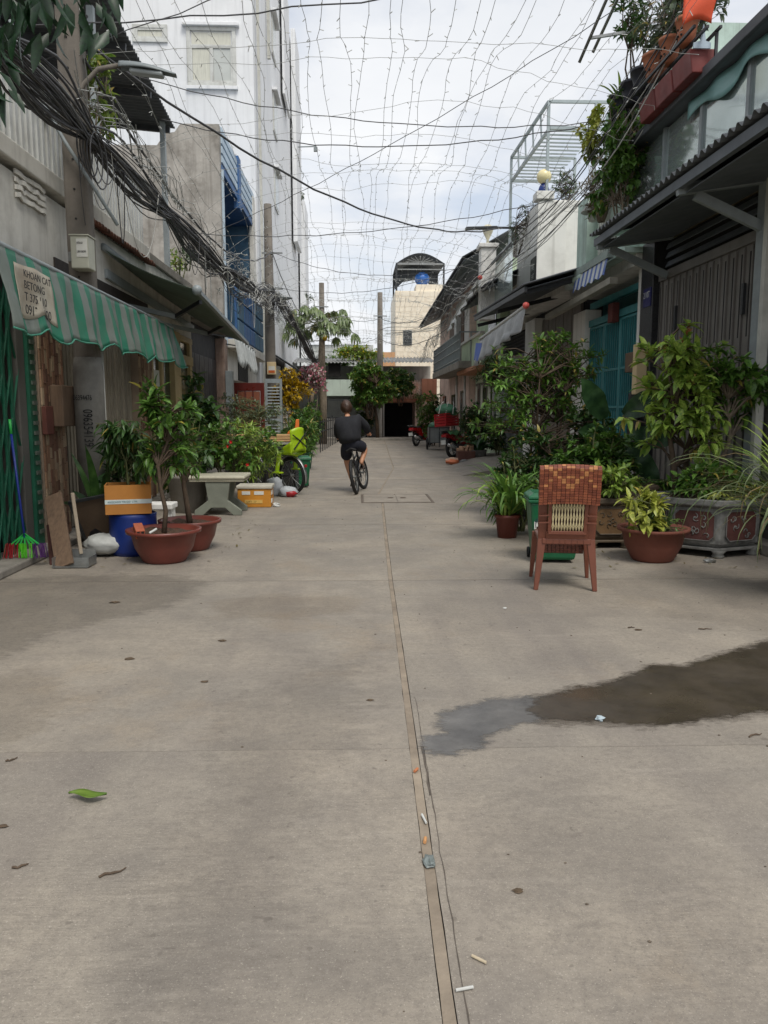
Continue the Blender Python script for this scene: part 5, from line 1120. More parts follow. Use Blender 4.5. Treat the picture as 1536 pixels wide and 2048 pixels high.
MB().tube([(-2.6, 16.85, 3.11), (-2.6, 20.35, 3.0)], .025, 8).build('pole', M_PAINTG, lf, smooth=True)
for yy in (17.2, 20.0): MB().bar((-3.4, yy, 3.2), (-2.6, yy, 3.07), .03).build('bracket', M_DSTEEL, lf)

# ================================================================== LEFT PAVEMENT CLUTTER
b = gd(60, 1112); br = thing('broom', 'upright broom with red, green and purple bristles leaning on the green gate', 'broom', (-3.25, 7.5, .075))
MB().tube([(-3.22, 7.5, .28), (-3.34, 7.62, 1.28)], .012, 8).build('handle', mat('broom_blue', S(28, 48, 132), 0.4, 0.08, 5), br, smooth=True)
MB().tube([(-3.34, 7.62, 1.28), (-3.35, 7.63, 1.42)], .014, 8).build('grip', mat('broom_green', S(48, 176, 78), 0.4, 0.08, 5), br, smooth=True)
for k in range(-3, 4): MB().bar((-3.22, 7.5, .32), (-3.22 + k * .045, 7.5, .215), .012, .012).build('rib', mat('broom_green', (0, 0, 0)), br)
for k in range(3):
    c = [M_PLAST_R, mat('broom_lime', S(86, 186, 40), 0.6, 0.15, 30), mat('broom_purple', S(74, 34, 92), 0.6, 0.15, 30)][k]
    mb = MB()
    for j in range(26):
        x = -3.40 + k * .125 + .125 * random.random(); yy = 7.5 + random.uniform(-.03, .03); mb.bar((x, yy, .225), (x + random.uniform(-.012, .012) + (x + 3.22) * .12, yy + random.uniform(-.02, .02), .083), .006, .006)
    mb.build('bristles', c, br, kind='stuff')
tag(MB().bar((-2.82, 7.42, .012), (-3.06, 7.85, .66), .18, .03, (0, 1, 0)).build('wooden_board', M_WOOD, bevel=0.004), 'broad brown board leaning between the broom and the dustpan', 'board')
tag(MB().bar((-2.95, 7.55, .02), (-3.12, 7.95, .36), .14, .02, (0, 1, 0)).build('wooden_board', mat('dark_red_board', S(74, 44, 38), 0.8, .2, 5), bevel=0.004), 'short dark red board behind the broad brown board', 'board')
dp = thing('dustpan', 'tin dustpan with an upright wooden handle on the left pavement', 'dustpan', (-2.72, 7.45, .0))
MB().sheet(lambda u, v: (-2.92 + .34 * u, 7.36 + .24 * v, .012 + .05 * v * v), 4, 5, .004).build('pan', M_STEEL, dp)
MB().box(-2.92, -2.58, 7.60, 7.606, .06, .15).box(-2.925, -2.92, 7.38, 7.6, .012, .10).box(-2.58, -2.575, 7.38, 7.6, .012, .10).build('pan_sides', M_STEEL, dp)
MB().bar((-2.72, 7.59, .1), (-2.80, 7.66, .70), .035, .02).build('handle', mat('pale_wood', S(150, 138, 120), 0.8, 0.15, 5), dp, bevel=0.005)
sk = MB(); sk.ball((-2.62, 8.05, .12), .2, 20, 12, (1.15, .9, .55), .10, 3); tag(sk.build('sack', mat('white_sack', S(176, 178, 174), 0.7, 0.15, 8, dirt=.5, bump=.6, bscale=12), smooth=True), 'crumpled white plastic sack lying beside the dustpan', 'sack')
pf = thing('framed_board', 'old dark framed board leaning behind the white sack', 'board', (-2.78, 8.3, 0)); rr = Matrix.Rotation(R(20), 3, 'X') @ Matrix.Rotation(R(-12), 3, 'Y')
MB().obox((-2.78, 8.38, .34), (.46, .012, .5), rr).build('panel', mat('brown_board', S(84, 68, 52), 0.8, .2, 4), pf)
for dx, dz, sx, sz in ((-.24, 0, .03, .53), (.24, 0, .03, .53), (0, .26, .5, .03), (0, -.26, .5, .03)): MB().obox(Vector((-2.78, 8.38, .34)) + rr @ Vector((dx, -.008, dz)), (sx, .03, sz), rr).build('frame', M_DSTEEL, pf)
bl = thing('blue_barrel', 'cut down dark blue plastic barrel under the carton planter', 'barrel', (-2.36, 8.15, 0))
MB().lathe([(.215, 0), (.235, .05), (.245, .2), (.24, .4), (.245, .43), (.23, .44), (.22, .4), (.0, .38)], (-2.36, 8.15, 0), 28).build('body', M_PLAST_B, bl, smooth=True)
bx = thing('carton_planter', 'opened cardboard carton with white tape planted with a drooping tree on the blue barrel', 'box', (-2.38, 8.12, .45))
M_CARD = mat('cardboard', S(176, 118, 52), 0.8, 0.08, 4, dirt=0.25, bump=0.1)
rz = Matrix.Rotation(R(14), 3, 'Z'); c = Vector((-2.38, 8.1, .6))
for dx, dy, sx, sy in ((0, -.18, .44, .012), (0, .18, .44, .012), (-.22, 0, .012, .36), (.22, 0, .012, .36)): MB().obox(c + rz @ Vector((dx, dy, 0)), (sx, sy, .3), rz).build('side', M_CARD, bx)
MB().obox(c + Vector((0, 0, -.145)), (.43, .35, .012), rz).build('bottom', M_CARD, bx); MB().obox(c + Vector((0, 0, .09)), (.42, .34, .02), rz).build('soil', M_SOIL, bx)
MB().obox(c + rz @ Vector((0, -.188, -.02)), (.452, .003, .045), rz).build('tape', mat('tape_white', S(190, 200, 196), 0.5, 0.1, 20), bx); MB().obox(c + rz @ Vector((.228, 0, -.02)), (.003, .37, .045), rz).build('tape', mat('tape_white', (0, 0, 0)), bx)
text('tape_print', 'AVOCADO TRI CO  LTM', .026, c + rz @ Vector((-.2, -.1915, -.03)), rz @ Vector((1, 0, 0)), (0, 0, 1), mat('print_teal', S(40, 96, 110), .7, .1, 9), bx)
MB().sheet(lambda u, v: c + rz @ Vector((.22 + .02 * v, -.18 + .36 * u, .15 + .1 * v * (1 - u * .6))), 4, 2, .008).build('flap', M_CARD, bx)
# potted trees on the left
def bowl(label, c, r, hh, m, group=None, n=36):
    t = thing('bowl_planter', label, 'planter', c, group)
    MB().lathe([(r * .55, 0), (r * .60, .015), (r * .62, .03), (r * .80, hh * .45), (r * .90, hh * .88), (r * 1.02, hh * .90), (r * 1.03, hh), (r * .90, hh * .985), (r * .86, hh * .86), (0, hh * .80)], c, n).build('bowl', m, t, smooth=True)
    so = MB().sheet(lambda u, v: (c[0] + r * .87 * v * math.cos(u * 2 * math.pi), c[1] + r * .87 * v * math.sin(u * 2 * math.pi), c[2] + hh * .87 + .03 * fbm(v * 3 * math.cos(u * 6.283) * 2, v * 3 * math.sin(u * 6.283) * 2, r)), 28, 8)
    so.build('soil', M_SOIL, t, smooth=True); return t
M_BOWL = mat('glazed_red_clay', S(110, 54, 44), 0.45, 0.14, 5, dirt=0.3, dcol=S(84, 48, 40), streak=0.25, bump=0.06)
p = gd(318, 1131); bowl('wide glazed red clay bowl holding a young tree, with a hollow brick on its soil', (p.x, p.y + .24, 0), .36, .33, M_BOWL)
PB1 = Vector((p.x, p.y + .24, .28)); p = gd(372, 1106); PB2 = Vector((p.x, p.y + .24, .28)); bowl('red clay bowl with a leaning sapling half behind the bowl with the brick', (p.x, p.y + .24, 0), .33, .33, M_BOWL)
hb = thing('hollow_brick', 'hollow red brick resting on the rim of the clay bowl', 'brick', PB1 + Vector((-.2, -.16, .03))); q = PB1 + Vector((-.2, -.17, .055)); rq = Matrix.Rotation(R(24), 3, 'Z') @ Matrix.Rotation(R(18), 3, 'X')
M_BRICKR = mat('fired_brick', S(162, 88, 62), 0.9, 0.15, 9, bump=0.4)
MB().obox(q, (.085, .18, .085), rq).build('body', M_BRICKR, hb, bevel=0.004)
for a in (-1, 1):
    for b in (-1, 1): MB().obox(q + rq @ Vector((a * .02, -.0905, b * .02)), (.026, .003, .026), rq).build('hole', M_INSIDE, hb)
tag(MB().tube([PB1 + Vector((-.1, -.17, .03)), PB1 + Vector((-.04, -.12, .065))], .012, 8).build('white_marker', M_PAINTW), 'white stick lying on the soil of the clay bowl', 'stick')
bush('young_tree', 'young tree with tiers of glossy leaves growing in the bowl with the brick', 'tree', PB1, 1.46, .30, .24, ML_MID, M_BARK, 74, 8, .145, .056, seed=11, stems=1, crown0=.30, droop=.5, nobj=90, stem_r=.022, lean=(.02, 0))
bush('sapling', 'sapling with a leaning trunk growing in the bowl behind', 'tree', PB2, 1.3, .22, .22, ML_MID, M_BARK, 30, 7, .15, .058, seed=12, stems=1, crown0=.35, droop=.4, nobj=60, stem_r=.028, lean=(-.12, .05))
bush('carton_tree', 'dark tree with drooping narrow leaves planted in the carton', 'tree', (-2.36, 8.14, .66), .78, .3, .26, ML_DARK, M_STEM, 90, 8, .17, .036, seed=13, stems=3, crown0=.2, droop=1.2, nobj=60, up_bias=-.2)
# broad dark leaves against the pole
bp = thing('broad_leaf_plant', 'dark broad leaved plant in a black pot in front of the near pole', 'plant', (-2.85, 8.55, 0))
MB().lathe([(.16, 0), (.2, .34), (.22, .35), (.2, .36), (0, .33)], (-2.85, 8.6, 0), 18).build('pot', M_PLBK, bp, smooth=True)
blades(bp, (-2.85, 8.6, .3), 9, .62, .15, ML_DEEP, 5, spread=.9, arch=.55)
blades(bp, (-2.82, 8.5, .3), 3, 1.05, .13, ML_DARK, 9, spread=.35, arch=.25)
bush('dark_shrub', 'dark leafy shrub in shade between the pole and the carton', 'shrub', (-2.62, 8.75, 0.2), .95, .33, .25, ML_DEEP, M_STEM, 60, 6, .14, .05, seed=15, stems=4, crown0=.2, nobj=0)
# white bench, stone table, concrete tub
be = thing('small_bench', 'low white bench behind the clay bowls', 'bench', (-2.15, 9.6, 0))
p = at(318, 1020, 9.6); MB().box(p.x - .28, p.x + .2, 9.45, 9.75, .30, .37).build('seat', M_RWHITE, be, bevel=0.012)
for dx in (-.22, .12): MB().box(p.x + dx, p.x + dx + .06, 9.5, 9.7, 0, .3).build('leg', M_RWHITE, be, bevel=0.008)
tb = thing('stone_table', 'pale terrazzo table with a splayed pedestal on the left pavement', 'table', (-1.98, 11.3, 0))
M_TERRZ = mat('terrazzo', S(176, 172, 152), 0.6, 0.12, 22, dirt=0.4, dcol=S(120, 116, 98), bump=0.15); M_TSTONE = mat('grey_green_stone', S(120, 124, 112), 0.8, 0.12, 5, dirt=0.4, bump=0.3)
MB().box(-2.42, -1.60, 11.08, 11.78, .52, .575).build('top', M_TERRZ, tb, bevel=0.025); MB().box(-2.40, -1.62, 11.10, 11.76, .49, .52).build('top_rim', M_TERRZ, tb, bevel=0.01)
for yy, w in ((11.12, 1), (11.66, 1)):
    c0 = -2.0
    MB().prism([(c0 - .34, yy, 0), (c0 - .22, yy, 0), (c0 - .1, yy, .11), (c0 + .1, yy, .11), (c0 + .22, yy, 0), (c0 + .34, yy, 0), (c0 + .34, yy, .07), (c0 + .14, yy, .22), (c0 + .18, yy, .49), (c0 - .18, yy, .49), (c0 - .14, yy, .22), (c0 - .34, yy, .07)], (0, .08, 0)).build('leg', M_TSTONE, tb, bevel=0.01)
MB().box(-2.05, -1.95, 11.2, 11.66, .2, .35).build('stretcher', M_TSTONE, tb)
tu = thing('concrete_tub', 'rough grey concrete tub beside the stone table', 'planter', (-2.52, 11.6, 0))
MB().lathe([(.24, 0), (.30, .5), (.33, .51), (.33, .57), (.28, .57), (.27, .48), (0, .47)], (-2.52, 11.6, 0), 22).build('tub', mat('tub_concrete', S(136, 132, 124), 0.9, 0.2, 4, dirt=.6, streak=.6, bump=.4), tu, smooth=True); MB().lathe([(0, 0), (.27, 0), (0, .03)], (-2.52, 11.6, .5), 16).build('soil', M_SOIL, tu)
bush('leafy_shrub', 'shrub with broad dark leaves rising from the concrete tub', 'shrub', (-2.55, 11.7, .5), 1.05, .42, .4, ML_DARK, M_STEM, 80, 6, .16, .08, seed=21, stems=4, crown0=.1, nobj=70)
def flowers(m, n, size, rnd_seed=0, top=True):
    def f(r, rnd, leaves):
        L = sorted(leaves, key=lambda q: q[0].y)[:max(n * 6, 12)]
        for q in rnd.sample(L, n):
            mb = MB(); c = q[0] + Vector((0, -.05, .02))
            for k in range(5):
                a = k * 1.257 + rnd.random(); leaf_geo(mb, c, (math.cos(a), -.5, math.sin(a)), (0, -1, .1), size, size * .75, -.1)
            mb.build('flower', m, r)
    return f
bush('hibiscus', 'dark green hibiscus with three red flowers behind the stone table', 'shrub', (-2.15, 12.8, .25), 1.05, .75, .5, ML_MID, M_STEM, 190, 8, .10, .06, seed=22, stems=5, crown0=.05, nobj=60, extra=flowers(mat('hibiscus_red', S(190, 20, 26), .5, .1, 9, bump=0), 3, .035))
bush('climbing_leaves', 'tall plant with large heart leaves against the dark recess', 'plant', (-2.75, 13.6, .3), 1.75, .34, .34, ML_DARK, M_STEM, 70, 7, .18, .12, seed=23, stems=3, crown0=.35, droop=.9, nobj=80)
bush('feathery_bush', 'light green feathery bush in front of the child seat bicycle', 'shrub', (-1.85, 13.3, .1), 1.22, .55, .45, ML_LIGHT, M_STEM, 150, 10, .15, .026, seed=24, stems=5, crown0=.1, nobj=0, droop=.5)
bush('wispy_bush', 'wispy grey green bush above the stacked timber', 'shrub', (-2.2, 15.9, .6), 1.35, .75, .4, ML_GREY, M_STEM, 190, 8, .085, .026, seed=25, stems=6, crown0=.2, nobj=0)
bush('bench_shrub', 'low leafy shrub under the climbing plant', 'shrub', (-2.75, 12.3, .1), .85, .4, .4, ML_MID, M_STEM, 60, 6, .09, .05, seed=26, stems=4, crown0=.0, nobj=30)
# foam box, plastic bag, timber rack
fb = thing('orange_foam_box', 'orange taped foam box with white labels and a grey lid by the stone table', 'box', (-1.6, 12.25, 0))
M_FOAMO = mat('orange_tape', S(196, 132, 40), 0.5, 0.08, 4, dirt=.2)
MB().box(-1.86, -1.34, 12.05, 12.45, 0, .29).build('body', M_FOAMO, fb, bevel=0.012); MB().box(-1.88, -1.32, 12.03, 12.47, .29, .345).build('lid', mat('foam_grey', S(184, 180, 166), 0.8, .12, 9, dirt=.5), fb, bevel=0.015)
for x in (-1.79, -1.60): MB().box(x, x + (.13 if x < -1.7 else .15), 12.044, 12.05, .2, .255).build('label_patch', mat('paper_white', (0, 0, 0)), fb)
lb2 = MB().box(-1.75, -1.47, 12.043, 12.05, .065, .12).build('label_patch', mat('yellow_tape', S(208, 170, 90), .6, .1, 9), fb)
text('tape_print', 'UTT  17', .045, (-1.72, 12.041, .075), (1, 0, 0), (0, 0, 1), mat('print_olive', S(110, 92, 36), .7, .1, 9), lb2)
for z in (.07, .2): MB().box(-1.34, -1.325, 12.08, 12.2, z, z + .06).build('tape_end', mat('paper_white', (0, 0, 0)), fb)
tag(MB().ball((-1.27, 12.12, .03), .045, 10, 6, (1.3, 1, .7), .3, 5).build('paper_scrap', M_PAINTW), 'crumpled white paper beside the orange foam box', 'litter')
mb = MB(); mb.ball((-1.46, 13.75, .15), .19, 18, 12, (.9, .8, .9), .14, 8); mb.ball((-1.2, 13.55, .09), .14, 14, 8, (1.2, .8, .7), .14, 9)
bg = thing('plastic_bag', 'stuffed white and red plastic bag under the child seat bicycle', 'bag', (-1.4, 13.6, 0)); mb.build('bag', mat('bag_white', S(168, 172, 176), 0.5, .14, 6, dirt=.4, bump=.5, bscale=14), bg, smooth=True)
MB().ball((-1.16, 13.5, .06), .1, 12, 8, (1.2, .7, .6), .15, 4).build('red_print', M_PLAST_R, bg, smooth=True)
tr = thing('timber_rack', 'rack stacked with sawn planks between the red door and the bicycle', 'rack', (-1.9, 15.2, 0))
for x in (-2.5, -1.15):
    for yy in (15.0, 15.6): MB().box(x - .03, x + .03, yy - .03, yy + .03, 0, .86).build('post', M_DSTEEL, tr)
MB().box(-2.6, -1.05, 14.95, 15.65, .86, .90).build('shelf', mat('shelf_board', S(150, 148, 138), .8, .2, 5, dirt=.4), tr); MB().box(-2.5, -1.15, 15.1, 15.6, .05, .84).build('under_shelf_shade', M_INSIDE, tr)  # near-black block stands in for the shade under the shelf
M_PLANK = mat('sawn_plank', S(186, 150, 104), 0.8, .2, 3, stretch=(1.2, 12, 12), bump=.2, rndv=.15)
for k in range(9):
    rr = random.Random(k); z = .915 + (k // 3) * .045; yy = 15.08 + (k % 3) * .19; MB().obox((-1.82 + rr.uniform(-.08, .08), yy, z + .018), (1.3 + rr.uniform(-.2, .15), .15, .036), Matrix.Rotation(R(rr.uniform(-3, 3)), 3, 'Z')).build('plank', M_PLANK, tr, bevel=0.003)
tag(MB().prism([(-1.34, 15.0, 1.06), (-1.16, 15.0, 1.06), (-1.1, 15.0, 1.16), (-1.1, 15.0, 1.34), (-1.16, 15.0, 1.34), (-1.18, 15.0, 1.18), (-1.3, 15.0, 1.12)], (0, .05, 0)).build('orange_hook', mat('orange_plastic', S(226, 118, 48), .5, .08, 5), bevel=0.008), 'bent orange plastic piece lying on the planks', 'offcut')
def wheelie_bin(label, c, w, d, hh, rz=0, sticker=False, group=None):
    t = thing('wheelie_bin', label, 'bin', c, group); c = Vector(c); Rz = Matrix.Rotation(rz, 3, 'Z'); P = lambda x, y, z: c + Rz @ Vector((x, y, z))
    def fr(s, z): return [P(-w / 2 * s, -d / 2 * s, z), P(w / 2 * s, -d / 2 * s, z), P(w / 2 * s, d / 2 * s, z), P(-w / 2 * s, d / 2 * s, z)]
    a, b = fr(.78, .03), fr(.98, hh * .88); MB().add(a + b, [(3, 2, 1, 0), (4, 5, 6, 7), (0, 1, 5, 4), (1, 2, 6, 5), (2, 3, 7, 6), (3, 0, 4, 7)]).build('body', M_PLAST_G, t, bevel=0.03)
    a, b = fr(1.06, hh * .865), fr(1.08, hh * .91); MB().add(a + b, [(3, 2, 1, 0), (4, 5, 6, 7), (0, 1, 5, 4), (1, 2, 6, 5), (2, 3, 7, 6), (3, 0, 4, 7)]).build('rim', M_PLAST_G, t, bevel=0.01)
    a, b, e = fr(1.07, hh * .915), fr(1.05, hh * .95), fr(.86, hh); MB().add(a + b + e, [(3, 2, 1, 0), (8, 9, 10, 11)] + [(i + o, (i + 1) % 4 + o, (i + 1) % 4 + 4 + o, i + 4 + o) for o in (0, 4) for i in range(4)]).build('lid', M_PLAST_G, t, bevel=0.015)
    for s in (-1, 1): MB().torus(P(s * w * .42, d * .38, .055), .04, .016, 'X', 14, 6, Rz).build('wheel', M_BLACK, t, smooth=True)
    MB().tube([P(-w * .4, d * .6, hh * .86), P(w * .4, d * .6, hh * .86)], .014, 8).build('handle', M_PLAST_G, t, smooth=True)
    if sticker:
        s = MB().obox(P(-w * .31, -d * .452, hh * .60), (.10, .003, .16), Rz @ Matrix.Rotation(R(-5), 3, 'X')).build('sticker', mat('paper_white', (0, 0, 0)), t)
        for k in range(7): MB().obox(P(-w * .31 - .036 + .012 * k, -d * .465, hh * .60 + .02 * math.sin(k * 2)), (.006, .002, .09 + .03 * math.cos(k * 3)), Rz @ Matrix.Rotation(R(-5), 3, 'X')).build('print', mat('print_navy', S(30, 34, 58), .7, .1, 9), s)
    return t
p = gd(598, 976); wheelie_bin('green wheelie bin standing behind the parked bicycle', (p.x, p.y + .2, 0), .42, .4, .62, R(8))

# ================================================================== BICYCLES
def bicycle(root, r, wb, M4, mframe, step=False, rim=None, fender=None, steer=0.0, spokes=18, seat_z=.86, bar_z=1.0):
    """parts placed by M4; x runs forward from the rear hub, z up"""
    T = lambda p: (M4 @ Vector(p)); R3 = M4.to_3x3(); rim = rim or M_STEEL
    rear, front = Vector((0, 0, r)), Vector((wb, 0, r))
    for hub, st_ in ((rear, 0.0), (front, steer)):
        Rs = R3 @ Matrix.Rotation(st_, 3, 'Z'); c = T(hub)
        w = MB().torus(c, r - .030, .031, 'Y', 44, 8, Rs).build('wheel', M_BLACK, root, smooth=True)
        MB().torus(c, r - .064, .010, 'Y', 40, 6, Rs).build('rim', rim, w, smooth=True)
        MB().tube([c + Rs @ Vector((0, -.045, 0)), c + Rs @ Vector((0, .045, 0))], .02, 10).build('hub', M_STEEL, w)
        for k in range(spokes):
            a = 2 * math.pi * k / spokes; MB().tube([c + Rs @ Vector((.02 * math.cos(a + .6), (.025 if k % 2 else -.025), .02 * math.sin(a + .6))), c + Rs @ Vector(((r - .05) * math.cos(a), 0, (r - .05) * math.sin(a)))], .0022, 4, False).build('spoke', M_STEEL, w)
        if fender:
            a0, a1 = (R(20), R(200)) if hub is rear else (R(30), R(170))
            MB().sheet(lambda u, v: c + Rs @ Vector(((r + .028) * math.cos(a0 + (a1 - a0) * u), (v - .5) * .055, (r + .028) * math.sin(a0 + (a1 - a0) * u) - .012 * abs(v - .5))), 22, 2, .002).build('fender', fender, root, smooth=True)
    bb = Vector((.42, 0, r - .04)); st_top = Vector((.25, 0, seat_z - .1)); hd_t, hd_b = Vector((wb - .22, 0, r + .42)), Vector((wb - .15, 0, r + .22))
    f = MB()
    tubes = [(bb, st_top, .017), (bb, hd_b, .018), (rear + Vector((0, .045, 0)), bb + Vector((0, .03, 0)), .010), (rear + Vector((0, -.045, 0)), bb + Vector((0, -.03, 0)), .010), (rear + Vector((0, .045, 0)), st_top + Vector((.02, .02, -.12)), .009), (rear + Vector((0, -.045, 0)), st_top + Vector((.02, -.02, -.12)), .009), (hd_t, hd_b, .021)]
    tubes.append((hd_b + Vector((.01, 0, .05)), Vector((.36, 0, r + .12)), .017) if step else (hd_t - Vector((0, 0, .04)), st_top - Vector((0, 0, .1)), .016))
    for a, b, rr in tubes: f.tube([T(a), T(b)], rr, 10)
    f.build('frame', mframe, root, smooth=True)
    fk = MB()
    for s in (-1, 1):
        hub2 = front; fk.tube([T(hd_b + Vector((.01, s * .04, -.02))), T(hub2 + Vector((0, s * .05, 0)))], .011, 8)
    fk.tube([T(hd_t), T(hd_t + Vector((-.03, 0, .12)))], .014, 8).build('fork', mframe, root, smooth=True)
    Rs = Matrix.Rotation(steer, 3, 'Z'); hc = Vector((hd_t.x - .02, 0, bar_z))
    MB().tube([T(hc + Rs @ Vector(q)) for q in ((-.14, -.29, .02), (-.04, -.25, .03), (.05, -.1, .0), (.05, .1, .0), (-.04, .25, .03), (-.14, .29, .02))], .012, 8).tube([T(hd_t + Vector((-.03, 0, .1))), T(hc + Vector((.05, 0, 0)))], .014, 8).build('handlebar', M_STEEL, root, smooth=True)
    for s in (-1, 1): MB().tube([T(hc + Rs @ Vector((-.05, s * .255, .03))), T(hc + Rs @ Vector((-.15, s * .295, .02)))], .017, 8).build('grip', M_BLACK, root, smooth=True)
    sd = MB().sheet(lambda u, v: T((.25 - .14 + .27 * u, (v - .5) * (.17 * (1 - u) ** .7 + .045), seat_z + .02 - .05 * abs(v - .5) * 2 + .015 * (1 - u))), 10, 8, .035); sd.build('saddle', M_BLACK, root, smooth=True)
    MB().tube([T(st_top - Vector((0, 0, .1))), T((.235, 0, seat_z))], .013, 8).build('seat_post', M_STEEL, root, smooth=True)
    MB().torus(T(bb + Vector((0, -.055, 0))), .085, .008, 'Y', 24, 5, R3).build('chainring', M_STEEL, root, smooth=True)
    ck = MB(); ca = R(-62); d = Vector((.165 * math.cos(ca), 0, .165 * math.sin(ca)))
    ck.tube([T(bb + Vector((0, -.06, 0))), T(bb + Vector((0, -.07, 0)) + d * -1)], .010, 6).tube([T(bb + Vector((0, .06, 0))), T(bb + Vector((0, .07, 0)) + d)], .010, 6).tube([T(bb + Vector((0, -.06, 0))), T(bb + Vector((0, .06, 0)))], .016, 8).build('crank', M_DSTEEL, root)
    for s, dd in ((-1, d * -1), (1, d)): MB().obox(T(bb + Vector((0, s * .125, 0)) + dd), (.09, .10, .02), R3).build('pedal', M_BLACK, root)
    return T, bb, d
def bike_matrix(loc, heading, lean=0.0):
    return Matrix.Translation(loc) @ Matrix.Rotation(math.atan2(heading[1], heading[0]), 4, 'Z') @ Matrix.Rotation(lean, 4, 'X')
p = gd(597, 989); hd_ = Vector((-.74, .67, 0)).normalized()
# rear contact sits under the rear hub: the far lower edge seen is the tyre's right-hand side
loc = Vector((p.x - .10, p.y + .12, 0)); bk = thing('city_bicycle', 'parked city bicycle with a lime green child seat and chrome mudguard', 'bicycle', loc)
T, bb, d_ = bicycle(bk, .34, 1.06, bike_matrix(loc, hd_, R(-5)), mat('bike_black', S(32, 32, 36), .35, .1, 5), step=True, fender=M_STEEL, seat_z=.84)
cs = thing('child_seat', 'lime green child seat with black straps mounted behind the parked bicycle saddle', 'child seat', T((-.05, 0, .8)))
M_LIME = mat('lime_plastic', S(156, 188, 28), .4, .08, 4, bump=.02)
MB().sheet(lambda u, v: T((-.22 - .06 * math.sin(math.pi * v), (v - .5) * .34, .76 + .42 * u + .04 * math.sin(math.pi * v))), 8, 8, .02).build('back', M_LIME, cs, smooth=True)
MB().sheet(lambda u, v: T((-.22 + .34 * u, (v - .5) * .32, .76 - .03 * math.sin(math.pi * v) + .03 * u)), 6, 6, .02).build('seat', M_LIME, cs, smooth=True)
for s in (-1, 1):
    MB().sheet(lambda u, v: T((-.24 + .26 * u, s * .17, .74 + (.24 - .12 * u) * v)), 5, 4, .015).build('side_wing', M_LIME, cs, smooth=True)
    MB().bar(T((.06, s * .2, .78)), T((.14, s * .23, .44)), .07, .03).build('leg_guard', M_LIME, cs); MB().obox(T((.12, s * .23, .42)), (.2, .1, .03), bike_matrix((0, 0, 0), hd_).to_3x3()).build('foot_rest', M_LIME, cs, bevel=.008)
for s in (-1, 1): MB().tube([T((-.225, s * .09, 1.16)), T((-.19, s * .09, .98)), T((-.02, s * .05, .80))], .014, 5).build('strap', M_BLACK, cs)
MB().tube([T((-.275, -.16, 1.1)), T((-.285, 0, .98)), T((-.275, .16, .84))], .012, 5).tube([T((-.275, .16, 1.1)), T((-.285, 0, .98)), T((-.275, -.16, .84))], .012, 5).build('back_strap', M_BLACK, cs)
tl = T((-.375, 0, .53)); MB().obox(tl, (.03, .05, .05), bike_matrix((0, 0, 0), hd_).to_3x3()).build('tail_light', M_PLAST_R, bk, bevel=.008)

# ---- the rider
ra, rb = gd(716, 989), gd(733, 978); hdg = Vector((.15, .985, 0)).normalized(); RL = R(-9)
loc = Vector((ra.x - .02, ra.y + .05, 0)); rbk = thing('ridden_bicycle', 'black bicycle being ridden away down the middle of the street', 'bicycle', loc)
RM = bike_matrix(loc, hdg, RL); T, bb, dcr = bicycle(rbk, .32, .98, RM, mat('bike_black', (0, 0, 0)), steer=R(-10), seat_z=.82, bar_z=.98, spokes=16)
def skin(name, pts, edges, m, parent, sub=2, root_i=0):
    off = OFF[parent]; me = bpy.data.meshes.new(name); me.from_pydata([tuple(Vector(p[0]) - off) for p in pts], edges, [])
    o = bpy.data.objects.new(name, me); COL.objects.link(o); o.parent = parent; me.materials.append(m)
    sk = o.modifiers.new('skin', 'SKIN'); sk.use_smooth_shade = True; sk.use_x_symmetry = False
    ss = o.modifiers.new('sub', 'SUBSURF'); ss.levels = sub; ss.render_levels = sub
    bm = bmesh.new(); bm.from_mesh(me); ly = bm.verts.layers.skin.verify(); bm.verts.ensure_lookup_table()
    for i, p in enumerate(pts):
        q = p[1]; bm.verts[i][ly].radius = q if isinstance(q, tuple) else (q, q)
        bm.verts[i][ly].use_root = (i == root_i)
    bm.to_mesh(me); bm.free()
    dg = bpy.context.evaluated_depsgraph_get(); me2 = bpy.data.meshes.new_from_object(o.evaluated_get(dg)); o.modifiers.clear(); o.data = me2; me2.name = name
    return o
pe = thing('person', 'person in a black sweatshirt and dark shorts riding the bicycle', 'person', T((.25, 0, .86)))
B = lambda x, y, z: T((x, y, z))                       # body points in the bicycle's own frame
M_SKIN = mat('skin_tone', S(186, 136, 106), .55, .08, 8, bump=.03); M_SWEAT = mat('black_sweatshirt', S(28, 29, 34), .95, .2, 8, bump=1.0, bscale=11); M_SHORT = mat('navy_shorts', S(26, 28, 40), .9, .15, 6, bump=.4, bscale=40)
pel, wai, che, nec = B(.20, 0, .93), B(.24, .0, 1.09), B(.30, .0, 1.28), B(.335, .0, 1.41)
shR, shL = B(.31, -.17, 1.35), B(.31, .17, 1.35); elR, elL = B(.46, -.30, 1.17), B(.44, .24, 1.14)
haR, haL = B(.70, -.29, 1.035), B(.70, .29, 1.035)
hpR, hpL = B(.22, -.10, .90), B(.22, .10, .90)
ftR, ftL = T(bb + Vector((0, -.125, .03)) - dcr), T(bb + Vector((0, .125, .03)) + dcr)
fw = (T((1, 0, 0)) - T((0, 0, 0))).normalized(); upv = (T((0, 0, 1)) - T((0, 0, 0))).normalized(); sdv = (T((0, 1, 0)) - T((0, 0, 0))).normalized()
anR, anL = ftR - fw * .06 + upv * .08, ftL - fw * .06 + upv * .08
knR = (hpR + anR) / 2 + fw * .23 + upv * .06 - sdv * .10; knL = (hpL + anL) / 2 + fw * .13 + upv * .02 + sdv * .05
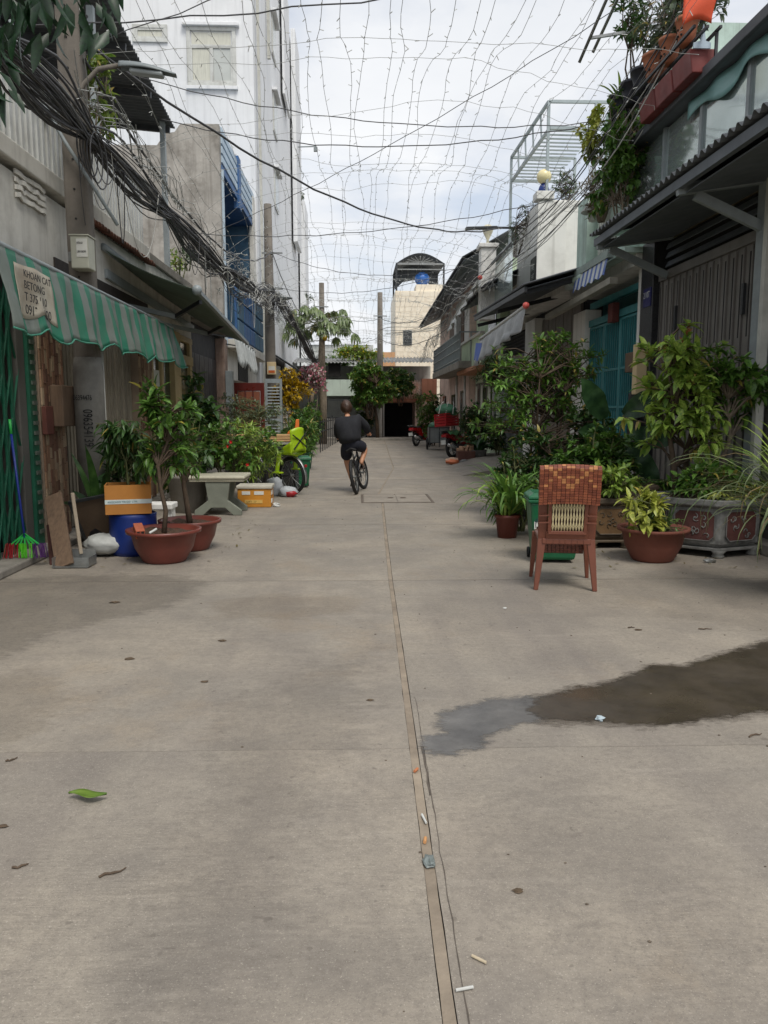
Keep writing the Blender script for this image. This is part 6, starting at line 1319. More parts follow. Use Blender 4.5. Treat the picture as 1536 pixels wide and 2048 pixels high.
pts = [(pel, .09), (wai, .08), (che, .09), (nec, .05), (shR, .045), (elR, .042), (haR - fw * .09 + upv * .02, .03), (shL, .045), (elL, .042), (haL - fw * .09 + upv * .02, .03),
       (hpR, .085), (knR, .062), (knR.lerp(anR, .35), .058), (anR, .036), (hpL, .085), (knL, .062), (knL.lerp(anL, .35), .058), (anL, .036), (ftR + fw * .10 + upv * .02, .032), (ftL + fw * .10 + upv * .02, .032), (nec + fw * .03 + upv * .07, .055), (haR, .036), (haL, .036)]
ed = [(0, 1), (1, 2), (2, 3), (2, 4), (4, 5), (5, 6), (2, 7), (7, 8), (8, 9), (0, 10), (10, 11), (11, 12), (12, 13), (0, 14), (14, 15), (15, 16), (16, 17), (13, 18), (17, 19), (3, 20), (6, 21), (9, 22)]
for base, s in ((haR, -1), (haL, 1)):                   # five fingers closing on each grip
    bi = 21 if s < 0 else 22
    for k in range(4):
        a = base + fw * .045 + sdv * (s * .03 - s * .02 * k) + upv * .012; n0 = len(pts); pts += [(a, .0095), (a + fw * .022 - upv * .03, .0085), (a - fw * .015 - upv * .045, .008)]; ed += [(bi, n0), (n0, n0 + 1), (n0 + 1, n0 + 2)]
    a = base - sdv * s * .035 + fw * .02; n0 = len(pts); pts += [(a, .011), (a + fw * .03 - upv * .025, .009)]; ed += [(bi, n0), (n0, n0 + 1)]
body = skin('body', pts, ed, M_SKIN, pe)
hc = nec + fw * .06 + upv * .155
hd2 = MB(); Rh = Matrix((sdv, fw, upv)).transposed() @ Matrix.Rotation(R(-14), 3, 'Z')
def head_pt(u, v):
    a, b = math.pi * v, 2 * math.pi * u; x, y, z = math.sin(a) * math.cos(b), math.sin(a) * math.sin(b), math.cos(a)
    jaw = 1 - .22 * max(0, -z); return hc + Rh @ Vector((x * .086 * jaw, y * .10 * (1 - .05 * max(0, -z)) + .012 * max(0, -z), z * .122))
hd2.sheet(head_pt, 20, 14); hd2.ball(hc + Rh @ Vector((0, .098, -.01)), .016, 8, 6, (.8, 1, 1.3))
for s in (-1, 1): hd2.ball(hc + Rh @ Vector((s * .077, .0, -.01)), .026, 8, 8, (.4, .8, 1.2)); hd2.ball(hc + Rh @ Vector((s * .03, .082, .012)), .012, 8, 6)
hd2.ball(hc + Rh @ Vector((0, .085, -.05)), .014, 8, 6, (1.8, .5, .5))
hdo = hd2.build('head', M_SKIN, pe, smooth=True)
hr = MB(); hr.sheet(lambda u, v: hc + (head_pt(u, v * .66) - hc) * (1.27 + .10 * fbm(u * 18, v * 12, 1) - (.3 * max(0, math.sin(2 * math.pi * u) - .2) * max(0, v - .55) * 2)) + Vector((0, 0, .004)), 36, 14)
hr.build('hair', mat('dark_brown_hair', S(62, 42, 30), .5, .3, 30, bump=.6, bscale=60, stretch=(1, 1, .25)), pe, smooth=True)
swp = [(B(.18, 0, .90), .21), (B(.20, 0, 1.02), .225), (wai, .225), (che, .235), (nec - upv * .015, .085), (shR - sdv * .02, .10), (elR, .085), (haR - fw * .13 + upv * .03, .06), (shL, .10), (elL, .085), (haL - fw * .13 + upv * .03, .046)]
skin('sweatshirt', swp, [(0, 1), (1, 2), (2, 3), (3, 4), (3, 5), (5, 6), (6, 7), (3, 8), (8, 9), (9, 10)], M_SWEAT, pe)
skin('shorts', [(B(.20, 0, .98), .15), (B(.2, 0, .88), .165), (hpR, .13), (hpR.lerp(knR, .85), .11), (hpL, .13), (hpL.lerp(knL, .85), .11)], [(0, 1), (1, 2), (2, 3), (1, 4), (4, 5)], M_SHORT, pe)
for ft in (ftR, ftL):
    sh_ = MB(); sh_.sheet(lambda u, v: ft + fw * (-.11 + .25 * u) + sdv * ((v - .5) * .095 * math.sin(math.pi * (.18 + .74 * u)) ** .5) + upv * (-.012 + (.075 - .045 * u) * math.sin(math.pi * v)), 10, 8, .0); sh_.sheet(lambda u, v: ft + fw * (-.115 + .26 * u) + sdv * ((v - .5) * .10 * math.sin(math.pi * (.18 + .74 * u)) ** .5) - upv * .012, 10, 2, .018)
    sh_.build('shoe', mat('dark_sandal', S(58, 46, 40), .7, .2, 9), pe, smooth=True)
# ================================================================== CHAIR WITH BAMBOO MAT
M_CHAIR = mat('brown_plastic', S(110, 63, 46), .42, .1, 5, dirt=.25, dcol=S(74, 44, 34), bump=.04); M_CREAMP = mat('cream_plastic', S(206, 192, 150), .45, .06, 6, bump=.03)
cc = Vector((1.775, 6.30, 0)); ch = thing('plastic_chair', 'brown plastic chair with cream lattice back seen from behind in the street', 'chair', cc)
C = lambda x, y, z: cc + Vector((x, y, z))
for s in (-1, 1):
    MB().add([C(s * .262, -.03, 0), C(s * .225, -.03, 0), C(s * .225, .012, 0), C(s * .262, .012, 0), C(s * .235, .0, .44), C(s * .165, .0, .44), C(s * .165, .05, .44), C(s * .235, .05, .44)],
             [(0, 1, 2, 3), (7, 6, 5, 4), (0, 4, 5, 1), (1, 5, 6, 2), (2, 6, 7, 3), (3, 7, 4, 0)] if s < 0 else [(3, 2, 1, 0), (4, 5, 6, 7), (1, 5, 4, 0), (2, 6, 5, 1), (3, 7, 6, 2), (0, 4, 7, 3)]).build('leg', M_CHAIR, ch, bevel=.006)
    MB().add([C(s * .265, .50, 0), C(s * .235, .50, 0), C(s * .235, .535, 0), C(s * .265, .535, 0), C(s * .25, .44, .43), C(s * .19, .44, .43), C(s * .19, .49, .43), C(s * .25, .49, .43)],
             [(0, 1, 2, 3), (7, 6, 5, 4), (0, 4, 5, 1), (1, 5, 6, 2), (2, 6, 7, 3), (3, 7, 4, 0)] if s < 0 else [(3, 2, 1, 0), (4, 5, 6, 7), (1, 5, 4, 0), (2, 6, 5, 1), (3, 7, 6, 2), (0, 4, 7, 3)]).build('leg', M_CHAIR, ch, bevel=.006)
    MB().add([C(s * .235, -.0, .43), C(s * .155, -.0, .43), C(s * .155, .04, .43), C(s * .235, .04, .43), C(s * .245, -.1, 1.0), C(s * .17, -.1, 1.0), C(s * .17, -.065, 1.0), C(s * .245, -.065, 1.0)],
             [(0, 1, 2, 3), (7, 6, 5, 4), (0, 4, 5, 1), (1, 5, 6, 2), (2, 6, 7, 3), (3, 7, 4, 0)] if s < 0 else [(3, 2, 1, 0), (4, 5, 6, 7), (1, 5, 4, 0), (2, 6, 5, 1), (3, 7, 6, 2), (0, 4, 7, 3)]).build('back_post', M_CHAIR, ch, bevel=.01)
    for z in (.58, .64): MB().bar(C(s * .235, -.03 - (z - .43) * .17, z), C(s * .15, -.03 - (z - .43) * .17, z + .004), .008, .012).build('rib', M_CHAIR, ch)
MB().sheet(lambda u, v: C((u - .5) * .46, .02 + .47 * v, .445 - .012 * math.sin(math.pi * u) * math.sin(math.pi * v)), 8, 8, .022).build('seat', M_CHAIR, ch, smooth=True)
MB().box(cc.x - .2, cc.x + .2, cc.y - .012, cc.y + .012, .395, .44).build('apron', M_CHAIR, ch, bevel=.005)
for k in range(7): MB().box(cc.x - .16 + k * .05, cc.x - .152 + k * .05, cc.y - .018, cc.y - .012, .40, .435).build('rib', M_CHAIR, ch)
bk_y = lambda z: -.012 - (z - .43) * .172
MB().sheet(lambda u, v: C((u - .5) * .34, bk_y(.44 + .1 * v), .44 + .06 * v), 6, 2, .02).build('lower_back', M_CHAIR, ch)
# lattice: crossing wavy cream ribs, inside a brown rim
for s in (-1, 1):
    for k in range(11):
        x0 = -.12 + k * .024
        MB().tube([C(x0 + s * .006 * math.sin(t * math.pi / 2 * 1.0), bk_y(.51 + .04 * t) - .006, .51 + .04 * t) for t in range(9)], .0048, 5).build('lattice_rib', M_CREAMP, ch, smooth=True)
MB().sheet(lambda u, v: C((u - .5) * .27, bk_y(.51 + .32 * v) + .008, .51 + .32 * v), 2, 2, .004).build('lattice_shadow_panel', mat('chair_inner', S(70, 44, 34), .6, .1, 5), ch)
for s in (-1, 1): MB().bar(C(s * .145, bk_y(.5) - .006, .5), C(s * .15, bk_y(.86) - .006, .86), .03, .022).build('lattice_rim', M_CHAIR, ch, bevel=.004)
MB().bar(C(-.155, bk_y(.5) - .006, .495), C(.155, bk_y(.5) - .006, .495), .022, .03).build('lattice_rim', M_CHAIR, ch, bevel=.004)
MB().sheet(lambda u, v: C((u - .5) * .49, bk_y(.80) - .01 - .035 * v, .80 + .215 * v + .012 * math.sin(math.pi * u)), 8, 4, .03).build('back_shell', M_CHAIR, ch, smooth=True)
mt = thing('bamboo_mat', 'mat of small polished bamboo tiles draped over the back of the brown chair', 'mat', cc + Vector((0, -.13, 1.03)))
M_T = [mat('bamboo_tile_%d' % i, c, .3, .12, 14, bump=.05, rndv=.16) for i, c in enumerate((S(124, 68, 48), S(112, 60, 43), S(134, 76, 52), S(176, 120, 76)))]
TM = [mesh_of(MB().obox((0, 0, 0), (.0315, .0195, .007)), 'tile', m) for m in M_T]
def mat_path(s):                                        # s metres along the mat from its lower edge at the back, up and over, then under the seat
    zt = 1.032
    if s < .30: z = .735 + s; return Vector((0, bk_y(z) - .052 - .01 * math.sin(s * 8), z)), Vector((0, -.17, 1)), Vector((0, -1, -.17))
    if s < .40: a = (s - .30) / .10 * math.pi; return Vector((0, bk_y(zt) - .02 - .033 * math.cos(a), zt + .026 * math.sin(a))), Vector((0, math.sin(a), math.cos(a))), Vector((0, -math.cos(a), math.sin(a)))
    z = zt - (s - .40); return Vector((0, bk_y(z) + .012, z)), Vector((0, .17, -1)), Vector((0, 1, .17))
rnd = random.Random(3)
rows = 20
for r_ in range(rows):
    p, t_, n_ = mat_path(.012 + r_ * .0212)
    for c_ in range(14):
        x = (c_ - 6.5) * .0352; tan = False
        if 6 <= r_ <= 18: 
            d = abs(c_ - 6.5); q = r_ - 6
            tan = (abs(d - q * .62) < .55) or (abs(d - (12 - q) * .5) < .45 and rnd.random() < .8) or (q in (4, 8) and d < 1.2)
        me = TM[3] if tan else rnd.choice(TM[:3])
        tilt = .012 * math.sin(math.pi * c_ / 13)
        M = Matrix.Translation(C(x, p.y, p.z + tilt)) @ frame((1, rnd.uniform(-.02, .02), .0), n_).to_4x4()
        inst('tile', me, mt, M)
MB().sheet(lambda u, v: C((u - .5) * .49, 0, 0) + mat_path(.006 + .425 * v)[0] - mat_path(.006 + .425 * v)[2] * .004 + Vector((0, 0, .012 * math.sin(math.pi * u))), 10, 30, .002).build('backing_cloth', mat('mat_cloth', S(60, 34, 26), .9, .2, 9), mt, smooth=True)
um = thing('seat_mat', 'dark woven tile mat hanging below the front of the chair seat', 'mat', cc + Vector((0, .5, .2)))
for r_ in range(7):
    for c_ in range(12): inst('tile', TM[1], um, Matrix.Translation(C((c_ - 5.5) * .0352, .52, .235 + r_ * .0215)) @ frame((1, 0, 0), (0, -1, 0)).to_4x4())
MB().box(cc.x - .21, cc.x + .21, cc.y + .526, cc.y + .529, .22, .46).build('backing_cloth', mat('mat_cloth', (0, 0, 0)), um)

CRZ = Matrix.Rotation(R(-9), 3, 'Z')
for o_ in (ch, mt, um):                                 # the chair is turned a little to its right
    o_.location = cc + CRZ @ (Vector(o_.location) - cc) + Vector((-.02, 0, 0)); o_.rotation_euler.z = R(-9)

# ================================================================== BIN AND PLANTERS ON THE RIGHT
wheelie_bin('green wheelie bin with a torn sticker behind the brown chair', (1.98, 7.62, 0), .52, .44, .70, R(-6), True)
M_STONED = mat('carved_grey_stone', S(124, 124, 120), .85, .3, 14, dirt=.7, dcol=S(50, 48, 46), bump=.9, bscale=30); M_PANR = mat('dark_red_panel', S(88, 52, 47), .8, .25, 8, dirt=.55, bump=.3); M_STONEB = mat('brown_glazed_stone', S(92, 80, 64), .6, .25, 8, dirt=.5, bump=.5)
def oct_planter(label, c, r, hh, ms, mp, rot, seed, n=6):
    t = thing('carved_planter', label, 'planter', c); rnd = random.Random(seed); ang = [rot + 2 * math.pi * i / n for i in range(n)]
    ring = lambda rr, z: [Vector((c[0] + rr * math.cos(a), c[1] + rr * math.sin(a), c[2] + z)) for a in ang]
    def loft(rs, cap0=True, cap1=True):
        mb = MB(); vs = []
        for rr, z in rs: vs += ring(rr, z)
        fs = [(i * n + j, i * n + (j + 1) % n, (i + 1) * n + (j + 1) % n, (i + 1) * n + j) for i in range(len(rs) - 1) for j in range(n)]
        return mb.add(vs, fs + ([tuple(reversed(range(n)))] if cap0 else []) + ([tuple(range((len(rs) - 1) * n, len(rs) * n))] if cap1 else []))
    loft([(r * .86, hh * .17), (r * .92, hh * .24), (r * .95, hh * .86)]).build('body', ms, t, bevel=.012)
    loft([(r * 1.0, hh * .86), (r * 1.08, hh * .9), (r * 1.08, hh), (r * .92, hh), (r * .9, hh * .93)], False, True).build('rim', ms, t, bevel=.008)
    loft([(r * .96, hh * .12), (r * .96, hh * .17)]).build('plinth', ms, t, bevel=.008)
    for a in ang: MB().lathe([(.055, 0), (.065, .02), (.05, hh * .07), (.085, hh * .13), (.0, hh * .135)], (c[0] + r * .84 * math.cos(a), c[1] + r * .84 * math.sin(a), c[2]), 10).build('foot', ms, t, smooth=True)
    for i in range(n):
        am = rot + 2 * math.pi * (i + .5) / n; nn = Vector((math.cos(am), math.sin(am), 0)); sd = Vector((-math.sin(am), math.cos(am), 0)); ap = r * .935 * math.cos(math.pi / n)
        if nn.y > .35: continue
        w = r * math.sin(math.pi / n) * .72; z0, z1 = c[2] + hh * .29, c[2] + hh * .80; cz = (z0 + z1) / 2; o0 = Vector((c[0], c[1], 0)) + nn * (ap + .004)
        pp = [o0 + sd * x + Vector((0, 0, z)) for x, z in ((-w, z0 + .05), (-w + .05, z0), (w - .05, z0), (w, z0 + .05), (w, z1 - .05), (w - .05, z1), (-w + .05, z1), (-w, z1 - .05))]
        pn = MB().prism(pp, nn * .008).build('panel', mp, t); MB().tube([q + nn * .01 for q in pp + pp[:1]], .006, 6).build('panel_rim', ms, pn)
        rel = MB()
        for k in range(9):
            x0, zz, a0 = rnd.uniform(-.7, .7) * w, rnd.uniform(z0 + .05, z1 - .05), rnd.uniform(0, 6.28); rel.tube([o0 + nn * .012 + sd * (x0 + (.012 + .004 * q) * math.cos(a0 + q * .7)) + Vector((0, 0, zz + (.012 + .004 * q) * math.sin(a0 + q * .7))) for q in range(7)], [.007, .007, .006, .006, .005, .004, .003], 5)
        rel.build('relief', ms, pn, smooth=True, kind='stuff')
    loft([(r * .9, hh * .92), (r * .9, hh * .95)]).build('soil', M_SOIL, t); return t
oct_planter('grey carved hexagonal planter with dark red relief panels', (3.80, 8.14, 0), .56, .60, M_STONED, M_PANR, R(-100), 1)
oct_planter('brown glazed hexagonal planter behind the brown chair', (2.78, 8.62, 0), .46, .56, M_STONEB, mat('ochre_relief_panel', S(110, 84, 54), .7, .25, 9, bump=.5), R(-120), 2)
p = gd(1325, 1128); bowl('matt brown clay bowl with aloe and variegated leaves between the carved planters', (p.x - .02, p.y + .22, 0), .345, .34, mat('matt_red_clay', S(112, 64, 50), .8, .12, 5, dirt=.3, bump=.1))
PB3 = Vector((p.x - .02, p.y + .22, .29))
vp = thing('variegated_plant', 'yellow green variegated plant spilling over the matt brown bowl', 'plant', PB3)
bush('', '', '', PB3 + Vector((-.14, -.08, 0)), .46, .24, .2, ML_YEL, M_STEM, 34, 7, .15, .056, seed=31, stems=4, crown0=.0, droop=.4, nobj=110, root=vp)
al = thing('aloe_plant', 'upright aloe growing in the matt brown bowl', 'plant', PB3); blades(al, PB3 + Vector((.13, 0, 0)), 11, .38, .05, ML_ALOE, 3, spread=.75, arch=.12, wprof=lambda t: (1 - t) ** .7)
bs = thing('broad_blade_plant', 'plant with upright broad green blades in the matt brown bowl', 'plant', PB3); blades(bs, PB3 + Vector((-.02, .06, 0)), 8, .40, .075, ML_MID, 4, spread=.5, arch=.3)
bush('low_fern', 'fine low green filler plant in the matt brown bowl', 'plant', PB3 + Vector((0, -.05, 0)), .22, .26, .2, ML_MID, M_STEM, 40, 5, .05, .015, seed=33, stems=5, crown0=0)
for k in range(3): tag(MB().ball((3.02 + k * .12, 7.62 + .03 * k, .02), .022, 8, 6, (1.4, 1, .6), .2, k).build('pebble', M_STONED), ['small grey stone at the foot of the matt brown bowl', 'mid stone of three at the foot of the matt brown bowl', 'outer stone of three at the foot of the matt brown bowl'][k], 'stone')
tag(MB().ball((3.52, 7.42, .02), .04, 9, 6, (1.5, 1, .6), .3, 7).build('foil_scrap', M_STEEL), 'crumpled silver wrapper beside the grey carved planter', 'litter')
# leafy trees in front of the charcoal gate
def pink_tips(r, rnd, leaves):
    L = sorted(leaves, key=lambda q: -q[0].z)[:40]
    for q in rnd.sample(L, 6): 
        mb = MB()
        for k in range(3): leaf_geo(mb, q[0], q[1] + rdir(rnd) * .5, (0, 0, 1), .11, .04)
        mb.build('young_leaf', leafmat('leaf_bronze', S(150, 92, 60), S(196, 138, 96)), r)
bush('star_apple_tree', 'small tree with bright glossy leaves in the grey carved planter', 'tree', (3.58, 8.35, .56), 1.9, .58, .48, ML_LIGHT, M_BARK, 130, 9, .175, .068, seed=41, stems=2, crown0=.18, droop=.55, nobj=190, stem_r=.03, extra=pink_tips, lean=(.0, 0))
bush('dark_leaf_tree', 'small tree with dark leaves and a pale trunk beside the grey gate post', 'tree', (4.06, 8.35, .56), 1.72, .46, .42, ML_MID, M_BARKG, 100, 9, .155, .062, seed=42, stems=1, crown0=.38, droop=.5, nobj=150, stem_r=.032)
bush('under_shrub', 'low light shrub under the two trees in the grey carved planter', 'shrub', (3.8, 8.0, .56), .42, .5, .3, ML_MID, M_STEM, 110, 8, .10, .045, seed=43, stems=5, crown0=0, nobj=60)
bush('trailing_plant', 'trailing pale plant hanging over the rim of the grey carved planter', 'plant', (3.95, 7.75, .5), .35, .3, .16, ML_YEL, M_STEM, 26, 6, .09, .03, seed=44, stems=3, crown0=0, droop=.9, nobj=40)
# row of pots and rocks behind, in front of the teal gate
for k, (x, y, r_, hh, lb) in enumerate(((2.55, 10.0, .28, .42, 'square edged grey pot under the tall bright bush'), (3.1, 9.6, .26, .40, 'grey pot beside the elephant ear leaves'), (3.55, 9.5, .28, .44, 'grey pot with rocks in front of the teal gate'), (2.35, 11.0, .26, .4, 'grey pot under the dense dark bush'))):
    small_pot((x, y, 0), r_, hh, M_STONED, lb, 0, 'pots along the right hand fronts')
for k, (x, y, z, s) in enumerate(((2.9, 9.1, .52, .13), (3.2, 9.05, .56, .16), (3.42, 9.0, .58, .14), (2.62, 9.15, .5, .11))):
    tag(MB().ball((x, y, z), s, 12, 8, (1.5, 1, .6), .16, k + 20).build('rock', mat('ornamental_rock', S(138, 118, 98), .9, .25, 5, dirt=.4, bump=.8, bscale=14), smooth=True), ['brown ornamental rock among the shrubs behind the chair', 'largest brown rock on the raised pots', 'brown rock by the star apple tree', 'small brown rock beside the dense dark bush'][k], 'rock')
rk = thing('rock_bed', 'raised brick edged bed of earth behind the planters', 'planter', (3.1, 9.3, 0)); MB().box(2.3, 3.95, 8.95, 9.9, 0, .40).build('wall', M_STONEB, rk, bevel=.03); MB().box(2.36, 3.9, 9.0, 9.85, .40, .46).build('soil', M_SOIL, rk)
bush('tall_bright_bush', 'tall bush with long bright leaf sprays in front of the white columns', 'shrub', (2.62, 10.9, .3), 2.25, .86, .62, ML_BRIGHT, M_BARK, 290, 10, .115, .044, seed=51, stems=5, crown0=.22, droop=.4, nobj=200, stem_r=.018)
bush('dense_dark_bush', 'dense dark bush filling the space under the tall bright bush', 'shrub', (2.85, 10.2, .2), 1.35, .8, .5, ML_DARK, M_BARK, 330, 9, .12, .05, seed=52, stems=6, crown0=.05, nobj=150)
bush('small_leaf_bush', 'round small leaved bush at the head of the strap leaf clump', 'shrub', (2.15, 10.2, .05), 1.05, .42, .36, ML_DARK, M_STEM, 210, 9, .075, .038, seed=53, stems=5, crown0=.05)
bush('glossy_bush', 'glossy leaved bush with pale new growth behind the carved planters', 'shrub', (2.98, 9.35, .42), .88, .44, .34, ML_MID, M_STEM, 170, 9, .11, .05, seed=54, stems=5, crown0=.05, nobj=130)
bush('lime_sprout', 'lime green sprouting leaves just above the bamboo mat', 'plant', (2.18, 8.3, .3), .62, .16, .12, ML_YEL, M_STEM, 9, 5, .11, .06, seed=55, stems=2, crown0=.55, nobj=45)
bush('mixed_undergrowth', 'mixed green undergrowth over the raised bed', 'plant', (3.05, 8.98, .38), .42, .85, .25, ML_MID, M_STEM, 240, 8, .09, .036, seed=56, stems=9, crown0=.0, nobj=60)
bush('grey_undergrowth', 'pale silvery leaved plant on the raised bed behind the chair', 'plant', (2.45, 8.9, .40), .36, .3, .22, ML_GREY, M_STEM, 90, 8, .10, .04, seed=57, stems=5, crown0=.0, nobj=60)
ee = thing('elephant_ear', 'dark plant with very large arching leaves before the teal gate', 'plant', (3.3, 9.9, .4))
for k, (dx, dz, L, hx, hz) in enumerate(((-.15, .95, .62, -.5, .75), (.1, 1.0, .6, .75, .5), (.2, .75, .55, .85, -.1), (-.05, .7, .5, -.75, .2), (.15, .55, .55, .6, -.55))):
    b0 = Vector((3.3, 9.9, .4)); e = Vector((3.3 + dx, 9.75, .45 + dz)); MB().tube([b0, b0.lerp(e, .5) + Vector((0, 0, .1)), e], .012, 6).build('stalk', M_STEM, ee, smooth=True)
    mb = MB(); dd = Vector((hx, -.35, hz)).normalized(); F_ = frame(dd, (0, -1, .3)); mb.sheet(lambda u, v: e + F_ @ Vector((L * u, (v - .5) * .30 * math.sin(math.pi * (u * .9 + .08)) ** .8, -.16 * u * u * L + .05 * abs(v - .5) + .012 * math.sin(u * 16))), 12, 6); mb.build('leaf', ML_DEEP, ee, smooth=True)
bush('rim_spill', 'bright foliage spilling over the rim of the brown glazed planter', 'plant', (2.78, 8.35, .5), .42, .42, .28, ML_LIGHT, M_STEM, 90, 8, .10, .045, seed=58, stems=6, crown0=0, droop=.7, nobj=80)
bush('side_fern', 'fern like plant between the green bin and the strap leaf clump', 'plant', (2.0, 9.2, .05), .72, .34, .26, ML_MID, M_STEM, 80, 8, .16, .03, seed=59, stems=6, crown0=0, droop=.6, nobj=60)
bush('corner_bush', 'leafy bush spreading in front of the teal gate', 'shrub', (3.3, 10.3, .3), .85, .5, .45, ML_MID, M_BARK, 190, 9, .13, .06, seed=60, stems=5, crown0=.05, nobj=80)
# strap leaf clump in a red pot
sl = thing('strap_leaf_clump', 'clump of long arching strap leaves in a red pot at the chair side', 'plant', (1.72, 8.95, 0))
MB().lathe([(.11, 0), (.14, .24), (.16, .25), (.15, .28), (0, .25)], (1.80, 9.05, 0), 18).build('pot', M_BOWL, sl, smooth=True)
blades(sl, (1.86, 9.05, .3), 80, .8, .042, ML_MID, 7, spread=.95, arch=1.15, ring=.1); blades(sl, (1.76, 9.0, .28), 34, .72, .036, ML_LIGHT, 8, spread=.95, arch=1.2, ring=.08)
# long grass clump at the right edge of the street
gc = thing('grass_clump', 'long arching grass like leaves hanging over the wet concrete', 'plant', (3.6, 5.95, 0))
MB().lathe([(.2, 0), (.27, .42), (.3, .43), (.28, .47), (0, .43)], (3.72, 6.1, 0), 20).build('pot', M_STONED, gc, smooth=True)
blades(gc, (3.62, 6.05, .5), 80, 1.3, .022, leafmat('leaf_grass', S(76, 92, 58), S(128, 140, 96)), 17, spread=1.0, arch=1.25, ring=.1, segs=10, fan=(R(120), R(300)))
blades(gc, (3.5, 5.9, .5), 16, 1.15, .014, ML_DRY, 18, spread=1.0, arch=1.6, ring=.1, segs=10, fan=(R(150), R(280)))
blades(gc, (3.65, 6.1, .5), 26, 1.2, .02, ML_LIGHT, 19, spread=.5, arch=.6, ring=.1, segs=9, fan=(R(100), R(260)))
# wall box on the pillar by the teal gate
wb_ = thing('wall_box', 'cream louvred meter box fixed between the teal gate and the charcoal gate', 'meter box', (4.3, 11.9, 1.9))
MB().box(4.22, 4.38, 11.62, 11.8, 1.75, 2.5).build('body', mat('cream_box', (0, 0, 0)), wb_, bevel=.01); MB().box(4.24, 4.36, 11.84, 12.2, 2.1, 2.4).build('side_box', M_WOOD, wb_, bevel=.01)
tag(MB().sheet(lambda u, v: (4.28 + .06 * math.sin(u * 9), 11.75 + .35 * u, 1.75 - 1.0 * v + .08 * math.sin(u * 6)), 10, 10, .01).build('hanging_cloth', mat('dark_cloth', S(58, 56, 54), .9, .2, 6), smooth=True), 'dark cloth hanging below the cream meter box', 'cloth')

# ================================================================== ROOF GARDEN AND CREEPERS (RIGHT)
bush('roof_orchids', 'tangled roof garden plants above the hanging pots', 'plant', (4.12, 10.3, 5.8), 1.3, .42, 1.2, ML_GREY, M_BARKG, 300, 7, .12, .042, seed=61, stems=12, crown0=.0)
bush('roof_creeper', 'dense creeper hanging from the roof corner past the glazed balcony', 'creeper', (3.95, 11.8, 4.25), 1.9, .48, .6, ML_MID, M_BARKG, 380, 7, .115, .07, seed=62, stems=8, crown0=.0, droop=.9, nobj=120)
bush('dry_vine', 'mass of dry pale vines sagging over the mint green balcony', 'creeper', (4.0, 12.9, 4.55), 1.0, .42, .7, ML_DRY, M_BARKG, 150, 5, .08, .022, seed=63, stems=26, crown0=.0, stem_r=.009)
bush('roof_leaves', 'dark leafy branches leaning out beside the grey poles', 'plant', (3.92, 11.4, 6.02), 1.45, .5, .4, ML_DARK, M_BARK, 70, 6, .12, .05, seed=64, stems=5, crown0=.15, nobj=60)
sp = thing('spiky_plant', 'bright spiky plant in the end pot of the roof shelf', 'plant', (3.92, 11.85, 6.0)); blades(sp, (3.90, 11.85, 6.0), 22, .48, .05, ML_LIGHT, 11, spread=1.05, arch=.6, ring=.04)
bush('yellow_creeper', 'yellow green creeper at the street side of the roof garden', 'creeper', (3.62, 12.3, 5.3), .75, .2, .35, ML_YEL, M_STEM, 90, 7, .09, .055, seed=65, stems=4, crown0=0, droop=.8)
for k in range(2): bush('topiary', ['round clipped bush on the pergola roof', 'leaning dark pine like plant under the pergola'][k], 'shrub', ((4.9, 18.6, 6.2), (3.95, 19.4, 5.3))[k], (.85, 1.35)[k], (.32, .42)[k], (.32, .42)[k], (ML_DARK, ML_DEEP)[k], M_BARK, 120, 6, .07, .02, seed=66 + k, stems=3, crown0=.1, lean=((0, 0), (.15, -.2))[k])

# ================================================================== VINE, PLANTS AND VEHICLES FARTHER RIGHT
bush('hanging_vine', 'dark feathery vine hanging over the grey ribbed gate', 'creeper', (3.75, 20.6, 2.0), 1.05, .62, .9, ML_DARK, M_STEM, 300, 8, .13, .03, seed=71, stems=7, crown0=0, droop=.8)
bush('round_pot_bush', 'round dark bush in front of the pale green house', 'shrub', (3.65, 23.6, .3), 1.42, .62, .62, ML_DARK, M_BARK, 280, 8, .12, .06, seed=72, stems=4, crown0=.1)
tl_ = thing('big_leaf_plant', 'plant with large drooping dark leaves by the red motorbike', 'plant', (3.55, 22.4, 0)); blades(tl_, (3.55, 22.4, .35), 26, .62, .15, ML_DEEP, 13, spread=1.0, arch=1.2, ring=.12)
MB().lathe([(.2, 0), (.26, .36), (.28, .38), (0, .34)], (3.55, 22.4, 0), 16).build('pot', M_STONED, tl_, smooth=True)
bush('gate_plant', 'reddish leafed potted plant against the grey ribbed gate', 'plant', (4.1, 22.3, .24), 1.05, .36, .5, ML_DARK, M_STEM, 150, 8, .12, .05, seed=73, stems=4, crown0=0)
bt = thing('brown_box', 'brown wooden tub holding rubble beside the ramp', 'box', (3.15, 22.3, 0)); MB().box(2.92, 3.42, 22.0, 22.5, 0, .36).build('body', mat('brown_tub', S(84, 52, 42), .8, .15, 4), bt, bevel=.015)
for k in range(6): MB().obox((3.0 + .07 * k, 22.2 + .05 * (k % 3), .40 + .03 * (k % 2)), (.2, .12, .07), Matrix.Rotation(k * .9, 3, 'Z') @ Matrix.Rotation(.4 * k, 3, 'Y')).build('rubble', mat('rubble_tan', S(168, 134, 108), .9, .2, 6), bt, bevel=.01)
for k, (x, y, s, m, lb) in enumerate(((2.78, 22.1, .15, mat('tan_sack', S(182, 152, 128), .9, .15, 5, bump=.4), 'tan sack slumped against the brown tub'), (2.72, 21.7, .13, mat('orange_bag', S(204, 116, 76), .6, .1, 5), 'orange bag lying on the road by the brown tub'), (3.1, 21.75, .12, M_STONED, 'grey stone in front of the brown tub'))):
    tag(MB().ball((x, y, s * .55), s, 14, 9, (1.4, 1, .6), .2, 30 + k).build('sack' if k < 2 else 'stone_block', m, smooth=True), lb, 'sack' if k < 2 else 'stone')
